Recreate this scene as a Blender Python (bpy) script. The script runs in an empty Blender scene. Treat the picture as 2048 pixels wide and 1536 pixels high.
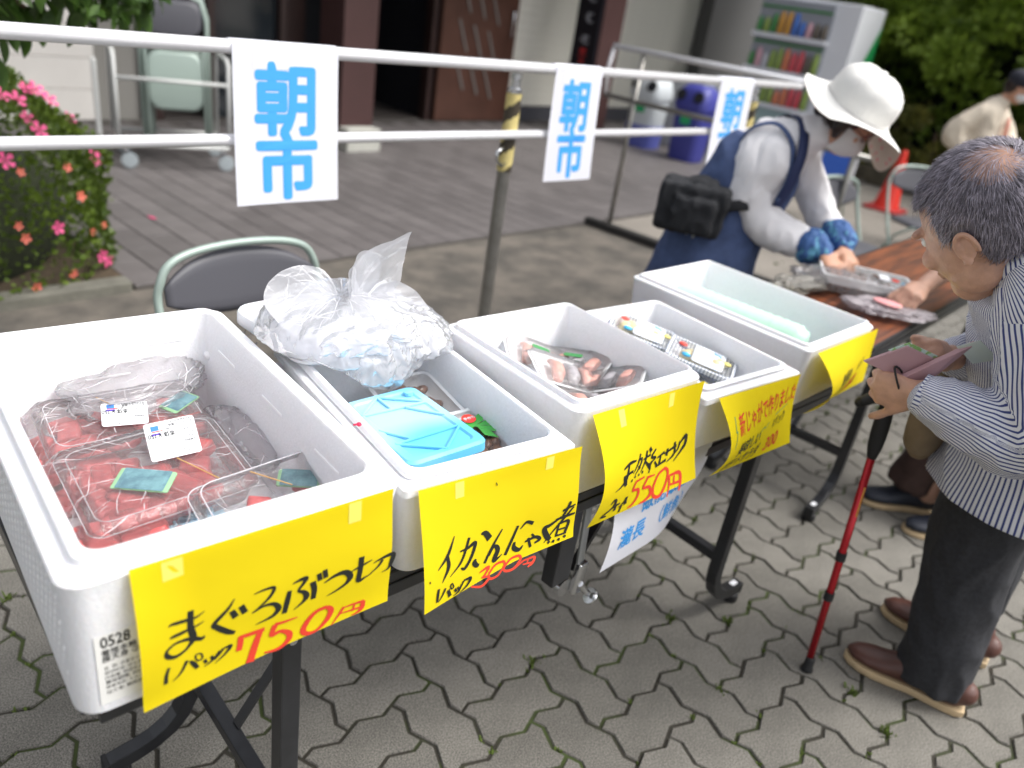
import bpy, bmesh, math, random
import numpy as np
from mathutils import Vector, Matrix, Euler, noise

SC = bpy.context.scene
COL = SC.collection
rad = math.radians
random.seed(7)
rng = np.random.default_rng(7)

# ------------------------------------------------------------------ camera
# x runs along the stall tables, y away from the customers, z up
CAM_H = 1.4783
f_az, f_pitch, f_roll = rad(40), 0.4582, 0.1610
fwd = Vector((math.cos(f_az) * math.cos(f_pitch), math.sin(f_az) * math.cos(f_pitch), -math.sin(f_pitch)))
rt0 = Vector((math.sin(f_az), -math.cos(f_az), 0))
up0 = rt0.cross(fwd)
rt = math.cos(f_roll) * rt0 + math.sin(f_roll) * up0
up = -math.sin(f_roll) * rt0 + math.cos(f_roll) * up0
cd = bpy.data.cameras.new('camera')
cam = bpy.data.objects.new('camera', cd)
COL.objects.link(cam)
M = Matrix.Identity(4)
for i in range(3):
    M[i][0] = rt[i]; M[i][1] = up[i]; M[i][2] = -fwd[i]
M[0][3] = 0; M[1][3] = 0; M[2][3] = CAM_H
cam.matrix_world = M
cd.sensor_width = 36
cd.lens = 1562.27 / 2048 * 36
cd.clip_start = 0.05
cd.clip_end = 300
cd.dof.use_dof = True
cd.dof.focus_distance = 1.25
cd.dof.aperture_fstop = 2.4
SC.camera = cam

# ------------------------------------------------------------------ sky and sun: bright overcast
W = bpy.data.worlds.new('World')
SC.world = W
W.use_nodes = True
nt = W.node_tree
bg = nt.nodes['Background']
sky = nt.nodes.new('ShaderNodeTexSky')
sky.sky_type = 'NISHITA'
sky.sun_disc = False
SUN_EL, SUN_AZ = rad(56), rad(305)
sky.sun_elevation = SUN_EL
sky.sun_rotation = rad(90) - SUN_AZ
sky.dust_density = 6.0
sky.air_density = 1.0
sky.ozone_density = 1.5
hs = nt.nodes.new('ShaderNodeHueSaturation')
hs.inputs['Saturation'].default_value = 0.22
nt.links.new(sky.outputs[0], hs.inputs['Color'])
nt.links.new(hs.outputs[0], bg.inputs['Color'])
bg.inputs['Strength'].default_value = 0.15
sl = bpy.data.lights.new('sun', 'SUN')
sl.energy = 0.95
sl.angle = rad(28)
sl.color = (1.0, 0.965, 0.91)
so = bpy.data.objects.new('sun', sl)
COL.objects.link(so)
sd = Vector((math.cos(SUN_AZ) * math.cos(SUN_EL), math.sin(SUN_AZ) * math.cos(SUN_EL), math.sin(SUN_EL)))
so.rotation_euler = (-sd).to_track_quat('-Z', 'Y').to_euler()
SC.view_settings.view_transform = 'Standard'
SC.view_settings.look = 'None'
SC.view_settings.gamma = 1
SC.view_settings.exposure = 0.86
SC.view_settings.use_curve_mapping = False
SC.cycles.max_bounces = 10
SC.cycles.transparent_max_bounces = 32
SC.cycles.transmission_bounces = 8

# ------------------------------------------------------------------ helpers
def tag(o, label=None, cat=None, group=None, kind=None):
    if label: o['label'] = label
    if cat: o['category'] = cat
    if group: o['group'] = group
    if kind: o['kind'] = kind
    return o

def empty(name, loc, label=None, cat=None, group=None, rz=0, kind=None):
    o = bpy.data.objects.new(name, None)
    COL.objects.link(o)
    o.location = loc
    o.rotation_euler = (0, 0, rz)
    o.empty_display_size = 0.1
    return tag(o, label, cat, group, kind)

class MB:
    """collects verts and faces; build() links them as one mesh object"""
    def __init__(s):
        s.v = []; s.f = []; s.m = []; s.uv = None
    def add(s, v, f, mi=0):
        o = len(s.v)
        s.v += [tuple(p) for p in v]
        s.f += [tuple(i + o for i in q) for q in f]
        s.m += [mi] * len(f)
    def box(s, c, d, rz=0, mi=0, rot=None, taper=0):
        x, y, z = d[0] / 2, d[1] / 2, d[2] / 2
        k = 1 - taper
        P = [(-x*k, -y*k, -z), (x*k, -y*k, -z), (x*k, y*k, -z), (-x*k, y*k, -z), (-x, -y, z), (x, -y, z), (x, y, z), (-x, y, z)]
        R = rot if rot is not None else Matrix.Rotation(rz, 3, 'Z')
        c = Vector(c)
        s.add([c + R @ Vector(p) for p in P], [(0, 3, 2, 1), (4, 5, 6, 7), (0, 1, 5, 4), (1, 2, 6, 5), (2, 3, 7, 6), (3, 0, 4, 7)], mi)
    def bar(s, a, b, w, h=None, mi=0, upv=(0, 0, 1)):
        a = Vector(a); b = Vector(b); d = (b - a)
        L = d.length; d.normalize()
        u = Vector(upv)
        if abs(d.dot(u)) > .98: u = Vector((1, 0, 0))
        sx = d.cross(u).normalized(); u = sx.cross(d)
        R = Matrix((sx, d, u)).transposed()
        s.box((a + b) / 2, (w, L, h or w), mi=mi, rot=R)
    def tube(s, pts, r, n=12, mi=0, cap=True, square=False, up=(0, 0, 1), ry=None, closed=False):
        P = [Vector(p) for p in pts]
        N = len(P)
        rs = r if isinstance(r, (list, tuple)) else [r] * N
        rys = ry if isinstance(ry, (list, tuple)) else ([ry] * N if ry else rs)
        u = Vector(up)
        rings = []
        for i in range(N):
            if closed: t = (P[(i+1) % N] - P[i-1])
            else: t = (P[min(i+1, N-1)] - P[max(i-1, 0)])
            t.normalize()
            uu = u - t * u.dot(t)
            if uu.length < 1e-3:
                uu = Vector((1, 0, 0)) - t * t.x
                if uu.length < 1e-3: uu = Vector((0, 1, 0))
            uu.normalize(); u = uu
            sd_ = t.cross(uu)
            ring = []
            for k in range(n):
                a = 2 * math.pi * k / n + (math.pi / n if square else 0)
                ca, sa = math.cos(a), math.sin(a)
                if square: ca *= 1.41421; sa *= 1.41421
                ring.append(P[i] + sd_ * (ca * rs[i]) + uu * (sa * rys[i]))
            rings.append(ring)
        v = [p for ring in rings for p in ring]
        f = []
        for i in range(N if closed else N - 1):
            for k in range(n):
                j = (i + 1) % N
                f.append((i*n+k, i*n+(k+1) % n, j*n+(k+1) % n, j*n+k))
        if cap and not closed:
            f.append(tuple(reversed(range(n)))); f.append(tuple((N-1)*n + k for k in range(n)))
        s.add(v, f, mi)
    def lathe(s, prof, c=(0, 0, 0), n=24, mi=0, axis=None):
        c = Vector(c); v = []; f = []
        R = Matrix.Identity(3)
        if axis is not None:
            R = Vector((0, 0, 1)).rotation_difference(Vector(axis).normalized()).to_matrix()
        for r, z in prof:
            for k in range(n):
                a = 2*math.pi*k/n
                v.append(c + R @ Vector((r*math.cos(a), r*math.sin(a), z)))
        m = len(prof)
        for i in range(m-1):
            for k in range(n):
                f.append((i*n+k, i*n+(k+1) % n, (i+1)*n+(k+1) % n, (i+1)*n+k))
        f.append(tuple(reversed(range(n)))); f.append(tuple((m-1)*n+k for k in range(n)))
        s.add(v, f, mi)
    def ell(s, c, r, R=None, n=16, mi=0):
        v = []; f = []; c = Vector(c); R = R or Matrix.Identity(3)
        m = n // 2
        for i in range(m + 1):
            th = math.pi * i / m
            for k in range(n):
                a = 2*math.pi*k/n
                v.append(c + R @ Vector((r[0]*math.sin(th)*math.cos(a), r[1]*math.sin(th)*math.sin(a), r[2]*math.cos(th))))
        for i in range(m):
            for k in range(n):
                f.append((i*n+k, (i+1)*n+k, (i+1)*n+(k+1) % n, i*n+(k+1) % n))
        s.add(v, f, mi)
    def rings(s, rings, mi=0, capb=True, capt=True):
        """loft of equal-length closed rings"""
        n = len(rings[0])
        v = [p for r in rings for p in r]; f = []
        for i in range(len(rings) - 1):
            for k in range(n):
                f.append((i*n+k, i*n+(k+1) % n, (i+1)*n+(k+1) % n, (i+1)*n+k))
        if capb: f.append(tuple(reversed(range(n))))
        if capt: f.append(tuple((len(rings)-1)*n+k for k in range(n)))
        s.add(v, f, mi)
    def build(s, name, mat, parent=None, smooth=False, bevel=0, seg=2, loc=None, rz=None, auto=None):
        me = bpy.data.meshes.new(name)
        me.from_pydata([tuple(p) for p in s.v], [], s.f)
        mats = mat if isinstance(mat, (list, tuple)) else [mat]
        for m in mats: me.materials.append(m)
        if len(mats) > 1:
            me.polygons.foreach_set('material_index', s.m)
        if bevel:
            bm = bmesh.new(); bm.from_mesh(me)
            bmesh.ops.remove_doubles(bm, verts=bm.verts, dist=1e-6)
            es = [e for e in bm.edges if len(e.link_faces) == 2 and e.calc_face_angle(0) > rad(35)]
            bmesh.ops.bevel(bm, geom=es, offset=bevel, segments=seg, profile=.6, affect='EDGES', clamp_overlap=True)
            bm.to_mesh(me); bm.free()
        me.update()
        if smooth:
            me.polygons.foreach_set('use_smooth', [True] * len(me.polygons))
            if auto:
                bm = bmesh.new(); bm.from_mesh(me)
                for e in bm.edges:
                    if len(e.link_faces) == 2 and e.calc_face_angle(0) > rad(auto): e.smooth = False
                bm.to_mesh(me); bm.free()
        o = bpy.data.objects.new(name, me)
        COL.objects.link(o)
        if parent: o.parent = parent
        if loc is not None: o.location = loc
        if rz is not None: o.rotation_euler = (0, 0, rz)
        return o

def copy_tree(o, parent=None):
    c = o.copy(); COL.objects.link(c); c.parent = parent
    for ch in list(o.children): copy_tree(ch, c)
    return c

def rrect(w, d, r, z, n=5, cx=0, cy=0):
    """rounded rectangle ring, centre cx,cy"""
    r = max(1e-4, min(r, w/2-1e-4, d/2-1e-4)); P = []
    for (sx, sy, a0) in ((1, 1, 0), (-1, 1, 90), (-1, -1, 180), (1, -1, 270)):
        for k in range(n + 1):
            a = rad(a0 + 90 * k / n)
            P.append((cx + sx*(w/2-r) + r*math.cos(a), cy + sy*(d/2-r) + r*math.sin(a), z))
    return P

# ------------------------------------------------------------------ materials
def mat(name, col, rough=.6, metal=0, var=0, vscale=8, bump=0, bscale=60, spec=.5, alpha=1, trans=0, sss=0, sheen=0,
        col2=None, thr=None, stretch=None, emit=None, coat=0, bdist=.002, rnd=0, speck=0, spscale=400, vdetail=5):
    m = bpy.data.materials.new(name); m.use_nodes = True
    t = m.node_tree; b = t.nodes['Principled BSDF']
    L = t.links.new; N = t.nodes.new
    b.inputs['Base Color'].default_value = (*col, 1)
    b.inputs['Roughness'].default_value = rough
    b.inputs['Metallic'].default_value = metal
    b.inputs['Specular IOR Level'].default_value = spec
    b.inputs['Alpha'].default_value = alpha
    b.inputs['Coat Weight'].default_value = coat
    if trans: b.inputs['Transmission Weight'].default_value = trans
    if sss:
        b.inputs['Subsurface Weight'].default_value = sss
        b.inputs['Subsurface Radius'].default_value = (1, .5, .3)
        b.inputs['Subsurface Scale'].default_value = .008
    if sheen: b.inputs['Sheen Weight'].default_value = sheen
    if emit:
        b.inputs['Emission Color'].default_value = (*emit[0], 1); b.inputs['Emission Strength'].default_value = emit[1]
    tc = N('ShaderNodeTexCoord'); src = tc.outputs['Object']
    if stretch:
        mp = N('ShaderNodeMapping'); mp.inputs['Scale'].default_value = stretch
        L(src, mp.inputs[0]); src = mp.outputs[0]
    last = None
    if var or col2:
        nz = N('ShaderNodeTexNoise'); nz.inputs['Scale'].default_value = vscale; nz.inputs['Detail'].default_value = vdetail
        nz.inputs['Roughness'].default_value = .6
        L(src, nz.inputs['Vector'])
        rp = N('ShaderNodeValToRGB')
        lo, hi = thr or (.3, .7)
        rp.color_ramp.elements[0].position = lo; rp.color_ramp.elements[1].position = hi
        c2 = col2 or tuple(max(0, c * (1 - var)) for c in col)
        c1 = col if col2 else tuple(min(1, c * (1 + var * .6)) for c in col)
        rp.color_ramp.elements[0].color = (*c2, 1); rp.color_ramp.elements[1].color = (*c1, 1)
        L(nz.outputs[0], rp.inputs[0]); last = rp.outputs[0]
    if speck:
        n2 = N('ShaderNodeTexNoise'); n2.inputs['Scale'].default_value = spscale; n2.inputs['Detail'].default_value = 2
        L(tc.outputs['Object'], n2.inputs['Vector'])
        r2 = N('ShaderNodeValToRGB'); r2.color_ramp.elements[0].position = .36; r2.color_ramp.elements[1].position = .66
        r2.color_ramp.elements[0].color = (1-speck, 1-speck, 1-speck, 1); r2.color_ramp.elements[1].color = (1+speck, 1+speck, 1+speck*.95, 1)
        L(n2.outputs[0], r2.inputs[0])
        mx = N('ShaderNodeMix'); mx.data_type = 'RGBA'; mx.blend_type = 'MULTIPLY'; mx.inputs[0].default_value = 1
        if last: L(last, mx.inputs[6])
        else: mx.inputs[6].default_value = (*col, 1)
        L(r2.outputs[0], mx.inputs[7]); last = mx.outputs[2]
    if rnd:
        oi = N('ShaderNodeObjectInfo'); hv = N('ShaderNodeMapRange')
        hv.inputs['To Min'].default_value = 1 - rnd; hv.inputs['To Max'].default_value = 1 + rnd
        L(oi.outputs['Random'], hv.inputs[0])
        h = N('ShaderNodeHueSaturation')
        if last: L(last, h.inputs['Color'])
        else: h.inputs['Color'].default_value = (*col, 1)
        L(hv.outputs[0], h.inputs['Value']); last = h.outputs[0]
    if last: L(last, b.inputs['Base Color'])
    if bump:
        n3 = N('ShaderNodeTexNoise'); n3.inputs['Scale'].default_value = bscale; n3.inputs['Detail'].default_value = 6
        L(src, n3.inputs['Vector'])
        bp = N('ShaderNodeBump'); bp.inputs['Strength'].default_value = bump; bp.inputs['Distance'].default_value = bdist
        L(n3.outputs[0], bp.inputs['Height']); L(bp.outputs[0], b.inputs['Normal'])
    return m

def film(name, col=(1, 1, 1), clear=.75, white=.1, rough=.12, bump=.6, bscale=25, gloss=1.0):
    """thin clear plastic: see-through, a little milky, shiny"""
    m = bpy.data.materials.new(name); m.use_nodes = True
    t = m.node_tree; t.nodes.clear(); L = t.links.new; N = t.nodes.new
    out = N('ShaderNodeOutputMaterial')
    tr = N('ShaderNodeBsdfTransparent'); tr.inputs[0].default_value = (*col, 1)
    df = N('ShaderNodeBsdfDiffuse'); df.inputs[0].default_value = (.85*col[0], .85*col[1], .87*col[2], 1)
    tl = N('ShaderNodeBsdfTranslucent'); tl.inputs[0].default_value = (.85*col[0], .85*col[1], .87*col[2], 1)
    ad = N('ShaderNodeMixShader'); ad.inputs[0].default_value = .5
    L(df.outputs[0], ad.inputs[1]); L(tl.outputs[0], ad.inputs[2])
    gl = N('ShaderNodeBsdfGlossy'); gl.inputs['Roughness'].default_value = rough
    tc = N('ShaderNodeTexCoord'); nz = N('ShaderNodeTexNoise'); nz.inputs['Scale'].default_value = bscale; nz.inputs['Detail'].default_value = 6
    nz.inputs['Distortion'].default_value = 1.2
    L(tc.outputs['Object'], nz.inputs['Vector'])
    bp = N('ShaderNodeBump'); bp.inputs['Strength'].default_value = bump; bp.inputs['Distance'].default_value = .01
    L(nz.outputs[0], bp.inputs['Height']); L(bp.outputs[0], gl.inputs['Normal']); L(bp.outputs[0], df.inputs['Normal'])
    fr = N('ShaderNodeFresnel'); fr.inputs[0].default_value = 1.45; L(bp.outputs[0], fr.inputs['Normal'])
    m1 = N('ShaderNodeMixShader'); m1.inputs[0].default_value = white / (white + clear)
    L(tr.outputs[0], m1.inputs[1]); L(ad.outputs[0], m1.inputs[2])
    m2 = N('ShaderNodeMixShader'); gm = N('ShaderNodeMath'); gm.operation = 'MULTIPLY'; gm.inputs[1].default_value = gloss; L(fr.outputs[0], gm.inputs[0]); L(gm.outputs[0], m2.inputs[0]); L(m1.outputs[0], m2.inputs[1]); L(gl.outputs[0], m2.inputs[2])
    L(m2.outputs[0], out.inputs[0])
    return m

def paper_mat(name, col, tl=.3):
    m = bpy.data.materials.new(name); m.use_nodes = True
    t = m.node_tree; t.nodes.clear(); L = t.links.new; N = t.nodes.new
    out = N('ShaderNodeOutputMaterial')
    b = N('ShaderNodeBsdfPrincipled'); b.inputs['Base Color'].default_value = (*col, 1); b.inputs['Roughness'].default_value = .75
    b.inputs['Specular IOR Level'].default_value = .2
    tlc = N('ShaderNodeBsdfTranslucent'); tlc.inputs[0].default_value = (*col, 1)
    tc = N('ShaderNodeTexCoord'); nz = N('ShaderNodeTexNoise'); nz.inputs['Scale'].default_value = 14; nz.inputs['Detail'].default_value = 3
    L(tc.outputs['Object'], nz.inputs['Vector'])
    bp = N('ShaderNodeBump'); bp.inputs['Strength'].default_value = .25; bp.inputs['Distance'].default_value = .006
    L(nz.outputs[0], bp.inputs['Height']); L(bp.outputs[0], b.inputs['Normal'])
    mx = N('ShaderNodeMixShader'); mx.inputs[0].default_value = tl
    L(b.outputs[0], mx.inputs[1]); L(tlc.outputs[0], mx.inputs[2]); L(mx.outputs[0], out.inputs[0])
    return m

MT = {}
MT['foam'] = mat('foam_white', (.78, .785, .81), rough=.75, var=.03, vscale=160, bump=.35, bscale=220, sss=.15, spec=.25, vdetail=2)
MT['foam_rib'] = mat('foam_rib', (.87, .87, .88), rough=.6)
MT['yellow'] = paper_mat('yellow_paper', (.72, .57, .006), .15)
MT['white_paper'] = paper_mat('white_paper', (.78, .79, .86), .2)
MT['ink'] = mat('black_ink', (.012, .014, .012), rough=.45)
MT['red_ink'] = mat('red_ink', (.62, .045, .02), rough=.5)
MT['green_ink'] = mat('green_ink', (.03, .28, .14), rough=.5)
MT['blue_print'] = mat('blue_print', (.045, .33, .78), rough=.6)
MT['label'] = mat('label_white', (.82, .83, .86), rough=.4)
MT['black_metal'] = mat('black_painted_steel', (.016, .017, .02), rough=.32, spec=.6, bump=.05, bscale=90, var=.3, vscale=30)
MT['rubber'] = mat('black_rubber', (.012, .012, .013), rough=.7)
MT['chrome'] = mat('zinc_plated_steel', (.62, .63, .65), rough=.24, metal=1)
MT['steel'] = mat('stainless_pipe', (.66, .66, .68), rough=.3, metal=.9, var=.06, vscale=30)
MT['dull_steel'] = mat('dull_steel_post', (.30, .29, .27), rough=.38, metal=.75, var=.25, vscale=12)
MT['alu'] = mat('painted_aluminium_rail', (.80, .80, .83), rough=.22, spec=.7, metal=.25)
MT['wood'] = mat('table_wood_laminate', (.23, .070, .026), col2=(.070, .024, .014), thr=(.36, .64), vscale=3.0, rough=.36, stretch=(1.2, 14, 14), bump=.1, bscale=30, spec=.45)
MT['skin'] = mat('skin', (.52, .30, .215), rough=.5, sss=.15, var=.16, vscale=45, bump=.35, bscale=150)
MT['glint'] = mat('film_glint', (.92, .92, .95), rough=.2, alpha=.42)  # white for the painted highlight streaks on wraps and bags
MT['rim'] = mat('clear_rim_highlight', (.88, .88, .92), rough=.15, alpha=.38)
MT['skin_f'] = mat('skin_light', (.54, .29, .19), rough=.5, sss=.15, var=.08, vscale=25)
MT['clear'] = film('clear_plastic', clear=.95, white=.05, gloss=.8)
MT['wrap'] = film('plastic_wrap', clear=.87, white=.13, bump=.35, bscale=60, rough=.07, gloss=1)
MT['icebag'] = film('ice_bag_film', (1, .99, 1), clear=.80, white=.20, bump=.3, bscale=25, rough=.12, gloss=.8)
MT['milky'] = film('milky_bag_film', (.98, .985, 1), clear=.48, white=.52, bump=.25, bscale=26, rough=.25, gloss=.6)
# handwriting: strokes as (u, v, pen width in mm) on each sheet
S1B = [[(0.104,0.442,2.0),(0.113,0.434,3.4),(0.148,0.451,4.9),(0.196,0.469,3.3),(0.233,0.444,1.0)],[(0.104,0.526,2.0),(0.114,0.524,4.1),(0.147,0.531,5.0),(0.195,0.533,2.9),(0.229,0.515,1.1)],[(0.185,0.406,7.0),(0.181,0.518,7.9),(0.188,0.61,8.4),(0.169,0.657,4.6),(0.144,0.678,4.2),(0.114,0.677,5.4),(0.091,0.642,5.8),(0.09,0.606,4.1),(0.116,0.583,3.3),(0.152,0.591,4.2),(0.188,0.616,5.9),(0.218,0.641,5.1),(0.228,0.623,1.1)],[(0.341,0.432,1.3),(0.314,0.494,4.3),(0.264,0.568,6.0),(0.275,0.603,7.3),(0.312,0.667,7.4),(0.338,0.697,4.9)],[(0.329,0.516,6.9),(0.344,0.577,7.9)],[(0.364,0.503,7.4),(0.379,0.57,7.5)],[(0.414,0.451,1.3),(0.45,0.444,3.1),(0.491,0.452,4.5),(0.477,0.509,4.5),(0.44,0.559,2.7),(0.404,0.596,1.3),(0.45,0.571,3.6),(0.49,0.585,5.9),(0.509,0.635,7.8),(0.491,0.678,5.9),(0.457,0.693,3.2),(0.417,0.7,0.9)],[(0.553,0.523,5.5),(0.544,0.602,7.4),(0.532,0.7,6.5)],[(0.565,0.477,1.4),(0.592,0.466,4.6),(0.62,0.467,6.5),(0.61,0.501,5.1),(0.589,0.55,3.7),(0.611,0.576,6.1),(0.623,0.622,8.0),(0.608,0.662,4.7),(0.572,0.702,1.2)],[(0.647,0.518,7.9),(0.655,0.586,7.5),(0.652,0.67,6.6)],[(0.673,0.466,6.5),(0.679,0.528,6.1)],[(0.698,0.452,6.6),(0.703,0.522,6.2)],[(0.696,0.563,1.9),(0.743,0.533,5.3),(0.787,0.535,8.2),(0.81,0.587,8.8),(0.797,0.636,5.9),(0.753,0.673,3.4),(0.709,0.692,1.0)],[(0.811,0.549,1.5),(0.854,0.531,3.9),(0.907,0.508,1.5)],[(0.859,0.451,7.8),(0.854,0.569,7.4),(0.85,0.659,7.0),(0.88,0.649,3.0),(0.909,0.635,1.0)],[(0.914,0.543,1.5),(0.954,0.525,4.0),(1.004,0.519,7.1),(1.001,0.579,7.1),(0.988,0.643,3.6),(0.957,0.661,1.0)],[(0.956,0.539,4.0),(0.94,0.585,3.5),(0.897,0.64,1.0)],[(0.094,0.734,3.7),(0.084,0.786,4.2),(0.08,0.852,5.0)],[(0.161,0.755,4.7),(0.135,0.825,3.0),(0.105,0.859,0.8)],[(0.171,0.771,2.6),(0.184,0.807,5.6),(0.197,0.851,4.8)],[(0.191,0.766,1.9),(0.2,0.797,1.9),(0.216,0.788,1.9),(0.211,0.751,1.9),(0.195,0.744,1.9),(0.191,0.766,1.9)],[(0.223,0.809,3.9),(0.229,0.843,3.5)],[(0.248,0.805,3.9),(0.253,0.836,3.5)],[(0.282,0.793,4.4),(0.253,0.84,3.1),(0.22,0.864,0.9)],[(0.293,0.783,4.0),(0.282,0.812,2.6),(0.26,0.845,1.3)],[(0.292,0.785,1.8),(0.321,0.787,4.9),(0.304,0.828,3.5),(0.26,0.876,0.9)]]
S1R = [[(0.36,0.744,6.7),(0.358,0.804,7.6),(0.351,0.862,7.2)],[(0.356,0.753,5.8),(0.403,0.762,6.3),(0.453,0.768,6.4)],[(0.44,0.762,6.8),(0.42,0.849,9.1),(0.392,1.001,10.6)],[(0.494,0.766,5.1),(0.532,0.776,4.2),(0.588,0.782,1.9)],[(0.496,0.77,7.9),(0.483,0.849,7.0),(0.519,0.847,5.6),(0.554,0.9,8.1),(0.551,0.956,8.1),(0.519,0.992,5.7),(0.485,0.992,4.2),(0.451,0.974,2.3)],[(0.715,0.796,5.9),(0.667,0.804,6.3),(0.631,0.863,8.2),(0.613,0.935,8.2),(0.635,0.981,6.3),(0.677,0.98,4.9),(0.717,0.922,7.9),(0.734,0.849,8.4),(0.715,0.796,5.9)],[(0.793,0.868,5.0),(0.766,0.936,3.5),(0.736,0.999,1.2)],[(0.793,0.875,2.0),(0.841,0.88,3.5),(0.885,0.89,5.1)],[(0.881,0.89,7.2),(0.875,0.957,6.7),(0.847,0.982,3.1),(0.826,0.982,1.3)],[(0.777,0.921,2.0),(0.873,0.942,3.6)],[(0.841,0.89,3.0),(0.833,0.946,2.5)]]
S2B = [[(0.186,0.448,1.8),(0.142,0.588,5.8),(0.083,0.673,1.7)],[(0.143,0.597,4.7),(0.147,0.696,6.9),(0.108,0.804,1.4)],[(0.219,0.605,2.4),(0.268,0.607,5.0),(0.317,0.592,7.1),(0.293,0.709,6.3),(0.254,0.783,6.1),(0.227,0.764,2.4)],[(0.278,0.517,5.1),(0.231,0.697,4.8),(0.158,0.788,1.1)],[(0.354,0.534,3.3),(0.382,0.546,8.7),(0.413,0.62,10.8)],[(0.324,0.752,3.8),(0.315,0.782,8.8),(0.336,0.828,6.3),(0.347,0.815,2.5)],[(0.496,0.58,2.8),(0.437,0.707,5.4),(0.384,0.843,5.8)],[(0.412,0.794,3.3),(0.447,0.72,5.4),(0.473,0.777,9.6),(0.451,0.862,10.0),(0.477,0.866,4.7),(0.506,0.847,1.7)],[(0.605,0.619,5.2),(0.566,0.757,6.5),(0.527,0.877,7.0)],[(0.623,0.667,2.2),(0.661,0.613,5.4),(0.705,0.65,7.0)],[(0.589,0.785,5.1),(0.588,0.846,8.6),(0.623,0.894,7.3),(0.65,0.863,2.2)],[(0.662,0.831,3.7),(0.73,0.82,6.2),(0.763,0.866,6.3),(0.727,0.887,3.8)],[(0.682,0.801,4.6),(0.701,0.915,5.3)],[(0.704,0.77,3.9),(0.724,0.815,3.9)],[(0.9,0.688,4.3),(0.828,0.742,6.6),(0.788,0.763,9.6),(0.814,0.876,10.4),(0.835,0.916,7.3)],[(0.902,0.62,5.2),(0.986,0.589,3.6)],[(0.951,0.536,5.3),(0.935,0.608,6.1),(0.909,0.684,5.2)],[(0.86,0.702,4.2),(0.928,0.697,6.1),(0.992,0.698,4.4)],[(0.978,0.61,3.6),(0.908,0.737,5.1),(0.791,0.928,1.6)],[(0.889,0.766,4.2),(0.874,0.912,4.9)],[(0.889,0.766,4.2),(0.954,0.771,6.1),(0.935,0.917,5.9)],[(0.884,0.837,3.8),(0.942,0.844,3.9)],[(0.876,0.904,3.7),(0.934,0.907,3.8)],[(0.817,0.949,6.4),(0.833,0.935,4.0)],[(0.852,0.963,6.5),(0.861,0.938,4.1)],[(0.889,0.965,6.6),(0.899,0.942,4.2)],[(0.929,0.955,6.7),(0.942,0.934,4.2)],[(0.087,0.836,4.3),(0.08,0.9,4.8),(0.077,0.951,3.7)],[(0.129,0.865,3.9),(0.11,0.914,3.3),(0.085,0.956,1.1)],[(0.145,0.896,5.0),(0.159,0.966,6.1)],[(0.159,0.871,2.3),(0.168,0.905,2.3),(0.181,0.895,2.3),(0.17,0.857,2.3),(0.159,0.871,2.3)],[(0.188,0.924,4.0),(0.199,0.959,3.4)],[(0.206,0.922,4.0),(0.215,0.952,3.5)],[(0.234,0.918,4.1),(0.213,0.968,3.5),(0.179,0.982,1.1)],[(0.246,0.897,4.1),(0.228,0.943,2.3)],[(0.245,0.893,2.4),(0.291,0.907,5.5),(0.269,0.958,4.2),(0.219,0.989,1.2)],[(0.032,0.726,1.6),(0.034,0.748,1.6)],[(0.442,0.116,1.5),(0.449,0.146,1.5)]]
S2R = [[(0.353,0.91,2.5),(0.4,0.901,5.2),(0.415,0.914,5.2),(0.389,0.963,4.5),(0.369,0.974,2.5),(0.411,0.996,4.5),(0.41,1.029,5.8),(0.363,1.055,4.3),(0.296,1.0,3.0)],[(0.52,0.93,4.5),(0.46,0.922,4.3),(0.415,0.986,4.2),(0.426,1.033,4.2),(0.477,1.042,4.3),(0.524,0.979,4.5),(0.52,0.93,4.5)],[(0.629,0.956,4.7),(0.57,0.947,4.6),(0.521,1.002,4.4),(0.533,1.044,4.4),(0.587,1.061,4.6),(0.636,1.003,4.7),(0.629,0.956,4.7)],[(0.655,1.029,3.6),(0.625,1.049,2.9),(0.591,1.07,1.8)],[(0.655,1.029,2.9),(0.726,1.037,4.5),(0.713,1.087,5.2),(0.679,1.111,2.9)],[(0.648,1.065,2.5),(0.712,1.083,3.0)],[(0.69,1.026,2.6),(0.674,1.076,2.6)]]
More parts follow.
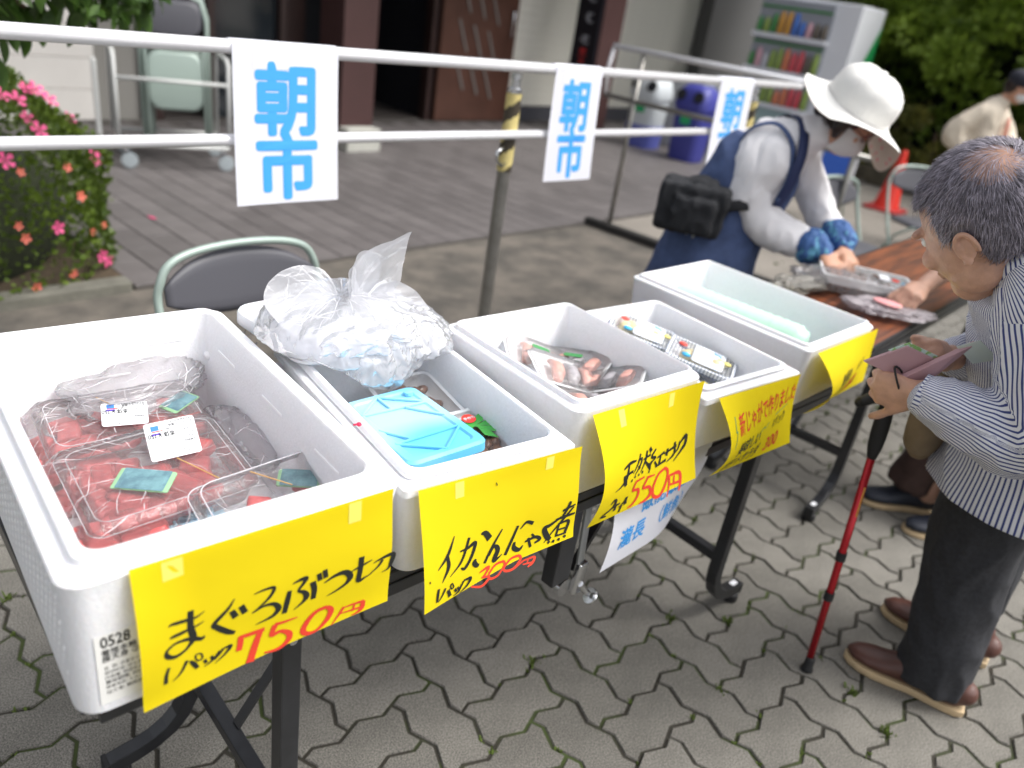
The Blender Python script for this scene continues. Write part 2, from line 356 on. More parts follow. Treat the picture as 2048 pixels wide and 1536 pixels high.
S3B = [[(0.197,0.487,3.9),(0.261,0.466,6.5),(0.327,0.476,3.4)],[(0.201,0.561,4.0),(0.3,0.559,5.9)],[(0.25,0.481,5.7),(0.236,0.594,8.2),(0.192,0.647,4.8),(0.136,0.667,1.6)],[(0.207,0.564,6.4),(0.229,0.628,9.8),(0.243,0.672,6.6)],[(0.371,0.436,5.1),(0.349,0.514,5.1),(0.305,0.588,1.7)],[(0.345,0.494,3.4),(0.389,0.489,5.2),(0.372,0.552,5.2),(0.325,0.617,1.7)],[(0.355,0.544,4.3),(0.377,0.578,4.4)],[(0.408,0.508,3.5),(0.486,0.505,5.5)],[(0.444,0.444,6.2),(0.429,0.536,6.2),(0.386,0.623,1.8)],[(0.435,0.548,4.5),(0.496,0.641,8.4)],[(0.473,0.434,7.2),(0.493,0.479,8.2)],[(0.327,0.642,6.0),(0.335,0.623,3.5)],[(0.368,0.646,6.2),(0.371,0.624,3.5)],[(0.405,0.643,6.3),(0.413,0.619,3.6)],[(0.298,0.665,4.3),(0.304,0.641,3.4)],[(0.546,0.482,4.7),(0.5,0.535,5.5),(0.549,0.568,4.7),(0.473,0.595,3.7)],[(0.519,0.581,4.7),(0.479,0.621,5.5)],[(0.54,0.601,3.8),(0.571,0.661,5.8)],[(0.499,0.637,3.7),(0.485,0.686,4.7)],[(0.57,0.583,3.8),(0.654,0.57,6.0)],[(0.612,0.579,5.9),(0.596,0.658,5.9)],[(0.559,0.668,3.9),(0.676,0.659,6.1)],[(0.658,0.588,4.0),(0.795,0.576,6.4)],[(0.689,0.551,7.1),(0.681,0.622,7.1)],[(0.773,0.53,7.3),(0.769,0.645,6.3),(0.682,0.687,2.0)],[(0.838,0.555,6.5),(0.815,0.616,5.4),(0.775,0.648,2.1)],[(0.819,0.591,4.3),(0.903,0.511,7.7)],[(0.903,0.511,7.7),(0.886,0.617,7.8),(0.765,0.721,2.1)],[(0.132,0.802,3.2),(0.159,0.766,5.6),(0.181,0.808,7.4),(0.161,0.866,5.7),(0.086,0.92,4.8),(0.134,0.941,4.1)],[(0.178,0.869,3.3),(0.233,0.851,5.1)],[(0.199,0.838,5.8),(0.199,0.92,5.9)],[(0.237,0.9,3.4),(0.26,0.9,4.3),(0.253,0.971,5.2)],[(0.29,0.815,6.9),(0.288,0.869,7.9),(0.299,0.904,6.2)],[(0.281,0.859,5.2),(0.247,0.892,2.1)]]
S3R = [[(0.356,0.698,5.3),(0.445,0.702,3.7)],[(0.358,0.696,6.2),(0.341,0.778,6.2),(0.4,0.808,6.4),(0.408,0.89,7.4),(0.368,0.96,5.5),(0.333,0.971,2.7)],[(0.478,0.73,5.6),(0.565,0.749,2.9)],[(0.485,0.737,6.6),(0.454,0.822,6.6),(0.52,0.851,6.8),(0.539,0.939,7.9),(0.49,0.982,5.9),(0.44,0.989,2.9)],[(0.677,0.74,6.2),(0.604,0.771,6.5),(0.562,0.886,7.5),(0.578,0.983,7.6),(0.64,1.001,7.3),(0.696,0.893,7.4),(0.709,0.793,7.3),(0.677,0.74,6.2)],[(0.729,0.84,6.4),(0.726,0.942,5.4),(0.706,1.051,2.7)],[(0.731,0.847,4.3),(0.832,0.864,7.8),(0.842,0.956,7.9),(0.818,1.04,4.5)],[(0.735,0.941,4.3),(0.829,0.953,5.6)],[(0.78,0.868,4.9),(0.774,0.943,4.9)]]
# ------------------------------------------------------------------ ground
def plane(name, x0, x1, y0, y1, z, m, kind='structure', parent=None):
    b = MB(); b.add([(x0, y0, z), (x1, y0, z), (x1, y1, z), (x0, y1, z)], [(0, 1, 2, 3)])
    o = b.build(name, m, parent)
    if kind: o['kind'] = kind
    return o

M_bed = mat('paver_joint_sand', (.038, .034, .026), rough=.95, col2=(.050, .070, .018), thr=(.38, .50), vscale=5, bump=.6, bscale=300)
M_paver = mat('concrete_paver', (.172, .163, .146), rough=.9, var=.20, vscale=7, bump=.6, bscale=330, rnd=.12, speck=.5, spscale=330, spec=.3)
M_yard = mat('worn_concrete', (.135, .118, .100), rough=.9, col2=(.068, .062, .054), thr=(.38, .62), vscale=4.5, bump=.4, bscale=200, speck=.15, spscale=300)
M_yard2 = mat('pale_concrete', (.21, .19, .165), rough=.9, var=.18, vscale=2.5, bump=.3, bscale=200)
M_tile = mat('terrace_tile', (.115, .105, .104), rough=.55, var=.16, vscale=6, rnd=.16, spec=.4)
M_grout = mat('terrace_grout', (.07, .063, .057), rough=.95)

ground = plane('ground', -150, 250, -150, 250, -.035, mat('far_ground', (.14, .13, .115), rough=.95, var=.2, vscale=.5))
paving = plane('paving', -4, 9.0, -6, 1.62, -.0065, M_bed)
plane('paving_bed', -4, 1.5, 1.62, 2.45, -.0065, M_bed)
plane('concrete_yard', -6, 1.5, 2.45, 3.54, -.002, M_yard)
plane('concrete_yard', 1.5, 4.9, 1.62, 3.54, -.002, M_yard)
plane('concrete_yard', 4.9, 9.0, 1.62, 3.54, -.003, M_yard2)
plane('concrete_yard', 9.0, 30, -12, 3.54, -.006, M_yard2)

# wavy interlocking pavers, herringbone on a square grid of nodes
GO = Vector((1.4352, .8007, 0))
GA = Vector((-.00314, -.1143, 0))
GB = Vector((.1143, -.00314, 0))
JW = .075            # half joint as a fraction of the node spacing

def wave(k):         # sideways offset along one unit edge
    return [(0, 0), (.27, .10), (.5, 0.0), (.73, -.10)][k]

def brick_outline(along_b):
    # cells: along_b -> [0,1]x[0,2] ; else [0,2]x[0,1]  in (a,b) units, edges with S waves
    la, lb = (1, 2) if along_b else (2, 1)
    P = []
    def edge(p, d, inv):
        # the wave belongs to the grid line so both neighbours share it
        for k in range(4):
            if not inv: t, w = wave(k)
            else:
                t, w = [(0, 0), (.27, .10), (.5, 0), (.73, -.10)][k]
                # reversed traverse of the same curve
                t0 = 1 - t; 
                w = {0: 0, .27: -.10, .5: 0, .73: .10}[t]
            if d[0]: P.append((p[0] + d[0] * t, p[1] + (w if not inv else w)))
            else: P.append((p[0] + (-w if not inv else -w), p[1] + d[1] * t))
    for i in range(la): edge((i, 0), (1, 0), False)
    for j in range(lb): edge((la, j), (0, 1), False)
    for i in range(la): edge((la - i, lb), (-1, 0), True)
    for j in range(lb): edge((0, lb - j), (0, -1), True)
    return P, (la / 2, lb / 2)

def shrink(P, d):
    n = len(P); out = []
    for i in range(n):
        a = Vector(P[i-1]); b = Vector(P[i]); c = Vector(P[(i+1) % n])
        t1 = (b - a).normalized(); t2 = (c - b).normalized()
        n1 = Vector((-t1.y, t1.x)); n2 = Vector((-t2.y, t2.x))
        m = (n1 + n2); m = m / max(.3, m.length_squared) * 2 if m.length > 0 else n1
        out.append((b.x + m.x * d * .5 * 1.0 + 0, b.y + m.y * d * .5))
    return out

def brick_geo(along_b):
    P, c = brick_outline(along_b)
    n = len(P)
    # (a,b) is traversed counter-clockwise in a,b; inner side is on the left
    O = shrink(P, JW); I = shrink(P, JW + .035)
    def w(p, z):
        v = GA * (p[0] - c[0]) + GB * (p[1] - c[1]); return (v.x, v.y, z)
    V = [w(p, 0) for p in I] + [w(p, -.0035) for p in O] + [w(p, -.02) for p in O]
    F = [tuple(range(n))]
    for r in range(2):
        for k in range(n):
            F.append((r*n+k, (r+1)*n+k, (r+1)*n+(k+1) % n, r*n+(k+1) % n))
    return V, F, c

BR = {}
for ab in (True, False):
    V, F, c = brick_geo(ab)
    me = bpy.data.meshes.new('paver'); me.from_pydata(V, [], F); me.materials.append(M_paver)
    bm = bmesh.new(); bm.from_mesh(me); bmesh.ops.recalc_face_normals(bm, faces=bm.faces)
    bm.normal_update()
    if bm.faces[0].normal.z < 0: bmesh.ops.reverse_faces(bm, faces=bm.faces)
    bm.to_mesh(me); bm.free()
    BR[ab] = (me, [tuple(v.co) for v in me.vertices], [tuple(p.vertices) for p in me.polygons], c)

def cam_px(p):
    d = Vector(p) - Vector((0, 0, CAM_H)); z = d.dot(fwd)
    if z < .1: return None
    return 1024 + 1562.27 * d.dot(rt) / z, 768 - 1562.27 * d.dot(up) / z, z

bricks = []
for i in range(-60, 62):
    for j in range(-60, 80):
        k = (i + j) % 4
        if k == 1: ab, c0 = True, (i, j - 1)
        elif k == 3: ab, c0 = False, (i - 1, j)
        else: continue
        cc = BR[ab][3]
        p = GO + GA * (c0[0] + cc[0]) + GB * (c0[1] + cc[1])
        if not (-1.2 < p.x < 8.9 and -4.5 < p.y < (2.34 if p.x < 1.4 else 1.53)): continue
        q = cam_px(p)
        vis = q is not None and -200 < q[0] < 2250 and 250 < q[1] < 1750
        if not vis and (p.x < -1 or p.x > 5 or p.y < -1.5): continue
        bricks.append((0 if vis else 1, q[2] if q else 99, ab, p))
bricks.sort(key=lambda t: (t[0], t[1]))
rest = MB()
for n_, (nv, z_, ab, p) in enumerate(bricks):
    dz = random.uniform(-.0018, .0012)
    if n_ < 299:
        o = bpy.data.objects.new('paver', BR[ab][0]); COL.objects.link(o); o.parent = paving
        o.location = (p.x, p.y, dz)
        o.rotation_euler = (random.uniform(-.008, .008), random.uniform(-.008, .008), random.uniform(-.01, .01))
    else:
        rest.add([(v[0] + p.x, v[1] + p.y, v[2] + dz) for v in BR[ab][1]], BR[ab][2])
o = rest.build('paver_field', M_paver, paving); o['kind'] = 'stuff'

# moss and small weeds growing in the joints
moss = MB()
M_moss = mat('joint_moss', (.115, .165, .03), rough=.9, var=.4, vscale=60)
for _ in range(3400):
    i = rng.integers(-14, 32); j = rng.integers(-16, 60)
    ea = rng.random() < .3; t = rng.random() if rng.random() < .4 else rng.normal(0, .10)
    w = float(np.interp(t % 1, [0, .27, .5, .73, 1], [0, .1, 0, -.1, 0]))
    p = GO + GA * (i + (t if ea else -w)) + GB * (j + (w if ea else t))
    # skip the missing edges of the herringbone
    k = (i + j) % 4
    if ea and k == 1 and 0.1 < t: continue
    if not ea and k == 3 and 0.1 < t: continue
    if not (-.9 < p.x < 7 and -1.5 < p.y < 2.3): continue
    dens = noise.noise(Vector((p.x * 1.3, p.y * 1.3, 3)))
    if dens < .0: continue
    s_ = rng.uniform(.4, 1.0)
    big = rng.random() < .18
    for _b in range(int(26 if big else 9)):
        a = rng.uniform(0, 6.283); r_ = abs(rng.normal(0, .009 if big else .0055)) 
        bx = p.x + r_ * math.cos(a); by = p.y + r_ * math.sin(a)
        h = rng.uniform(.004, .011) * s_ * (1.6 if big else .85); wd = rng.uniform(.0014, .0028)
        a2 = rng.uniform(0, 6.283); lx, ly = math.cos(a2) * h * .9, math.sin(a2) * h * .9
        px, py = -math.sin(a2) * wd, math.cos(a2) * wd
        moss.add([(bx-px, by-py, -.006), (bx+px, by+py, -.006), (bx+lx*.5+px, by+ly*.5+py, -.004+h*.8), (bx+lx, by+ly, -.004+h), (bx+lx*.5-px, by+ly*.5-py, -.004+h*.8)],
                 [(0, 1, 2, 3, 4)])
o = moss.build('joint_moss', M_moss); tag(o, 'tufts of green moss and tiny weeds growing in the paving joints', 'moss', kind='stuff')

# a few dry leaves and petals
def flat_leaf(name, label, cat, p, s, m, rz, group=None):
    b = MB(); pts = [(0, -1), (.45, -.45), (.5, .1), (.25, .7), (0, 1), (-.3, .6), (-.5, 0), (-.4, -.5)]
    b.add([(x*s*.7, y*s, .003 + .25*s*x*x + .1*s*y*y) for x, y in pts] , [tuple(range(8))])
    b.add([(x*s*.7, y*s, .0015 + .25*s*x*x + .1*s*y*y) for x, y in pts], [tuple(reversed(range(8)))])
    o = b.build(name, m); o.location = p; o.rotation_euler = (0, 0, rz); tag(o, label, cat, group)
M_dry = mat('dry_leaf', (.42, .25, .09), rough=.8, var=.3)
M_red = mat('fallen_petal', (.75, .07, .22), rough=.6, var=.2)
flat_leaf('dry_leaf', 'small pale yellow leaf on the paving between the near table legs', 'leaf', (.4935, .74, 0), .009, M_dry, .6)
flat_leaf('dry_leaf', 'curled orange brown leaf on the paving right of the near table leg', 'leaf', (.755, .62, 0), .010, M_dry, 2.2)
flat_leaf('dry_leaf', 'tiny reddish leaf on a paver below the second price sheet', 'leaf', (1.03, .55, 0), .008, mat('red_leaf', (.4, .1, .04), rough=.8), 1.1)
flat_leaf('fallen_flower', 'pink azalea blossom fallen on the grey terrace tiles', 'flower', (1.905, 4.5, .02), .034, M_red, .3)

# ------------------------------------------------------------------ terrace of narrow grey tiles
TX0, TX1, TY0, TY1, TZ = 1.40, 13.2, 3.53, 7.32, .012
b = MB(); b.box(((TX0+TX1)/2, (TY0+TY1)/2, TZ/2-.035), (TX1-TX0, TY1-TY0, TZ+.064))
terrace = b.build('terrace', M_grout); terrace['kind'] = 'structure'
tw, tl = .165, .33
tb = MB(); tb.box((0, 0, 0), (tw-.007, tl-.007, .012))
tproto = tb.build('terrace_tile', M_tile, terrace, bevel=.0015, seg=1)
tiles = []
nx = int((TX1-TX0)/tw); ny = int((TY1-TY0)/tl)
for i in range(nx):
    for j in range(-1, ny+1):
        y = TY0 + .01 + (j + .5 + (.5 if i % 2 else 0)) * tl; x = TX0 + (i + .5) * tw
        if y - tl/2 < TY0 or y + tl/2 > TY1: continue
        q = cam_px((x, y, 0)); tiles.append((q[2] if q else 99, x, y))
tiles.sort()
tv = [tuple(v.co) for v in tproto.data.vertices]; tf = [tuple(p.vertices) for p in tproto.data.polygons]
rest = MB()
for n_, (z_, x, y) in enumerate(tiles):
    dz = TZ + random.uniform(-.001, .001)
    if n_ == 0: tproto.location = (x, y, dz); continue
    if n_ < 299:
        o = tproto.copy(); COL.objects.link(o); o.location = (x, y, dz); o.rotation_euler = (random.uniform(-.004, .004), random.uniform(-.004, .004), 0)
    else: rest.add([(v[0]+x, v[1]+y, v[2]+dz) for v in tv], tf)
# half tiles along the front edge
for i in range(0, nx, 1):
    if i % 2:
        x = TX0 + (i + .5) * tw; y = TY0 + .01 + tl*.25
        rest.add([(v[0]+x, v[1]*.48+y, v[2]+TZ) for v in tv], tf)
o = rest.build('terrace_tile_field', M_tile, terrace); o['kind'] = 'stuff'
# ------------------------------------------------------------------ building behind the terrace
M_bwall = mat('beige_wall_panel', (.76, .73, .69), rough=.7, var=.08, vscale=2, bump=.1)
M_siding = mat('ribbed_siding', (.80, .78, .70), rough=.6, var=.06, vscale=3)
M_brown = mat('dark_brown_frame', (.032, .016, .014), rough=.4, var=.25, vscale=4)
M_door = mat('brown_door', (.085, .038, .026), rough=.35, var=.25, vscale=3)
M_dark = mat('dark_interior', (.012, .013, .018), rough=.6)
M_intfloor = mat('entrance_floor', (.06, .052, .048), rough=.5, var=.2)
M_base = mat('blue_grey_plinth', (.07, .07, .085), rough=.7)
M_glass = mat('dark_glass', (.015, .02, .025), rough=.08, spec=.9)
FYW = 7.30
# left wall: large beige panels with recessed joints
bl = MB(); bl.box((.7, FYW+.25, 1.45), (4.9, .4, 3.0))
wall = bl.build('panel_wall', mat('wall_joint', (.26, .25, .23), rough=.8)); tag(wall, 'pale beige panelled wall behind the azalea bush and the chair trolley', 'wall')
pb = MB(); pb.box((0, 0, 0), (.896, .05, .246)); pp = pb.build('panel', M_bwall, wall, bevel=.004, seg=1)
k = 0
for i in range(5):
    for j in range(12):
        x = -1.35 + i*.9 + (0.0); z = .125 + j*.25
        if k == 0: pp.location = (x, FYW+.04, z)
        else:
            o = pp.copy(); COL.objects.link(o); o.location = (x, FYW+.04, z)
        k += 1
# dark recess behind the trolley and entrance
ent = empty('entrance', (3.15, FYW, 0), 'dark entrance recess with brown frames between the beige wall and the brown door', 'entrance')
def part(bm_, name, m, parent, **k):
    o = bm_.build(name, m, None, **k); o.parent = parent; o.matrix_parent_inverse = Matrix.Translation(-Vector(parent.location)) if not any(parent.rotation_euler) else parent.matrix_basis.inverted(); return o
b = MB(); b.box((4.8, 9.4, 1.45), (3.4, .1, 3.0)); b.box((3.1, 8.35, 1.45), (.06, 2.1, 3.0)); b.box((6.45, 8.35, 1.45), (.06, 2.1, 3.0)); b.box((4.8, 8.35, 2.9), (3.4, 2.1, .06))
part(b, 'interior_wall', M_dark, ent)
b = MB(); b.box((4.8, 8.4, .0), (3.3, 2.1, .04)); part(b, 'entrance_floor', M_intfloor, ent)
for x, w in ((3.2, .10), (3.72, .07), (4.45, .06), (5.35, .07), (6.36, .07)):
    b = MB(); b.box((x, FYW+.05, 1.45), (w, .12, 2.9)); part(b, 'frame_post', M_brown, ent)
b = MB(); b.box((4.1, FYW+.08, 1.45), (.7, .02, 2.85)); part(b, 'glass_pane', M_glass, ent)
b = MB(); b.box((4.62, FYW+.10, 1.2), (.26, .02, 2.3)); part(b, 'brown_panel', M_brown, ent)
# front pillar of the porch
def pillar(x, y, w, d, h, label):
    b = MB(); b.box((x+w/2, y+d/2, h/2), (w, d, h)); o = b.build('porch_pillar', M_pil, bevel=.006); tag(o, label, 'pillar'); return o
M_pil = mat('brown_pillar', (.075, .036, .034), rough=.45, var=.15, vscale=3)
pillar(4.8, 6.8, .40, .40, 3.2, 'dark reddish brown porch pillar left of the dark doorway')
b = MB(); b.box((0, 0, .1), (.36, .14, .2)); o = b.build('concrete_block', mat('light_block', (.42, .42, .38), rough=.8, var=.1, vscale=20), bevel=.008); o.location = (4.42, 5.95, .015); tag(o, 'pale concrete block on the terrace below the first hanging sheet', 'block')
# open door with slanted glass slashes
door = empty('entrance_door', (6.42, 7.26, 0), 'dark brown door with slanted rows of narrow glass slits', 'door')
b = MB(); b.box((7.02, 7.26, 1.25), (1.20, .06, 2.46)); part(b, 'door_leaf', M_door, door, bevel=.004)
M_slit = mat('frosted_slit_glass', (.20, .19, .18), rough=.25)
for r in range(5):
    for c in range(3):
        x = 6.66 + c*.24 + r*.0; z = .55 + r*.42 - c*.05
        b = MB(); b.bar((x, 7.222, z+.17), (x+.16, 7.222, z-.17), .022, .012, upv=(0, 1, 0)); part(b, 'glass_slit', M_slit, door)
b = MB(); b.tube([(7.5, 7.20, 1.0), (7.5, 7.18, 1.02), (7.5, 7.18, 1.28), (7.5, 7.20, 1.3)], .012); part(b, 'handle', MT['chrome'], door, smooth=True)
# right wall with horizontal ribs
rw = empty('ribbed_wall', (7.62, FYW, 0), 'grey beige wall of horizontal ribs right of the brown door', 'wall')
b = MB(); b.box((10.6, FYW+.22, 1.6), (5.9, .3, 3.2)); part(b, 'wall_core', M_siding, rw)
b = MB(); b.box((0, 0, 0), (5.9, .016, .097)); bs = b.build('rib', M_siding, rw, bevel=.003, seg=1)
for j in range(30):
    o = bs if j == 0 else bs.copy()
    if j: COL.objects.link(o)
    o.location = (10.6-7.62, .045, .24 + j*.1)
b = MB(); b.box((10.6, FYW+.03, .09), (5.9, .1, .18)); part(b, 'plinth', M_base, rw)
b = MB(); b.box((12.9, FYW-.12, 1.6), (2.3, .22, 3.2)); part(b, 'wall_shadow', mat('wall_shadow', (.09, .09, .088), rough=.5), rw)  # dark slab standing in for the shadow at the wall's right end
# pillar carrying a black sign board
pillar(8.1, 6.3, .40, .40, 3.2, 'dark brown porch pillar carrying the narrow black sign board')
sg = empty('sign_board', (8.08, 6.5, 0), 'narrow black vertical sign board with white marks and one red mark', 'sign')
b = MB(); b.box((8.075, 6.5, 1.95), (.035, .36, 2.5)); part(b, 'board', mat('black_board', (.008, .009, .014), rough=.3), sg, bevel=.003)
wm = mat('white_sign_paint', (.45, .46, .5), rough=.5); rm = mat('red_sign_paint', (.5, .03, .03), rough=.5)
for z, h in ((1.36, .12), (1.12, .10), (1.58, .10), (1.80, .10), (2.02, .10)):
    b = MB()
    for q in range(4): b.box((8.055, 6.5 + random.uniform(-.05, .05), z + h*(q/4-.4)), (.004, random.uniform(.05, .10), .014))
    b.box((8.055, 6.5, z), (.004, .016, h*.9))
    part(b, 'white_mark', wm, sg)
b = MB(); b.box((8.055, 6.5, .93), (.004, .10, .02)); b.box((8.055, 6.5, .99), (.004, .09, .05)); b.box((8.055, 6.5, .87), (.004, .07, .03)); part(b, 'red_mark', rm, sg)
# unseen porch roof, added over the terrace to keep the entrance in shade
b = MB(); b.box((5.6, 7.0, 3.55), (15.5, 3.4, .3)); rf = b.build('shade_roof', M_brown); tag(rf, 'flat dark porch roof out of view, added to shade the terrace and entrance', 'roof')

# ------------------------------------------------------------------ rails with sheets
RY = 1.955; RZ1, RZ2 = 1.262, 1.035
rail = empty('handrail', (2.1, RY, 0), 'long white two bar handrail crossing the picture behind the tables', 'handrail')
b = MB(); b.tube([(-1.6, RY, RZ1), (4.3, RY, RZ1)], .0175, 20); b.ell((4.3, RY, RZ1), (.0175,)*3); part(b, 'top_rail', MT['alu'], rail, smooth=True)
b = MB(); b.tube([(-1.6, RY, RZ2), (4.25, RY, RZ2)], .0155, 20); b.ell((4.25, RY, RZ2), (.0155,)*3); part(b, 'lower_rail', MT['alu'], rail, smooth=True)
# striped posts
def striped_post(px_, PYc, label):
    post = empty('striped_post', (px_, PYc, 0), label, 'post')
    b = MB(); b.tube([(px_, PYc, -.03), (px_, PYc, .94)], .024, 20); part(b, 'pole', MT['dull_steel'], post, smooth=True, auto=40)
    M_yl = mat('faded_yellow_tape', (.60, .50, .20), rough=.5, var=.12, vscale=20); M_bk = mat('dark_tape', (.045, .035, .022), rough=.5)
    seg = 40; b = MB()
    for i in range(seg):
        for k in range(24):
            z0, z1 = .90 + .27*i/seg, .90 + .27*(i+1)/seg
            a0, a1 = 2*math.pi*k/24, 2*math.pi*(k+1)/24
            s_ = ((z0 + z1)/2 - .90)/.115 - (a0 + a1)/(4*math.pi) 
            mi = 1 if (s_ % 1) < .42 else 0
            b.add([(px_+.0275*math.cos(a), PYc+.0275*math.sin(a), z) for a, z in ((a0, z0), (a1, z0), (a1, z1), (a0, z1))], [(0, 1, 2, 3)], mi)
    part(b, 'striped_sleeve', [M_yl, M_bk], post, smooth=True)
    b = MB(); b.lathe([(.024, 1.165), (.024, 1.185), (.016, 1.19), (.015, 1.215), (.019, 1.22), (.018, 1.236), (.001, 1.238)], (px_, PYc, 0), 20); part(b, 'cap', MT['chrome'], post, smooth=True, auto=40)
    b = MB(); b.tube([(px_-.02, PYc-.02, .93), (px_-.05, PYc-.03, .925), (px_-.075, PYc-.03, .945), (px_-.08, PYc-.03, .975), (px_-.05, PYc-.03, .99)], .006, 8); part(b, 'hook', MT['chrome'], post, smooth=True)

striped_post(2.13, RY + .035, 'steel post with a yellow and black striped sleeve beside the second hanging sheet')
striped_post(3.90, RY + .040, 'striped post further right, mostly hidden between the third hanging sheet and the woman')
# second, portable stand further back
st = empty('rail_stand', (4.85, 2.6, 0), 'portable rail stand with a black floor beam behind the woman', 'stand')
b = MB(); b.bar((4.80, 3.55, .03), (4.88, 1.6, .03), .07, .05); part(b, 'floor_beam', mat('black_beam', (.02, .019, .018), rough=.6), st, bevel=.004)
for y in (3.36, 1.75):
    b = MB(); b.tube([(4.83, y, .05), (4.83, y, 1.245)], .017, 14); part(b, 'post', MT['dull_steel'], st, smooth=True)
b = MB(); b.tube([(4.83, 3.62, 1.258), (4.83, 1.62, 1.258)], .019, 14); part(b, 'top_bar', MT['alu'], st, smooth=True)
b = MB(); b.tube([(4.83, 3.62, .93), (4.83, 1.62, .93)], .017, 14); part(b, 'lower_bar', MT['dull_steel'], st, smooth=True)
b = MB(); b.tube([(4.83, 3.62, 1.25), (4.83, 3.64, 1.1), (4.83, 3.62, .93)], .014, 10); part(b, 'end_bar', MT['alu'], st, smooth=True)

# ------------------------------------------------------------------ papers
def paper(name, label, cat, O, U, V, w, h, m, bend=None, group=None, thick=.0003, nu=22, nv=18, roll=0):
    """hanging sheet. O top left corner, U along the top, V down. Returns surface function"""
    O = Vector(O); U = Vector(U).normalized(); V = Vector(V).normalized(); N_ = V.cross(U).normalized()   # towards the viewer
    if N_.y > 0 and abs(N_.y) > .3: N_ = -N_
    bend = bend or (lambda u, v: 0)
    def S(u, v, off=0):
        return O + U * (u*w) + V * ((v - roll*u*v*v)*h) + N_ * (bend(u, v) + off)
    vs = []; fs = []
    for j in range(nv+1):
        for i in range(nu+1): vs.append(S(i/nu, j/nv))
    for j in range(nv):
        for i in range(nu):
            a = j*(nu+1)+i; fs.append((a, a+nu+1, a+nu+2, a+1))
    b = MB(); b.add(vs, fs)
    e = empty(name, O, label, cat, group)
    o = part(b, 'sheet', m, e, smooth=True)
    return e, S, N_

def strokes(e, S, name, data, m, w, h, off=.0006, k=1.0):
    """ink strokes given in sheet coordinates with widths in millimetres"""
    b = MB()
    for li, s_ in enumerate(data):
        # subdivide with catmull-rom
        P = [Vector((p[0]*w, p[1]*h, p[2]*.0005*k)) for p in s_]
        Q = []
        if len(P) == 2: Q = [P[0].lerp(P[1], t/4) for t in range(5)]
        else:
            X = [P[0]*2-P[1]] + P + [P[-1]*2-P[-2]]
            for i in range(1, len(X)-2):
                for t in range(5):
                    t_ = t/5
                    Q.append(.5*((2*X[i]) + (-X[i-1]+X[i+1])*t_ + (2*X[i-1]-5*X[i]+4*X[i+1]-X[i+2])*t_*t_ + (-X[i-1]+3*X[i]-3*X[i+1]+X[i+2])*t_**3))
            Q.append(P[-1])
        L_ = []; R_ = []
        for i in range(len(Q)):
            d = Q[min(i+1, len(Q)-1)] - Q[max(i-1, 0)]; d.z = 0
            if d.length < 1e-9: d = Vector((1, 0, 0))
            d.normalize(); n_ = Vector((-d.y, d.x, 0))
            r_ = max(.0002, Q[i].z)
            L_.append(Q[i] + n_*r_); R_.append(Q[i] - n_*r_)
        v = [S(p.x/w, p.y/h, off + li*.00002) for p in L_] + [S(p.x/w, p.y/h, off + li*.00002) for p in R_]
        n = len(L_)
        b.add(v, [(i, i+1, n+i+1, n+i) for i in range(n-1)])
    return part(b, name, m, e)

def text_geo(body, size=1, shear=0, bold=0):
    """glyph outlines as faces; heavier weights are the same glyph laid over itself with small shifts"""
    c = bpy.data.curves.new('tmp_text', 'FONT'); c.body = body; c.size = size; c.shear = shear
    c.resolution_u = 3
    o = bpy.data.objects.new('tmp_text', c); COL.objects.link(o)
    dg = bpy.context.evaluated_depsgraph_get()
    me = bpy.data.meshes.new_from_object(o.evaluated_get(dg))
    V0 = [tuple(v.co) for v in me.vertices]; F0 = [tuple(p.vertices) for p in me.polygons]
    bpy.data.objects.remove(o); bpy.data.curves.remove(c); bpy.data.meshes.remove(me)
    if not bold: return V0, F0
    V = []; F = []
    sh = [(0, 0)] + [(math.cos(k*math.pi/4), math.sin(k*math.pi/4)) for k in range(8)]
    if bold > .02: sh += [(.5*a, .5*c_) for a, c_ in sh[1:]]
    for i, (dx, dy) in enumerate(sh):
        o_ = len(V)
        V += [(x + dx*bold, y + dy*bold, i) for x, y, z in V0]; F += [tuple(q + o_ for q in f) for f in F0]
    return V, F

def lettering(e, S, name, items, m, w, h, off=.0006):
    """items: (text, u, v, size in metres, xscale, shear, slope, bold)"""
    b = MB()
    for (txt, u, v, sz, xs, sh, sl, bo) in items:
        V, F = text_geo(txt, 1, 0, bo)
        if not V: continue
        P = []
        for x, y, z in V:
            X = (x*xs + y*sh)*sz; Y = y*sz + x*xs*sz*sl
            P.append(S(u + X/w, v - Y/h, off + z*.00002))
        b.add(P, F)
    return part(b, name, m, e)

# hanging sheets with the two big characters
def rail_sheet(x0, w_, label, lean=0, swing=0):
    h_ = .405
    def bend(u, v): return -.006*math.sin(u*3.0+x0)*v + .012*v*v + swing*v*(u-.5)
    e, S, N_ = paper('hanging_sheet', label, 'sheet', (x0, RY-.021, RZ1+.012), (1, 0, 0), (lean, -.03, -1), w_, h_, MT['white_paper'], bend)
    # folded over the rail
    b = MB(); n = 8; vs = []
    for i in range(n+1):
        a = math.pi*i/n
        for x in (x0, x0+w_): vs.append((x, RY - .0195*math.cos(a) - .001, RZ1+.0005 + .0195*math.sin(a)))
    b.add(vs, [(2*i, 2*i+1, 2*i+3, 2*i+2) for i in range(n)]); part(b, 'folded_edge', MT['white_paper'], e, smooth=True)
    k = w_/.30
    lettering(e, S, 'lettering', [('朝', .18, .505, .190, .98*k, 0, 0, .032), ('市', .18, .925, .190, .98*k, 0, 0, .032)], MT['blue_print'], w_, h_)
    b = MB(); b.add([S(.18, .06, .0004), S(.82, .06, .0004), S(.82, .14, .0004), S(.18, .14, .0004)], [(0, 3, 2, 1)])
    part(b, 'tape', mat('clear_tape', (.72, .72, .70), rough=.35), e)
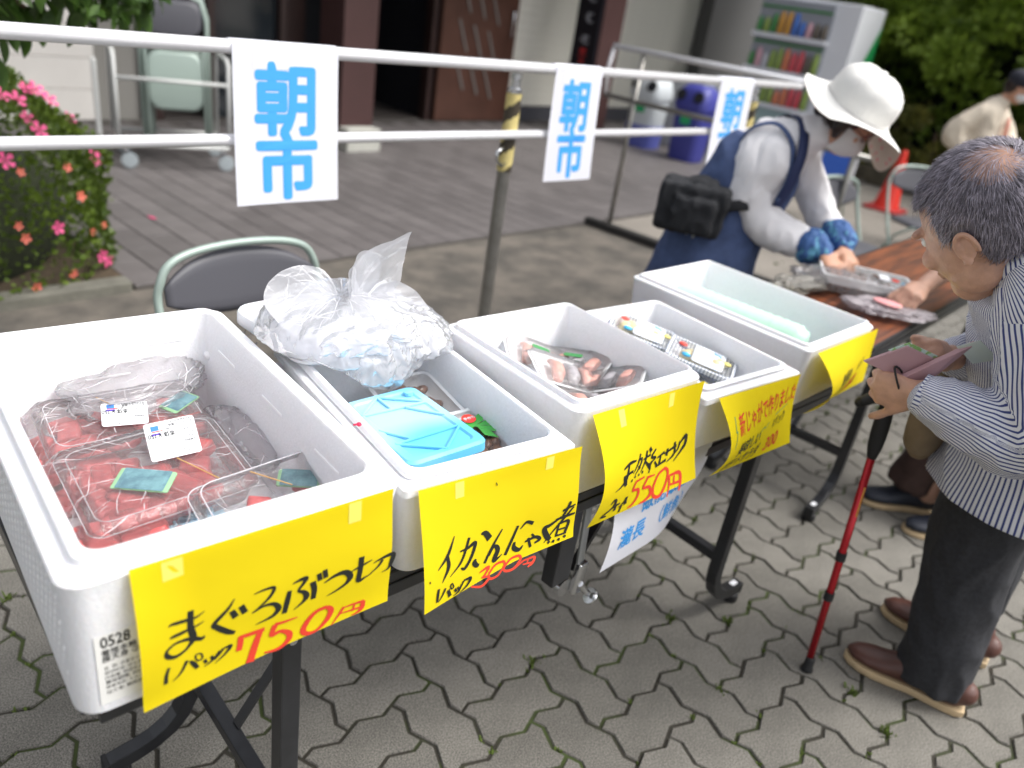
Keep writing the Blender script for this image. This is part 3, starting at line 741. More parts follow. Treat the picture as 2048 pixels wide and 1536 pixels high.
rail_sheet(1.038, .312, 'leftmost of the three white sheets with large blue characters on the rail')
rail_sheet(2.270, .270, 'middle one of the three blue lettered white sheets, beside the striped post', lean=.0)
rail_sheet(3.43, .32, 'blue lettered white sheet partly hidden behind the woman in the apron')

# ------------------------------------------------------------------ folding chairs
M_cf = mat('pale_green_steel', (.29, .36, .325), rough=.35, spec=.6, metal=.1)
M_cv = mat('grey_vinyl', (.075, .075, .088), rough=.48, bump=.12, bscale=300, spec=.4)
def spline(P, k=5):
    X = [P[0]] + list(P) + [P[-1]]; out = []
    for i in range(1, len(X)-2):
        for t in range(k):
            s = t/k
            out.append(tuple(.5*(2*b + (-a+c)*s + (2*a-5*b+4*c-d)*s*s + (-a+3*b-3*c+d)*s**3) for a, b, c, d in zip(X[i-1], X[i], X[i+1], X[i+2])))
    out.append(tuple(P[-1])); return out
def folding_chair(label, loc, rz, group='pale green folding chairs'):
    e = empty('folding_chair', loc, label, 'chair', group)
    W2 = .236
    # local: faces -y ; back at +y
    bk = [(-W2, -.20, .012), (-W2, .06, .42), (-W2*.99, .175, .66), (-W2*.93, .19, .735), (-W2*.80, .197, .775), (-W2*.5, .205, .795), (0, .209, .802), (W2*.5, .205, .795), (W2*.80, .197, .775), (W2*.93, .19, .735), (W2*.99, .175, .66), (W2, .06, .42), (W2, -.20, .012)]
    b = MB(); b.tube([tuple(q) for q in spline(bk)], .0105, 10); o = b.build('back_frame', M_cf, e, smooth=True)
    rl = [(-W2+.03, .22, .012), (-W2+.03, -.02, .36), (-W2+.03, -.14, .44), (W2-.03, -.14, .44), (W2-.03, -.02, .36), (W2-.03, .22, .012)]
    b = MB(); b.tube(rl, .010, 10); b.build('seat_frame', M_cf, e, smooth=True)
    for y, z in ((-.14, .12), (.19, .06)):
        b = MB(); b.tube([(-W2+.02, y, z), (W2-.02, y, z)], .008, 8); b.build('stretcher', M_cf, e, smooth=True)
    for sx in (-1, 1):
        for y in (-.20, .22):
            b = MB(); b.lathe([(.013, 0), (.015, .01), (.013, .03), (.001, .031)], (sx*(W2 if y < 0 else W2-.03), y, 0), 10); b.build('foot_cap', MT['rubber'], e, smooth=True)
    # seat pad
    b = MB(); R = []
    for z, k in ((.430, .95), (.438, 1.0), (.452, 1.0), (.460, .93), (.463, .7)):
        R.append([(x, y+.0, z) for x, y, _ in rrect(.37*k, .36*k, .09, z, cy=-.02)])
    b.rings(R); b.build('seat', M_cv, e, smooth=True)
    # back rest: curved pad hung inside the frame
    b = MB(); nu, nv = 20, 8
    def pad(u, v, s):
        x = (u-.5)*2*.214
        top = .785 - .055*abs(2*u-1)**3.2 - .012*abs(2*u-1)
        bot = .625 + .05*abs(2*u-1)**2.2
        z = bot + (top-bot)*v
        edge = min(1, 6*min(u, 1-u, v, 1-v)+.25)
        yy = .172 + (z-.66)*.22 + .010*s*edge**.5 + .025*(1-abs(2*u-1)**2)
        return (x, yy, z)
    for s in (-1, 1):
        vs = [pad(i/nu, j/nv, s) for j in range(nv+1) for i in range(nu+1)]
        fs = [(j*(nu+1)+i, j*(nu+1)+i+1, (j+1)*(nu+1)+i+1, (j+1)*(nu+1)+i) for j in range(nv) for i in range(nu)]
        if s > 0: fs = [tuple(reversed(f)) for f in fs]
        b.add(vs, fs)
    n1 = (nu+1)*(nv+1)
    loop = [i for i in range(nu+1)] + [(j)*(nu+1)+nu for j in range(1, nv+1)] + [nv*(nu+1)+i for i in range(nu-1, -1, -1)] + [j*(nu+1) for j in range(nv-1, 0, -1)]
    for a, c in zip(loop, loop[1:]+loop[:1]): b.f.append((a, a+n1, c+n1, c)); b.m.append(0)
    b.build('backrest', M_cv, e, smooth=True)
    e.rotation_euler = (0, 0, rz)
    return e
folding_chair('folding chair with a grey back close behind the first two boxes', (1.0, 1.62, 0), rad(2), None)
folding_chair('folding chair with a small grey back on the concrete near the red cone', (4.72, 1.58, 0), rad(-12), None)
folding_chair('rightmost folding chair, half hidden behind the head of the man', (6.1, 1.60, 0), rad(-30), None)

# ------------------------------------------------------------------ chair trolley with stacked chairs
def place(e, loc, rz):
    e.location = loc; e.rotation_euler = (0, 0, rz)
M_tr = mat('trolley_grey', (.52, .53, .52), rough=.4)
e = empty('chair_trolley', (0, 0, 0), 'pale grey wheeled trolley carrying the stack of folded chairs', 'trolley')
for x in (-.32, .32):
    for y in (-.24, .24):
        b = MB(); b.tube([(x, y, .11), (x, y, .15)], .018, 10); b.build('caster_fork', MT['chrome'], e, smooth=True)
        b = MB(); b.lathe([(.02, -.016), (.052, -.014), (.056, 0), (.052, .014), (.02, .016)], (x+.02, y, .056), 18, axis=(0, 1, 0)); b.build('caster_wheel', mat('grey_wheel', (.32, .36, .38), rough=.5), e, smooth=True, auto=40)
b = MB()
for y in (-.26, .26): b.tube([(-.36, y, .165), (.36, y, .165)], .016, 8)
for x in (-.34, .34): b.tube([(x, -.27, .165), (x, .27, .165)], .016, 8)
b.build('base_frame', M_tr, e, smooth=True)
for x in (-.36, .36):
    b = MB(); b.tube([(x, -.26, .16), (x, -.26, .72), (x, -.20, .76), (x, .20, .76), (x, .26, .72), (x, .26, .16)], .014, 8); b.build('end_hoop', M_tr, e, smooth=True)
b = MB(); b.tube([(-.36, -.26, .60), (.36, -.26, .60)], .013, 8); b.build('side_bar', M_tr, e, smooth=True)
b = MB(); b.box((-.47, -.12, .38), (.03, .14, .62)); b.build('end_plate', M_tr, e, bevel=.01)
place(e, (2.62, 5.78, .018), rad(-18)); trol = e
# folded chairs standing in it
proto = None
for i in range(6):
    if proto is None:
        c = empty('folded_chair', (0, 0, 0), 'folded chair standing upright in the chair trolley', 'chair', 'folded chairs stacked in the trolley')
        w2 = .215
        pts = [(-w2, 0, .0), (-w2, 0, .80), (-w2*.85, 0, .92), (-w2*.4, 0, .955), (w2*.4, 0, .955), (w2*.85, 0, .92), (w2, 0, .80), (w2, 0, .0)]
        b = MB(); b.tube(pts, .011, 8, up=(0, 1, 0)); b.build('back_frame', M_cf, c, smooth=True)
        b = MB(); b.rings([[(x, -.012+.02*t, z+.80) for x, z, _ in rrect(.36*k, .21*k, .07, 0)] for t, k in ((0, .9), (.2, 1), (.8, 1), (1, .9))]); b.build('backrest', M_cv, c, smooth=True)
        b = MB(); b.rings([[(x, -.03+.02*t, z+.40) for x, z, _ in rrect(.36*k, .38*k, .08, 0)] for t, k in ((0, .9), (.2, 1), (.8, 1), (1, .9))]); b.build('seat_underside', M_cf, c, smooth=True)
        b = MB(); b.tube([(-w2+.03, -.03, 0), (-w2+.03, -.03, .62), (w2-.03, -.03, .62), (w2-.03, -.03, 0)], .010, 8, up=(0, 1, 0)); b.build('leg_frame', M_cf, c, smooth=True)
        proto = c
    else: c = copy_tree(proto)
    v = Matrix.Rotation(rad(-18), 3, 'Z') @ Vector((.03 + .012*i, -.16 + i*.06, .185 + .018))
    c['label'] = ['folded chair at the near side of the trolley, its seat underside facing the camera', 'second folded chair from the near side of the trolley', 'third folded chair from the near side of the trolley', 'fourth folded chair from the near side of the trolley', 'fifth folded chair from the near side of the trolley', 'folded chair furthest back in the trolley, against the dark recess'][i]
    c.location = Vector((2.62, 5.78, 0)) + v; c.rotation_euler = (rad(-5), 0, rad(-18 + (i % 2)*2))
# ------------------------------------------------------------------ leaves as real little faces
def leaf_cloud(name, pts, nrm, size, m, parent=None, fold=.25, jit=.8, droop=0, aspect=.45):
    """one folded leaf (2 quads) per point"""
    n = len(pts)
    d = rng.normal(size=(n, 3)); d /= np.linalg.norm(d, axis=1)[:, None]
    d = d*jit + nrm; d[:, 2] -= droop; d /= np.linalg.norm(d, axis=1)[:, None]
    r = rng.normal(size=(n, 3)); s = np.cross(d, r); s /= np.linalg.norm(s, axis=1)[:, None]
    q = np.cross(s, d)
    L = (size*rng.uniform(.6, 1.25, n))[:, None]
    a = pts; tip = pts + d*L; mid = pts + d*L*.5
    l = mid + s*L*aspect + q*L*fold*aspect; rr = mid - s*L*aspect + q*L*fold*aspect
    V = np.stack([a, l, tip, rr], 1).reshape(-1, 3)
    me = bpy.data.meshes.new(name)
    me.vertices.add(4*n); me.vertices.foreach_set('co', V.astype(np.float32).ravel())
    idx = (np.arange(n)*4)[:, None] + np.array([[0, 1, 2, 0, 2, 3]])
    me.loops.add(6*n); me.loops.foreach_set('vertex_index', idx.ravel().astype(np.int32))
    me.polygons.add(2*n); me.polygons.foreach_set('loop_start', (np.arange(2*n)*3).astype(np.int32)); me.polygons.foreach_set('loop_total', np.full(2*n, 3, np.int32))
    me.update(); me.validate()
    me.materials.append(m)
    o = bpy.data.objects.new(name, me); COL.objects.link(o)
    if parent: o.parent = parent
    return o

def leafmat(name, c1, c2, sc=1.5, rough=.5, tl=.25):
    m = bpy.data.materials.new(name); m.use_nodes = True
    t = m.node_tree; b = t.nodes['Principled BSDF']; L = t.links.new; N = t.nodes.new
    b.inputs['Roughness'].default_value = rough
    tc = N('ShaderNodeTexCoord'); nz = N('ShaderNodeTexNoise'); nz.inputs['Scale'].default_value = sc; nz.inputs['Detail'].default_value = 8; nz.inputs['Roughness'].default_value = .75
    L(tc.outputs['Object'], nz.inputs['Vector'])
    rp = N('ShaderNodeValToRGB'); rp.color_ramp.elements[0].position = .36; rp.color_ramp.elements[1].position = .64
    rp.color_ramp.elements[0].color = (*c1, 1); rp.color_ramp.elements[1].color = (*c2, 1)
    L(nz.outputs[0], rp.inputs[0]); L(rp.outputs[0], b.inputs['Base Color'])
    tr = N('ShaderNodeBsdfTranslucent'); L(rp.outputs[0], tr.inputs[0])
    mx = N('ShaderNodeMixShader'); mx.inputs[0].default_value = tl
    out = t.nodes['Material Output']
    L(b.outputs[0], mx.inputs[1]); L(tr.outputs[0], mx.inputs[2]); L(mx.outputs[0], out.inputs[0])
    return m

# azalea bush, clipped, with a domed top
M_az = leafmat('azalea_leaf', (.030, .060, .010), (.17, .25, .03), 9)
M_pink = mat('pink_petal', (.72, .09, .26), rough=.55, sss=.1, var=.15, vscale=40)
M_salm = mat('salmon_petal', (.75, .17, .12), rough=.55, sss=.1)
M_twig = mat('twig', (.10, .065, .045), rough=.9)
bush = empty('azalea_bush', (.45, 4.15, 0), 'clipped azalea bush with pink blossoms at the left edge of the terrace', 'bush')
bc = np.array([.30, 4.22, .24]); br_ = np.array([1.16, .70, .64])
def az_surface(n):
    v = rng.normal(size=(n, 3)); v /= np.linalg.norm(v, axis=1)[:, None]; v[:, 2] = np.abs(v[:, 2])*np.where(rng.random(n) < .42, -1, 1)
    k = (np.abs(v)**3.2).sum(1)**(-1/3.2)          # superellipsoid
    bump_ = np.array([1 + .07*noise.noise(Vector(p*3.1)) + .03*noise.noise(Vector(p*9)) for p in v])
    p = bc + v*k[:, None]*br_*bump_[:, None]
    nn = v/br_; nn /= np.linalg.norm(nn, axis=1)[:, None]
    return p, nn
p, nn = az_surface(26000)
p = p - nn*np.abs(rng.normal(0, .035, len(p)))[:, None]
keep = (p[:, 2] > .02); p, nn = p[keep], nn[keep]
o = leaf_cloud('foliage', p, nn*1.2 + [0, 0, .5], .029, M_az); o.parent = bush; o.matrix_parent_inverse = Matrix.Translation(-Vector(bush.location)); o['kind'] = 'stuff'
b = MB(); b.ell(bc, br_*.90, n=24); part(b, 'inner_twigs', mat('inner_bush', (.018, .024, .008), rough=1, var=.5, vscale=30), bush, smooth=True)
b = MB()
for k in range(7):
    a = k*.9; b.tube([(.3+.1*math.cos(a), 4.2+.1*math.sin(a), 0), (.3+.4*math.cos(a), 4.2+.25*math.sin(a), .3)], [.018, .010], 6)
part(b, 'stem', M_twig, bush)
def blossom(size, m, nm='blossom'):
    b = MB()
    for k in range(5):
        a0 = 2*math.pi*k/5
        P_ = []
        for (r, da, z) in ((.05, 0, 0), (.45, -.42, .10), (.85, -.36, .24), (1.0, 0, .30), (.85, .36, .24), (.45, .42, .10)):
            P_.append((r*size*math.cos(a0+da), r*size*math.sin(a0+da), z*size))
        P_.append((.55*size*math.cos(a0), .55*size*math.sin(a0), .08*size))
        b.add(P_, [(0, 1, 6), (1, 2, 6), (2, 3, 6), (3, 4, 6), (4, 5, 6), (5, 0, 6)])
    for k in range(4):
        a = k*1.6; b.bar((0, 0, 0), (.25*size*math.cos(a), .25*size*math.sin(a), .6*size), .03*size)
    return b
fl = [(1.038, .801, 1), (1.099, .783, 1), (1.176, .803, 1), (1.217, .80, 1), (1.268, .758, 1), (1.343, .68, 1), (1.093, .733, 1), (1.12, .69, 1), (1.113, .311, 1), (1.372, .539, 1), (1.324, .12, 1), (1.37, .07, 1),
      (.95, .60, 1), (.998, .553, 0), (1.198, .546, 0), (1.359, .253, 0), (.994, .07, 0), (.954, .346, 0), (.975, .29, 0), (1.283, .249, 0), (1.16, .09, 0), (1.24, .42, 0)]
fp = blossom(.036, M_pink).build('blossom', M_pink, smooth=False); fs_ = blossom(.020, M_salm).build('blossom', M_salm, smooth=False)
for k, (x, z, pk) in enumerate(fl):
    q = 1 - abs((x-bc[0])/br_[0])**3.2 - abs((z-bc[2])/br_[2])**3.2
    pos = np.array([x, bc[1] - br_[1]*max(.02, q)**(1/3.2) - .015, z]); v = pos - bc
    src = fp if pk else fs_
    o = src if (k == 0 or k == 13) else src.copy()
    if o is not src: COL.objects.link(o)
    o.parent = bush; o.location = Vector(pos) - Vector(bush.location)
    nrm = Vector(v/br_/br_).normalized(); nrm = (nrm + Vector((.1, -.5, .1))).normalized()
    o.rotation_euler = nrm.to_track_quat('Z', 'Y').to_euler(); o.rotation_euler.rotate_axis('Z', k*1.3)
    o.scale = (random.uniform(.85, 1.25),)*3
# kerb and bed edge of the bush
b = MB(); b.box((-1.2, 3.56, .0), (5.16, .10, .10)); o = b.build('kerb', mat('old_kerb', (.15, .145, .12), rough=.9, var=.3, vscale=8, bump=.5), bevel=.012); o['kind'] = 'structure'
b = MB(); b.box((-1.2, 4.6, -.01), (5.2, 2.0, .06)); o = b.build('bush_bed', mat('bed_soil', (.07, .05, .03), rough=1, var=.5, vscale=30, bump=.8), None); o['kind'] = 'structure'
# branch of a broad leaved tree hanging in at the top left
M_bl = leafmat('broad_leaf', (.022, .055, .012), (.10, .19, .03), 9, rough=.35)
M_bl2 = leafmat('broad_leaf_underside', (.10, .15, .07), (.16, .22, .10), 9, rough=.5)
tree = empty('overhanging_tree', (.2, 3.75, 0), 'broad leaved tree whose leafy branches hang into the top left corner', 'tree')
b = MB(); b.tube([(.1, 4.3, 0), (.15, 4.2, .9), (.22, 3.9, 1.7), (.25, 3.6, 2.3)], [.07, .06, .05, .03], 10); part(b, 'trunk', mat('bark', (.12, .09, .06), rough=.9, var=.4, vscale=20, bump=.6), tree, smooth=True)
br1 = [[(.22, 3.9, 1.7), (.6, 3.5, 1.62), (.95, 3.25, 1.42), (1.18, 3.2, 1.26)], [(.22, 3.8, 1.6), (.65, 3.4, 1.42), (.98, 3.22, 1.20)], [(.22, 3.9, 1.7), (.8, 3.4, 1.62), (1.25, 3.22, 1.40), (1.36, 3.2, 1.28)]]
b = MB()
for q in br1: b.tube(q, [.02, .012, .007, .003][:len(q)], 6)
part(b, 'branch', M_twig, tree, smooth=True)
n = 1700
P_ = np.stack([rng.uniform(.45, 1.40, n), rng.uniform(3.05, 3.45, n), rng.uniform(1.20, 1.62, n)], 1)
lim = 1.235 - .02*np.sin(P_[:, 0]*17) + .05*np.maximum(0, P_[:, 0]-1.25)/.15
P_ = P_[P_[:, 2] > lim]
o = leaf_cloud('foliage', P_, np.array([[.3, -.1, -.7]]), .075, M_bl, jit=.9, aspect=.24); o.parent = tree; o.matrix_parent_inverse = Matrix.Translation(-Vector(tree.location)); o['kind'] = 'stuff'
def big_leaf(L_):
    b = MB(); n = 7; vs = []
    for i in range(n+1):
        t = i/n; w_ = .23*L_*math.sin(math.pi*min(1, t*.96+.04))**.8
        z = -.22*L_*t*t
        vs += [(-w_, L_*t, z+.16*w_), (0, L_*t, z), (w_, L_*t, z+.16*w_)]
    b.add(vs, [(3*i+k, 3*i+k+1, 3*i+k+4, 3*i+k+3) for i in range(n) for k in (0, 1)]); return b
bl0 = big_leaf(.11).build('leaf', M_bl, tree, smooth=True)
for k in range(80):
    o = bl0 if k == 0 else bl0.copy()
    if k: COL.objects.link(o)
    if k < 7: pos = [(.885, 3.2, 1.12), (.955, 3.18, 1.15), (.90, 3.2, 1.17), (1.01, 3.2, 1.17), (1.12, 3.2, 1.20), (1.06, 3.18, 1.21), (.86, 3.2, 1.05)][k]
    else: pos = (random.uniform(.82, 1.40), random.uniform(3.1, 3.3), random.uniform(1.19, 1.34))
    o.location = Vector(pos) - Vector(tree.location)
    o.rotation_euler = (rad(random.uniform(-75, -30)), random.uniform(-.5, .5), random.uniform(-1.9, .9)) if k >= 7 else (rad(-78), random.uniform(-.4, .4), rad(-40 + random.uniform(-30, 20)))
    o.scale = (random.uniform(.8, 1.15),)*3

# ------------------------------------------------------------------ dense evergreen planting on the right
M_h1 = leafmat('evergreen_leaf', (.05, .10, .018), (.40, .55, .075), .9, tl=.4)
M_h2 = leafmat('olive_leaf', (.07, .08, .015), (.20, .19, .04), 2.5, tl=.3)
tr2 = empty('evergreen_tree', (12.0, 1.2, 0), 'tall dense green tree filling the top right corner behind the vending machine', 'tree')
b = MB(); b.tube([(12.6, 1.0, 0), (12.6, 1.0, 2.2), (12.4, 1.2, 4)], [.14, .11, .06], 10)
for a in range(9): b.tube([(12.6, 1.0, .8+.3*a), (12.6+1.2*math.cos(a*2.1), 1.0+1.6*math.sin(a*2.1), 1.4+.3*a)], [.04, .012], 6)
part(b, 'trunk', M_twig, tr2, smooth=True)
def clumpy(n, lo, hi, cell=.55, seed=1):
    """leaf points gathered into clumps with gaps between them"""
    r = np.random.default_rng(seed)
    nc = int(np.prod((np.array(hi)-lo)/cell)*1.15)
    c = r.uniform(lo, hi, (nc, 3)); cr = r.uniform(.5, 1.15, nc)*cell*.62
    idx = r.integers(0, nc, n); v = r.normal(size=(n, 3)); v /= np.linalg.norm(v, axis=1)[:, None]
    rr = cr[idx]*(r.uniform(.55, 1, n))
    return c[idx] + v*rr[:, None]*[1, 1, .75], v
P1, n1 = clumpy(70000, [10.9, -3.5, .6], [13.2, 5.3, 4.6], .62)
o = leaf_cloud('crown', P1, n1 + [-.3, -.3, .5], .095, M_h1); o.parent = tr2; o.matrix_parent_inverse = Matrix.Translation(-Vector(tr2.location)); o['kind'] = 'stuff'
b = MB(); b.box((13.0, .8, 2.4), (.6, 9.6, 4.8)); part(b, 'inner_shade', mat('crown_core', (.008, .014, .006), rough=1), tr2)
hg = empty('olive_hedge', (11.2, 3.0, 0), 'low olive brown hedge beneath the tall green tree behind the red cone', 'hedge')
P2, n2 = clumpy(18000, [10.5, -3.5, .05], [11.6, 4.4, 1.0], .42, 5)
o = leaf_cloud('foliage', P2, n2 + [-.3, -.3, .5], .07, M_h2); o.parent = hg; o.matrix_parent_inverse = Matrix.Translation(-Vector(hg.location)); o['kind'] = 'stuff'
b = MB()
for k in range(14): b.tube([(11.1, -3+k*.5, 0), (11.0, -3+k*.5+.1, .7)], .02, 6)
part(b, 'stems', M_twig, hg)['kind'] = 'stuff'
b = MB(); b.box((11.25, 0, .1), (1.6, 7.6, .2)); o = b.build('hedge_bed', mat('bed_soil_far', (.07, .06, .04), rough=1, var=.5, vscale=8), bevel=.02); o['kind'] = 'structure'

# ------------------------------------------------------------------ vending machine
M_vw = mat('vending_white', (.74, .76, .80), rough=.3, spec=.6)
M_vg = mat('vending_inside', (.30, .32, .36), rough=.5)
vm = empty('vending_machine', (9.7, 3.95, 0), 'white drinks vending machine with a green swoosh and rows of drinks', 'vending machine')
b = MB(); b.box((10.06, 4.56, 1.0), (.70, 1.24, 1.86)); part(b, 'cabinet', M_vw, vm, bevel=.02)
b = MB(); b.box((9.69, 4.70, 1.30), (.05, .92, 1.18)); part(b, 'display_back', M_vg, vm)
for z in (.86, 1.25, 1.64):
    b = MB(); b.box((9.655, 4.70, z-.155), (.10, .95, .05)); part(b, 'shelf', M_vw, vm, bevel=.004)
cols = [(.05, .22, .06), (.55, .28, .05), (.06, .16, .5), (.12, .10, .08), (.6, .08, .10), (.62, .20, .10), (.25, .35, .08), (.5, .5, .55), (.6, .35, .4)]
cm = [mat('drink_colour', c, rough=.35) for c in cols]
for r, z in enumerate((.86, 1.25, 1.64)):
    for k in range(10):
        y = 4.29 + k*.092
        ci = [[7, 8, 2, 6, 6, 5, 5, 4, 4, 6], [0, 8, 7, 6, 6, 5, 4, 4, 3, 6], [0, 6, 0, 1, 1, 2, 2, 8, 3, 3]][r][9-k]
        b = MB(); h = random.choice((.15, .20, .23)); b.lathe([(.034, 0), (.038, .01), (.038, h*.75), (.022, h), (.022, h+.012), (.001, h+.013)], (9.655, y, z-.125), 10)
        part(b, 'drink', cm[ci], vm, smooth=True)
for z in (1.02, 1.41, 1.80):
    b = MB(); b.box((9.665, 4.70, z+.0), (.02, .9, .028)); part(b, 'button_strip', cm[0], vm)
b = MB(); b.box((9.655, 4.72, .58), (.03, .62, .20)); part(b, 'lower_panel', mat('panel_print', (.35, .48, .46), rough=.35), vm, bevel=.006)
b = MB(); b.box((9.65, 4.72, .40), (.03, .8, .13)); part(b, 'delivery_slot', M_dark, vm, bevel=.006)
b = MB(); b.box((9.66, 4.08, .93), (.03, .14, .10)); part(b, 'bill_slot', mat('slot_dark', (.04, .05, .07), rough=.4), vm, bevel=.004)
b = MB(); b.box((9.66, 4.10, .78), (.03, .06, .04)); part(b, 'coin_light', mat('orange_plate', (.7, .25, .04), rough=.4), vm, bevel=.004)
b = MB(); b.lathe([(.001, 0), (.05, .0), (.05, .02), (.001, .02)], (9.66, 4.33, .56), 16, axis=(-1, 0, 0)); part(b, 'round_lock', M_dark, vm)
b = MB(); b.box((9.655, 4.05, .19), (.02, .22, .30)); part(b, 'white_border', mat('white_plate', (.75, .76, .8), rough=.4), vm)
b = MB(); b.box((9.642, 4.05, .19), (.01, .18, .24)); part(b, 'blue_plate', mat('blue_plate', (.03, .11, .50), rough=.4), vm)
# swoosh on the side face
def side_patch(name, m, lo, hi, off):
    b = MB(); n = 14; vs = []
    for i in range(n+1):
        t = i/n; x = 9.74 + .66*t
        vs += [(x, 3.937-off, lo(t)), (x, 3.937-off, hi(t))]
    b.add(vs, [(2*i, 2*i+2, 2*i+3, 2*i+1) for i in range(n)]); part(b, name, m, vm)
side_patch('green_swoosh', mat('swoosh_green', (.02, .35, .10), rough=.35), lambda t: .78+.55*t**1.3, lambda t: .82+.95*t**1.15, .003)
side_patch('blue_swoosh', mat('swoosh_blue', (.03, .12, .50), rough=.35), lambda t: .62+.25*t, lambda t: .76+.52*t**1.3, .004)
# recycling bins
def bin_(x, y, label, body, lid, holes=True, white=False):
    e = empty('recycling_bin', (x, y, 0), label, 'bin', None)
    b = MB(); b.rings([rrect(.36*k, .40*k, .08, z) for z, k in ((0.02, .86), (.05, .9), (.62, 1.0))]); b.build('body', body, e, smooth=True, auto=50)
    b = MB(); b.rings([rrect(.40*k, .44*k, .10, z) for z, k in ((.60, 1), (.66, 1.02), (.80, .9), (.86, .62))]); b.build('lid', lid, e, smooth=True, auto=60)
    for sy in (-1, 1):
        b = MB(); b.lathe([(.001, 0), (.062, 0), (.062, .03), (.001, .03)], (-.175, sy*.115, .735), 18, axis=(-1, 0, .35)); b.build('opening', M_dark, e)
    b = MB(); b.box((-.185, 0, .48), (.008, .13, .10)); b.build('green_mark', mat('bin_green', (.02, .38, .14), rough=.5), e)
    return e
M_bp = mat('bin_blue', (.055, .06, .30), rough=.45); M_bw = mat('bin_white', (.62, .66, .68), rough=.5); M_bp2 = mat('bin_blue_low', (.11, .13, .45), rough=.45)
bin_(8.45, 5.0, 'blue recycling bin with two dark holes in its lid', M_bp, M_bp)
e = bin_(8.55, 5.72, 'recycling bin with a white upper part and blue foot beside the blue bin', M_bw, M_bw)
b = MB(); b.rings([rrect(.335, .37, .08, .0), rrect(.365, .40, .08, .28)]); b.build('blue_base', M_bp2, e, smooth=True, auto=50)
b = MB(); b.box((9.35, 5.62, .42), (.42, .5, .84)); o = b.build('white_locker', mat('locker_white', (.5, .52, .53), rough=.5), bevel=.02); tag(o, 'low white cabinet standing behind the recycling bins', 'cabinet')
# small blue and white board on a low stand near the cone
e = empty('board_stand', (7.5, 2.85, 0), 'small blue and white board on a low stand below the face of the vendor', 'sign')
b = MB(); b.box((0, 0, .50), (.02, .36, .32)); b.build('white_frame', mat('stand_white', (.72, .73, .78), rough=.4), e, bevel=.004)
b = MB(); b.box((-.013, .0, .52), (.006, .29, .22)); b.build('blue_panel', mat('stand_blue', (.04, .14, .62), rough=.4), e)
for y in (-.15, .15):
    b = MB(); b.tube([(.0, y, .35), (-.04, y, .0)], .010, 8); b.build('leg', M_cf, e, smooth=True)
    b = MB(); b.tube([(.0, y, .35), (.16, y, .0)], .010, 8); b.build('leg', M_cf, e, smooth=True)
# traffic cone
e = empty('traffic_cone', (8.95, 2.75, 0), 'red traffic cone on the pale concrete', 'cone')
M_cone = mat('cone_red', (.72, .035, .02), rough=.45, spec=.5)
b = MB(); b.rings([[(x, y, z) for x, y, z in rrect(.38*k, .38*k, .05, z)] for z, k in ((0, 1), (.025, 1), (.03, .96))]); b.build('base', mat('cone_base', (.35, .03, .03), rough=.6), e)
b = MB(); b.lathe([(.135, .028), (.128, .05), (.03, .60), (.026, .62), (.02, .625), (.001, .625)], (0, 0, 0), 32); b.build('cone', M_cone, e, smooth=True, auto=50)
# small grey door / panel far right behind the person in the dark cap
b = MB(); b.box((9.4, .75, .9), (.08, .9, 1.8)); o = b.build('grey_panel', mat('grey_panel', (.28, .29, .28), rough=.6), bevel=.01); tag(o, 'plain grey panel standing at the far right edge behind the person in the dark cap', 'panel')
# ------------------------------------------------------------------ red umbrella handle like pole at the far right
b = MB(); b.tube([(6.9, 1.42, 0), (6.9, 1.40, 1.02)], .022, 12); o = b.build('red_pole', mat('red_pole', (.6, .03, .05), rough=.4), smooth=True); tag(o, 'short red pole beside the person in the beige cardigan', 'pole')
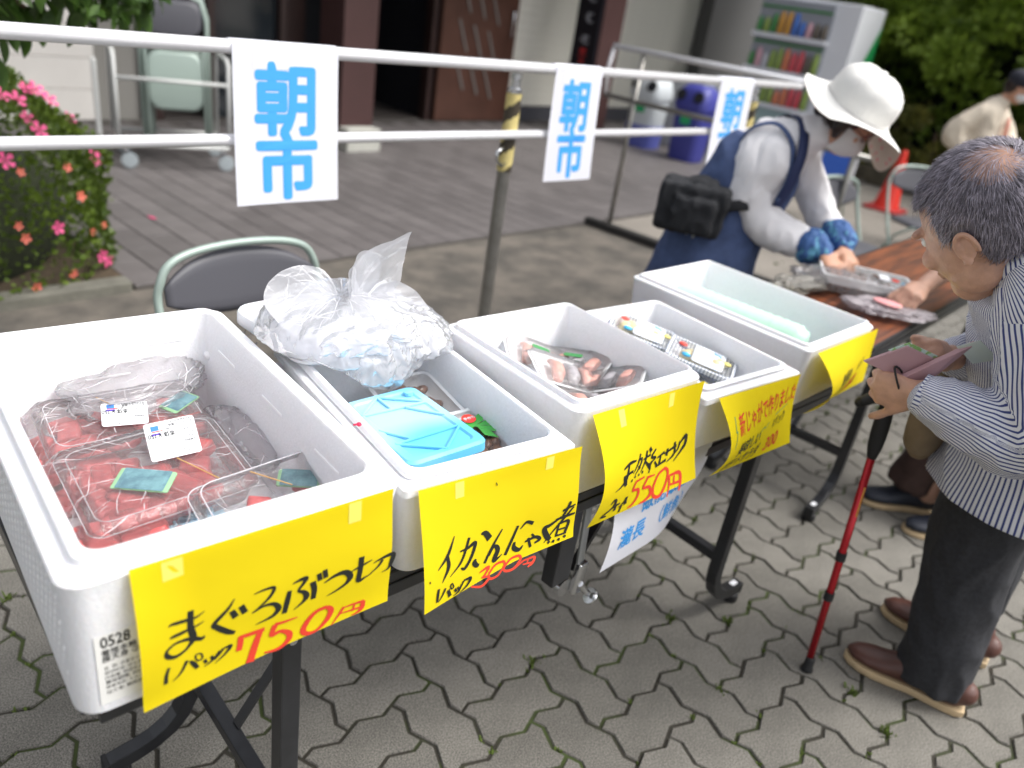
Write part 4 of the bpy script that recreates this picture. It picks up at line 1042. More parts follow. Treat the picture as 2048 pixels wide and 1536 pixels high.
# ------------------------------------------------------------------ stall tables
TBZ = .70
def folding_table(x0, x1, y0, rz, label):
    e = empty('folding_table', (x0, y0, 0), label, 'table', None, rz)
    L_ = x1 - x0; D_ = .45
    def P(b, n, m, **k): return b.build(n, m, e, **k)
    b = MB(); b.box((L_/2, D_/2, TBZ-.011), (L_, D_, .022)); P(b, 'tabletop', MT['wood'], bevel=.002)
    for y in (-.004, D_+.004):
        b = MB(); b.box((L_/2, y, TBZ-.013), (L_+.016, .008, .030)); P(b, 'edge_strip', MT['black_metal'], bevel=.002)
        b = MB(); b.box((L_/2, y+(.004 if y < 0 else -.004), TBZ-.040), (L_-.02, .022, .024)); P(b, 'side_rail', MT['black_metal'], bevel=.003)
        b = MB(); b.box((L_/2, y-(.004 if y < 0 else -.004), TBZ-.006), (L_+.01, .003, .004)); P(b, 'groove', MT['rubber'])
    for x in (-.004, L_+.004):
        b = MB(); b.box((x, D_/2, TBZ-.013), (.008, D_-.001, .030)); P(b, 'end_strip', MT['black_metal'], bevel=.002)
    for x, s in ((.265, -1), (L_-.265, 1)):
        for y in (.025, D_-.03):
            pts = [(x, y, TBZ-.03), (x, y, .30), (x, y, .17), (x+s*.006, y, .135), (x+s*.022, y, .100), (x+s*.045, y, .075), (x+s*.075, y, .058), (x+s*.11, y, .048), (x+s*.165, y, .040)]
            b = MB(); b.tube(pts, .0155, 4, square=True, up=(0, 1, 0)); P(b, 'leg', MT['black_metal'], bevel=.0025)
            b = MB(); b.lathe([(.020, 0), (.023, .004), (.022, .024), (.016, .028)], (x+s*.145, y, 0), 16); P(b, 'rubber_foot', MT['rubber'], smooth=True, auto=40)
            b = MB(); b.box((x+s*.167, y, .040), (.010, .034, .034)); P(b, 'end_cap', MT['rubber'], bevel=.003)
            if y > .1: continue
            b = MB(); b.box((x+s*.140, y, .0605), (.026, .015, .0012)); P(b, 'cap_sticker', MT['label'])
            b = MB(); b.lathe([(.006, 0), (.006, .004), (.001, .0045)], (x, y-.016 if y < .1 else y+.016, TBZ-.075), 10, axis=(0, -1, 0)); P(b, 'bolt', MT['chrome'])
        b = MB(); b.tube([(x, .03, .215), (x, D_-.035, .215)], .0135, 4, square=True); P(b, 'crossbar', MT['black_metal'], bevel=.002)
        b = MB(); b.tube([(x, .03, TBZ-.05), (x, D_-.035, TBZ-.05)], .012, 4, square=True); P(b, 'upper_crossbar', MT['black_metal'])
        b = MB(); b.bar((x-s*.01, D_/2, .23), (x-s*.30, D_/2, TBZ-.05), .02, .006); P(b, 'brace', MT['black_metal'])
    return e
T1 = folding_table(.196, 1.99, .722, rad(-4.5), 'wood topped folding table with black edges under the white foam boxes')
T2 = folding_table(2.365, 4.165, .625, rad(.8), 'nearly empty reddish wood folding table in front of the man')
# centre stay with its zinc latch, under table 1
c1 = Vector((.185, .64, 0))
def t1part(b, n, m, **k): return part(b, n, m, T1, **k)   # built in world space, then parented
b = MB(); b.box((1.02, .668, .575), (.052, .03, .20)); t1part(b, 'centre_post', MT['black_metal'], bevel=.003)
b = MB(); b.bar((.975, .672, .65), (1.045, .672, .44), .012, .012); t1part(b, 'stay', MT['black_metal'])
b = MB(); b.bar((1.20, .672, .65), (1.075, .672, .47), .014, .012); t1part(b, 'stay', MT['black_metal'])
b = MB(); b.bar((1.06, .655, .655), (1.075, .655, .50), .020, .006, upv=(0, 1, 0)); t1part(b, 'measure_plate', mat('plate_grey', (.32, .33, .33), rough=.4, metal=.5), bevel=.002)
b = MB(); b.box((1.078, .652, .462), (.028, .016, .075), rot=Euler((0, rad(4), 0)).to_matrix()); t1part(b, 'latch', MT['chrome'], bevel=.005, seg=3, smooth=True)
b = MB(); b.tube([(1.078, .645, .45), (1.095, .64, .425), (1.105, .638, .415)], .007, 10); b.lathe([(.001, 0), (.017, .001), (.018, .005), (.014, .009), (.001, .01)], (1.108, .636, .410), 18, axis=(.6, -.3, -.5)); t1part(b, 'latch_knob', MT['chrome'], smooth=True, auto=50)
b = MB(); b.lathe([(.001, -.006), (.02, -.006), (.02, .006), (.001, .006)], (1.047, .665, .445), 18, axis=(0, 1, 0)); t1part(b, 'pivot_disc', MT['chrome'], smooth=True, auto=40)
b = MB(); b.bar((.99, .68, .62), (1.03, 1.04, .62), .02, .02); t1part(b, 'stay_bar', MT['black_metal'])

# ------------------------------------------------------------------ foam boxes
def foam_box(x, y, w, d, h, rz, label, wall=.026, lip=.010, ledge=.016, r=.028, taper=.010, ribs=True, flange=0):
    e = empty('foam_box', (x, y, TBZ), label, 'foam box', None, rz)
    cx, cy = w/2, d/2
    zt = h
    R = []
    def rr(i, z, r_): R.append(rrect(w-2*i, d-2*i, max(.004, r_), z, 6, cx, cy))
    rr(taper+.006, 0, r-.004); rr(taper+.001, .004, r); rr(taper, .010, r)
    if flange:
        rr(.004, h-.030, r); rr(-flange, h-.026, .008); rr(-flange, h-.014, .008); rr(-flange+.002, h-.012, .008)
        rr(.012, h-.0115, .014)
    else:
        rr(.003, h-.040, r); rr(0, h-lip-.003, r); rr(.002, h-lip, r)
    rr(ledge-.002, h-lip+.0005, r-.004); rr(ledge, h-lip+.002, r-.005); rr(ledge+.001, h-.0025, r-.006); rr(ledge+.004, h, r-.008)
    rr(wall-.003, h, r-.004); rr(wall, h-.003, r-.006); rr(wall+.006, h-.05, r-.006); rr(wall+.014, .03, r-.004); rr(wall+.022, .022, r-.006)
    b = MB(); b.rings(R, capb=True, capt=True)
    b.build('box_shell', MT['foam'], e, smooth=True, auto=38)
    if ribs:
        rb = MB(); rb.box((0, 0, 0), (.07, .004, .004)); pr = None
        spots = [((wall+.0052, d*t, h-.048), 90) for t in (.30, .55, .80)] + [((w-wall-.0052, d*t, h-.048), 90) for t in (.22, .5, .78)] + [((w*t, d-wall-.0052, h-.048), 0) for t in (.27, .72)] + [((w*.5, d-wall-.009, h-.095), 0)]
        for k, (p_, a) in enumerate(spots):
            if pr is None: pr = rb.build('wall_rib', MT['foam_rib'], e, bevel=.0015); o = pr
            else: o = pr.copy(); COL.objects.link(o)
            o.location = p_; o.rotation_euler = (0, 0, rad(a))
    return e
B1 = foam_box(.172, .676, .405, .635, .206, rad(-6.2), 'largest and nearest white foam box, holding trays of red tuna', wall=.034, lip=.014, ledge=.020, r=.028, taper=.003)
B2 = foam_box(.592, .652, .300, .47, .178, rad(-10), 'second white foam box from the left, holding a pale blue ice pack', wall=.024, lip=.008, ledge=.010, r=.026, ribs=False, flange=.004)
B3 = foam_box(.938, .637, .340, .385, .200, rad(-6), 'middle white foam box, holding packs of salmon', wall=.020, lip=.012, ledge=.013, r=.024, ribs=False)
B4 = foam_box(1.300, .600, .305, .415, .150, rad(-8), 'fourth white foam box from the left, holding trays in blue patterned wrap', wall=.020, lip=.004, ledge=.008, r=.022, ribs=False, flange=.012)
B5 = foam_box(1.700, .570, .362, .525, .166, rad(-2.5), 'last white foam box from the left, holding a pale green bundle', wall=.020, lip=.010, ledge=.011, r=.018, ribs=False)

# rows of small moulded dimples on the outer left side of box 1
b = MB()
for i in range(30):
    for j in range(9):
        y_ = .03 + i*.0195 + (.009 if j % 2 else 0); z_ = .02 + j*.018
        if y_ > .60: continue
        b.ell((.0012 + .003*(1-z_/.2), y_, z_), (.0012, .0011, .0050), None, 6)
o = b.build('moulded_dimples', MT['foam_rib'], B1, smooth=True); o['kind'] = 'stuff'
# lid lying behind box 2 with green print
lid = empty('foam_lid', (.785, 1.115, .880), 'white foam lid with green lettering under the big plastic bag', 'lid', None, rad(1))
b = MB(); b.rings([rrect(.27*k, .24*k, .04, z) for z, k in ((0, .97), (.004, 1), (.021, 1), (.025, .985))] + [rrect(.22, .19, .03, .025), rrect(.21, .18, .03, .021)]); b.build('lid_panel', MT['foam'], lid, smooth=True, auto=40)
def flatS(P0, U, V, w, h, nrm):
    P0 = Vector(P0); U = Vector(U); V = Vector(V); nrm = Vector(nrm)
    return lambda u, v, off=0: P0 + U*u*w + V*v*h + nrm*off
def decal(parent, name, items, m, S, w, h, off=.0005):
    b = MB()
    for (txt, u, v, sz, xs, sh, sl, bo) in items:
        V, F = text_geo(txt, 1, 0, bo)
        b.add([S(u + (x*xs+y*sh)*sz/w, v - (y*sz + x*xs*sz*sl)/h, off + z*.00001) for x, y, z in V], F)
    return b.build(name, m, parent)
S = flatS((-.08, .10, .0215), (1, 0, 0), (0, -1, 0), .2, .3, (0, 0, 1))
decal(lid, 'green_print', [('ヒグチ', .40, .10, .035, .9, 0, 0, .01), ('ヒグチ', .40, .27, .03, .9, 0, 0, .01)], mat('green_print', (.02, .36, .17), rough=.6), S, .2, .3)

# maker's sticker on the front of box 1
def box_front(e, off=0, taper=.012, h=.2):
    R = Matrix.Rotation(e.rotation_euler[2], 3, 'Z')
    return R @ Vector((1, 0, 0)), R @ Vector((0, -1, 0))
stk = empty('product_sticker', (0, 0, 0), 'printed white product sticker headed 0528 on the front of the nearest foam box', 'sticker')
U1, N1 = box_front(B1)
S0 = Vector((.172, .676, TBZ)) + U1*.026 + N1*(-.0022) + Vector((0, 0, .118))
Vd = Vector((0, 0, -1))
S = flatS(S0, U1, Vd, .09, .10, N1)
b = MB(); b.add([S(u, v, .0004) for u, v in ((0, 0), (1, 0), (1, 1), (0, 1))], [(0, 3, 2, 1)]); b.build('backing', mat('sticker_cream', (.74, .74, .72), rough=.45), stk)
decal(stk, 'lettering', [('0528', .06, .18, .021, .72, 0, 0, .022), ('養殖本鮪', .06, .29, .0095, .95, 0, 0, .008), ('腹天身 ②', .06, .38, .0095, .95, 0, 0, .008),
    ('名  称: 冷凍まぐろ', .07, .50, .0055, .95, 0, 0, 0), ('原材料名: ほんまぐろ', .07, .57, .0055, .95, 0, 0, 0), ('内容量: 別途右上記載', .07, .64, .0055, .95, 0, 0, 0), ('賞味期限: 2027.0', .07, .71, .0058, 1.05, 0, 0, .004),
    ('原産地名: トルコ', .07, .78, .0055, .95, 0, 0, 0), ('加工者: 静岡県', .07, .86, .0062, .95, 0, 0, 0)], MT['ink'], S, .09, .10, .0008)

# ------------------------------------------------------------------ price sheets taped to the boxes
def tape(e, S, u, v, w, h, mtl=None):
    b = MB(); b.add([S(u, v, .0003), S(u+w, v, .0003), S(u+w, v+h, .0003), S(u, v+h, .0003)], [(0, 3, 2, 1)])
    part(b, 'tape', M_tape, e)
M_tape = mat('yellowish_tape', (.80, .70, .13), rough=.3, spec=.6)
ex = .0115
# 1: tuna
U1, N1 = box_front(B1)
O1 = Vector((.172, .676, TBZ+.199)) + U1*.064 + N1*.002
S1W, S1H = .316, .200
e1, S1, _ = paper('price_sheet', 'yellow handwritten sheet priced 750 on the nearest foam box', 'sheet', O1, U1, (-.0, -.0, -1), S1W, S1H, MT['yellow'],
    lambda u, v: (.003 + .010*v*v - .004*math.sin(math.pi*u)*v*v + .003*u) + .014*max(0, .18-u)/.18*math.sin(math.pi*min(1, v*1.05)) + .007*u*math.sin(math.pi*v)**2, roll=.10)
strokes(e1, S1, 'black_writing', S1B, MT['ink'], S1W, S1H, k=1.0)
strokes(e1, S1, 'red_writing', S1R, MT['red_ink'], S1W, S1H, off=.0009)
tape(e1, S1, .10, .02, .07, .12); tape(e1, S1, .80, .015, .055, .15)
# 2: squid
U2, N2 = box_front(B2)
O2 = Vector((.592, .652, TBZ+.166)) + U2*.014 + N2*.008
S2W, S2H = .296, .180
e2, S2, _ = paper('price_sheet', 'yellow handwritten sheet priced 300 on the second foam box', 'sheet', O2, U2, (0, 0, -1), S2W, S2H, MT['yellow'],
    lambda u, v: .002 + .030*math.sin(math.pi*min(1, v*.62+.0))*(max(0, 1-u*1.6))**1.2 + .022*v*v + .008*u*math.sin(math.pi*v)**2, roll=.10)
strokes(e2, S2, 'black_writing', S2B, MT['ink'], S2W, S2H)
strokes(e2, S2, 'red_writing', S2R, MT['red_ink'], S2W, S2H, off=.0009)
tape(e2, S2, .20, .02, .05, .13); tape(e2, S2, .76, .02, .05, .12)
# 3: salmon
U3, N3 = box_front(B3)
O3 = Vector((.938, .637, TBZ+.182)) + U3*.028 + N3*.004
S3W, S3H = .305, .205
e3, S3, _ = paper('price_sheet', 'yellow handwritten sheet priced 550 on the middle foam box', 'sheet', O3, U3, (0, 0, -1), S3W, S3H, MT['yellow'],
    lambda u, v: .003 + .046*math.sin(math.pi*v)*(max(0, 1-u*1.15))**1.1 + .040*v*v, roll=.04)
strokes(e3, S3, 'black_writing', S3B, MT['ink'], S3W, S3H)
strokes(e3, S3, 'red_writing', S3R, MT['red_ink'], S3W, S3H, off=.0009)
tape(e3, S3, .20, .02, .05, .13); tape(e3, S3, .66, .02, .05, .13)
# 4: potato salad
U4, N4 = box_front(B4)
O4 = Vector((1.300, .600, TBZ+.138)) + U4*.020 + N4*.016
S4W, S4H = .285, .165
e4, S4, _ = paper('price_sheet', 'yellow sheet with red and green writing on the fourth foam box', 'sheet', O4, U4, (0, 0, -1), S4W, S4H, MT['yellow'],
    lambda u, v: .002 + .050*math.sin(math.pi*v)*(max(0, 1-u*1.05)) + .028*v*v, roll=.04)
lettering(e4, S4, 'red_writing', [('新じゃがで作りました', .13, .42, .044, .56, .08, .06, .010), ('300', .60, .93, .046, .8, .20, .10, .012)], MT['red_ink'], S4W, S4H)
lettering(e4, S4, 'black_writing', [('美味しい', .15, .72, .036, .66, .12, .04, .010), ('1パック', .66, .60, .026, .66, .15, .06, .008), ('ポテトサラダ', .07, .96, .036, .60, .15, .04, .010)], MT['ink'], S4W, S4H)
strokes(e4, S4, 'green_marks', [[(.10, .20, 1.8), (.085, .36, 1.8), (.10, .36, 1.5), (.07, .55, 1.6)], [(.16, .62, 1.6), (.19, .68, 1.6), (.26, .60, 1.5), (.28, .63, 1.5), (.36, .56, 1.5)], [(.42, .56, 1.6), (.44, .60, 1.6), (.52, .52, 1.5), (.55, .54, 1.4), (.60, .49, 1.4)], [(.70, .44, 1.6), (.90, .38, 1.6)]], MT['green_ink'], S4W, S4H)
# 5: fish
U5, N5 = box_front(B5)
O5 = Vector((1.700, .570, TBZ+.150)) + U5*.030 + N5*.004
S5W, S5H = .335, .155
e5, S5, _ = paper('price_sheet', 'yellow handwritten sheet on the last foam box near the red cane', 'sheet', O5, U5, (0, 0, -1), S5W, S5H, MT['yellow'],
    lambda u, v: .003 + .055*math.sin(math.pi*v)*(max(0, 1-u*1.1)) + .012*v, roll=.06)
lettering(e5, S5, 'black_writing', [('魚屋の', .26, .62, .042, .66, .10, .05, .012), ('1パック', .66, .56, .024, .7, .1, .1, .008), ('サバ煮', .16, .93, .042, .66, .12, .05, .012)], MT['ink'], S5W, S5H)
lettering(e5, S5, 'red_writing', [('650', .50, .88, .050, .9, .2, .10, .012)], MT['red_ink'], S5W, S5H)
# white shop name sheet under sheet 3
O6 = Vector((1.085, .626, .692))
e6, S6, _ = paper('shop_name_sheet', 'white sheet with blue printed shop name hanging below the table edge', 'sheet', O6, (1, -.02, 0), (0, 0, -1), .345, .195, MT['white_paper'],
    lambda u, v: .004 + .010*v - .045*max(0, u-.45)**2*v*v*4 + .012*math.sin(math.pi*v)*(1-u))
lettering(e6, S6, 'lettering', [('飯能銀座', .27, .42, .052, .86, .0, 0, .022), ('瀧長', .10, .76, .052, .86, 0, 0, .022), ('（鮮魚）', .44, .74, .046, .80, 0, 0, .018)], MT['blue_print'], .345, .195)

from mathutils.bvhtree import BVHTree
def crease_glints(o, parent, n, L_, w_, seed, aim=None, m=None):
    """thin white ribbons laid on a film, painting the highlights of its folds"""
    dg = bpy.context.evaluated_depsgraph_get(); me = o.data
    V = [v.co.copy() for v in me.vertices]; t = BVHTree.FromPolygons(V, [tuple(p.vertices) for p in me.polygons])
    r = random.Random(seed); b = MB()
    for _ in range(n):
        p = V[r.randrange(len(V))].copy(); loc, nn, _, _ = t.find_nearest(p)
        if loc is None: continue
        d = Vector((r.uniform(-1, 1), r.uniform(-1, 1), r.uniform(-.6, .6)))
        if aim is not None and r.random() < .75: d = (p - Vector(aim)) + d*.02
        d = d - nn*d.dot(nn)
        if d.length < 1e-6: continue
        d.normalize(); LL = L_*r.uniform(.3, 1.2); k = 7; pts = []; q = loc
        for i in range(k+1):
            pts.append((q, nn)); q2 = q + d*LL/k; q, nn, _, _ = t.find_nearest(q2)
            if q is None: break
            d = d + Vector((r.uniform(-1, 1), r.uniform(-1, 1), r.uniform(-1, 1)))*.16; d = d - nn*d.dot(nn); d.normalize()
        if len(pts) < 4: continue
        vs = []; w0 = w_*r.uniform(.4, 1.3)
        for i, (a, n_) in enumerate(pts):
            s_ = d.cross(n_).normalized(); ww = w0*math.sin(math.pi*(i+.3)/(len(pts)-.4+.3)); up_ = n_ if n_.z > -.2 else -n_
            vs += [a + s_*ww + up_*.0007, a - s_*ww + up_*.0007]
        b.add(vs, [(2*i, 2*i+1, 2*i+3, 2*i+2) for i in range(len(pts)-1)])
    c = b.build('film_glints', m or MT['glint'], None); c.parent = o; c['kind'] = 'stuff'
    return c

# ------------------------------------------------------------------ contents of box 1
M_tuna = mat('tuna_flesh', (.60, .115, .115), rough=.3, sss=.2, var=.3, vscale=60, bump=.3, bscale=120, spec=.6)
M_was = mat('wasabi_sachet', (.16, .30, .33), rough=.25, col2=(.09, .17, .21), thr=(.35, .65), vscale=60)
M_sgreen = mat('sachet_edge', (.26, .46, .26), rough=.35)
M_stick = mat('bamboo_pick', (.55, .33, .12), rough=.6)
def local(e, p): return e.matrix_basis.inverted() @ Vector(p)
def clear_pack(loc, w, d, h, rz, label, tilt=(0, 0), chunks=(), lid=True, dom=.018):
    e = empty('tuna_pack', loc, label, 'food pack', None); e.rotation_euler = (tilt[0], tilt[1], rz)
    def ring(i, z, r=.02): return rrect(w-2*i, d-2*i, r, z, 5)
    b = MB(); b.rings([ring(.012, .0, .016), ring(.010, .002), ring(.003, h-.004), ring(-.002, h-.001), ring(-.004, h)], capt=False); b.build('tray', MT['clear'], e, smooth=True)
    if lid:
        b = MB(); b.rings([ring(-.004, h+.0008), ring(0.003, h+.002), ring(.006, h+dom*.7), ring(.012, h+dom), ring(.024, h+dom), ring(.027, h+dom-.003), ring(.034, h+dom-.003)], capb=False); b.build('lid', MT['clear'], e, smooth=True)
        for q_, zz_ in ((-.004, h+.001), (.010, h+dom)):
            b = MB(); b.tube([p for p in rrect(w-2*q_, d-2*q_, .02, zz_, 5)], .0010, 6, closed=True); b.build('moulded_rim', MT['rim'], e, smooth=True)  # edge highlight of the clear rim put into its whitish colour
    for (x, y, z, sx, sy, sz, a) in chunks:
        b = MB(); R = Euler((random.uniform(-.25, .25), random.uniform(-.25, .25), a)).to_matrix()
        b.box((0, 0, 0), (sx, sy, sz), rot=R)
        o = b.build('tuna_chunk', M_tuna, e, bevel=.0075, seg=3, smooth=True); o.location = (x, y, z)
        for v in o.data.vertices: v.co += Vector((random.uniform(-1, 1), random.uniform(-1, 1), random.uniform(-1, 1)))*.0009
    return e
def wrap_over(e, w, d, z, name='wrap', seed=0, amp=.004, m=None, down=.03):
    """stretch film pulled over a pack with creases running to the corners"""
    b = MB(); nu, nv = 44, 36; vs = []
    for j in range(nv+1):
        for i in range(nu+1):
            x = (i/nu-.5)*w*1.10; y = (j/nv-.5)*d*1.10
            ex_ = max(abs(x)/(w/2), abs(y)/(d/2)); dz = -down*max(0, ex_-.93)/.17
            a = math.atan2(y, x)
            cre = amp*(abs(noise.noise(Vector((x*50+seed, y*50, seed))))*.9 + .6*max(0, ex_-.55)*abs(math.sin(a*23+3*noise.noise(Vector((x*30, y*30, seed))))))
            vs.append((x, y, z + dz + cre))
    b.add(vs, [(j*(nu+1)+i, j*(nu+1)+i+1, (j+1)*(nu+1)+i+1, (j+1)*(nu+1)+i) for j in range(nv) for i in range(nu)])
    o = b.build(name, m or MT['wrap'], e, smooth=True)
    if m is None: crease_glints(o, e, 90, .05, .0007, int(seed*10)+1, aim=(0, 0, z))
    return o
def price_label(e, x, y, z, a, w=.062, d=.050, tilt=(0, 0)):
    b = MB(); b.rings([rrect(w, d, .004, t, 3) for t in (0, .0006)])
    o = b.build('price_label', MT['label'], e); o.location = (x, y, z); o.rotation_euler = (tilt[0], tilt[1], a)
    Sx = flatS((-w/2, d/2, .0007), (1, 0, 0), (0, -1, 0), w, d, (0, 0, 1))
    decal(o, 'print', [('マグロブツ切り', .08, .17, .0068, .95, 0, 0, .0), ('消費期限', .05, .40, .0042, 1, 0, 0, 0), ('23. 6. 9', .05, .50, .0046, 1, 0, 0, .004), ('加工日', .05, .60, .0042, 1, 0, 0, 0), ('23. 6. 8', .05, .70, .0046, 1, 0, 0, .004), ('本体￥750', .42, .70, .0105, .8, 0, 0, .012), ('税込', .52, .80, .0045, 1, 0, 0, 0), ('おさかなの瀧長', .05, .89, .0048, 1, 0, 0, .004), ('埼玉県飯能市仲町3-12', .05, .975, .0042, .95, 0, 0, 0)], MT['ink'], Sx, w, d)
    b = MB(); b.box((w*.30, -d*.34, .0009), (.011, .008, .0004)); b.build('blue_mark', mat('label_blue', (.04, .2, .6), rough=.5), o)
    b = MB(); b.box((w*.30, -d*.18, .0009), (.013, .003, .0004)); b.build('scribble', mat('label_violet', (.10, .04, .45), rough=.5), o)
    b = MB(); b.box((w*.26, -d*.25, .0009), (.015, .0015, .0004)); b.build('red_line', MT['red_ink'], o)
    return o
def sachet(e, x, y, z, a, w=.062, d=.034, tilt=(0, 0)):
    o = empty('wasabi_sachet', (x, y, z)); o.parent = e; o.rotation_euler = (tilt[0], tilt[1], a)
    b = MB(); b.rings([rrect(w*k, d*k, .003, t, 2) for t, k in ((0, 1), (.0015, .99), (.003, .86))]); b.build('sachet_film', M_sgreen, o, smooth=False)
    b = MB(); b.rings([rrect(w*.84, d*.98, .002, .0031, 2), rrect(w*.70, d*.86, .004, .0042, 2)]); b.build('sachet_print', M_was, o)
    return o
def pick(e, a, b_):
    b = MB(); b.tube([a, b_], .0009, 6); b.build('bamboo_pick', M_stick, e)

def rnd_chunks(w, d, z0, n, sd, zt=0):
    r = random.Random(sd); out = []
    for k in range(n):
        out.append((r.uniform(-w/2, w/2), r.uniform(-d/2, d/2), z0 + r.uniform(0, .014) + zt, r.uniform(.040, .060), r.uniform(.028, .042), r.uniform(.018, .026), r.uniform(0, 3)))
    return out
# big front tray
pk = clear_pack((.400, .975, .752), .225, .195, .034, rad(-6), 'largest wrapped tuna tray with a green sachet on top, front of the nearest box', chunks=rnd_chunks(.15, .13, .016, 26, 3) + [(-.082, y_, .020, .026, .020, .026, .2*k) for k, y_ in enumerate((-.065, -.045, -.024, -.002, .02))] + [(x_, -.072, .020, .022, .024, .026, .1) for x_ in (-.06, -.035, -.01, .015, .04)], tilt=(rad(3), rad(-4)), dom=.012)
wrap_over(pk, .232, .205, .047, seed=2, amp=.0045)
sachet(pk, -.026, -.028, .0475, rad(-38), .078, .044, (rad(2), 0))
price_label(pk, .034, .026, .066, rad(170), .070, .062, tilt=(rad(-30), rad(3)))
pick(pk, (.028, -.005, .052), (.062, -.075, .049))
# tray behind left
pk = clear_pack((.425, 1.155, .742), .235, .145, .032, rad(-8), 'tuna tray with a tilted price label behind the largest tray', chunks=rnd_chunks(.19, .10, .015, 18, 9), tilt=(rad(5), 0))
wrap_over(pk, .24, .15, .050, seed=5, amp=.003)
price_label(pk, -.005, -.022, .062, rad(168), .066, .044, (rad(-20), 0))
sachet(pk, .085, .0, .05, rad(35)); pick(pk, (-.01, -.01, .066), (-.03, .05, .054))
# tray at the right front
pk = clear_pack((.495, .805, .772), .205, .135, .030, rad(-8), 'smaller tuna tray at the right front corner of the nearest box', chunks=[(-.075, -.03, .016, .04, .03, .022, .4), (-.03, .0, .018, .045, .034, .026, 1.1), (.055, .02, .018, .046, .03, .022, .3), (.07, -.02, .016, .03, .03, .02, 2)], tilt=(rad(9), rad(-6)))
sachet(pk, .040, .020, .034, rad(-32)); price_label(pk, -.002, -.035, .051, rad(174), .062, .030); pick(pk, (-.02, .05, .05), (.02, .0, .05))
# loose trays below
pk = clear_pack((.315, .86, .728), .16, .19, .022, rad(-6), 'lower tuna tray pressed against the left wall of the nearest box', chunks=rnd_chunks(.12, .15, .012, 18, 21), lid=False)
pk = clear_pack((.335, 1.10, .728), .12, .22, .024, rad(-6), 'tuna tray wedged along the left wall behind the other trays', chunks=rnd_chunks(.09, .18, .012, 16, 33), lid=False)
# blue ice packs
M_ice = mat('ice_pack_blue', (.13, .50, .78), rough=.45, col2=(.36, .68, .86), thr=(.42, .60), vscale=5, spec=.4, vdetail=1)
def ice_pack(loc, w, d, rz, tilt, label):
    e = empty('ice_pack', loc, label, 'ice pack'); e.rotation_euler = (tilt[0], tilt[1], rz)
    b = MB(); b.rings([rrect(w*k, d*k, .016*k, z) for z, k in ((0, .94), (.004, 1), (.018, 1), (.022, .96))] + [rrect(w-.030, d-.030, .01, .022), rrect(w-.036, d-.036, .01, .019)]); b.build('pack_shell', M_ice, e, smooth=True, auto=35)
    rb = MB()
    hw, hd = w/2-.012, d/2-.012
    for a, c in (((-hw, hd*.55), (-hw*.1, hd)), ((-hw*.1, hd), (hw, hd*.45)), ((-hw, hd*.55), (hw, hd*.45)), ((-hw*.1, hd), (-hw*.1, hd*.5)), ((-hw, -hd*.5), (hw, -hd*.5)), ((-hw, -hd*.5), (0, -hd)), ((0, -hd), (hw, -hd*.5)), ((hw*.3, hd*.45), (hw, -hd*.1)), ((-hw, 0), (-hw*.5, -hd*.5))):
        rb.bar((a[0], a[1], .0215), (c[0], c[1], .0215), .004, .004)
    rb.build('moulded_ribs', M_ice, e, bevel=.0012)
    b = MB(); b.lathe([(.008, 0), (.008, .006), (.001, .007)], (hw*.8, hd*.85, .02), 12); b.build('filler_cap', M_ice, e)
    return e
ice_pack((.385, .865, .728), .13, .10, rad(-8), (0, 0), 'blue ice pack peeping out under the largest tuna tray')
ice_pack((.738, .812, .826), .140, .235, rad(-9), (rad(-5), rad(-4)), 'pale blue ribbed ice pack leaning in the second box')

# ------------------------------------------------------------------ plastic bags
def bag(name, label, c, r, m, seed, knot=None, ears=(), amp=.18, squash=1, flat_z=None, cat='plastic bag', sub=5, deform=None):
    bm = bmesh.new(); bmesh.ops.create_icosphere(bm, subdivisions=sub, radius=1)
    for v in bm.verts:
        d = v.co.normalized()
        n1 = noise.noise(d*1.7 + Vector((seed, 0, 0))); n2 = abs(noise.noise(d*4.3 + Vector((0, seed, 0)))); n3 = abs(noise.noise(d*11 + Vector((0, 0, seed))))
        n4 = abs(noise.noise(Vector((d.x*22, d.y*22, d.z*6 + seed))))
        k = 1 + amp*n1 - amp*.9*n2 - amp*.35*n3 - amp*.18*n4
        p = Vector((d.x*r[0]*k, d.y*r[1]*k, d.z*r[2]*k))
        if knot is not None:
            kd = Vector(knot); kk = kd.normalized(); a = d.dot(kk)
            if a > .55:
                t = ((a-.55)/.45)**1.6
                p = p.lerp(kd*(1), t)
        for (ed, el, ew) in ears:
            kk = Vector(ed).normalized(); a = d.dot(kk)
            if a > ew:
                t = ((a-ew)/(1-ew))**1.35
                p = p + Vector(ed).normalized()*el*t*(1 - .25*n3)
        if deform: p = deform(p, d)
        v.co = p + Vector(c)
        if flat_z is not None and v.co.z < flat_z: v.co.z = flat_z + (v.co.z-flat_z)*.04
    me = bpy.data.meshes.new(name); bm.to_mesh(me); bm.free(); me.materials.append(m)
    me.polygons.foreach_set('use_smooth', [True]*len(me.polygons))
    o = bpy.data.objects.new(name, me); COL.objects.link(o)
    return o
e = empty('ice_bag', (.47, 1.21, .80), 'knotted clear plastic bag of ice lying behind the tuna trays', 'plastic bag')
o = bag('bag_film', '', (0, 0, 0), (.135, .080, .036), MT['icebag'], 3, amp=.20); o.parent = e; o.rotation_euler = (0, 0, rad(12)); crease_glints(o, e, 150, .07, .0008, 5, aim=(.13, 0, .02))
b = MB(); b.ell((.135, .0, .028), (.016, .013, .012)); b.build('knot', mat('bag_knot', (.8, .8, .82), rough=.4), e, smooth=True)
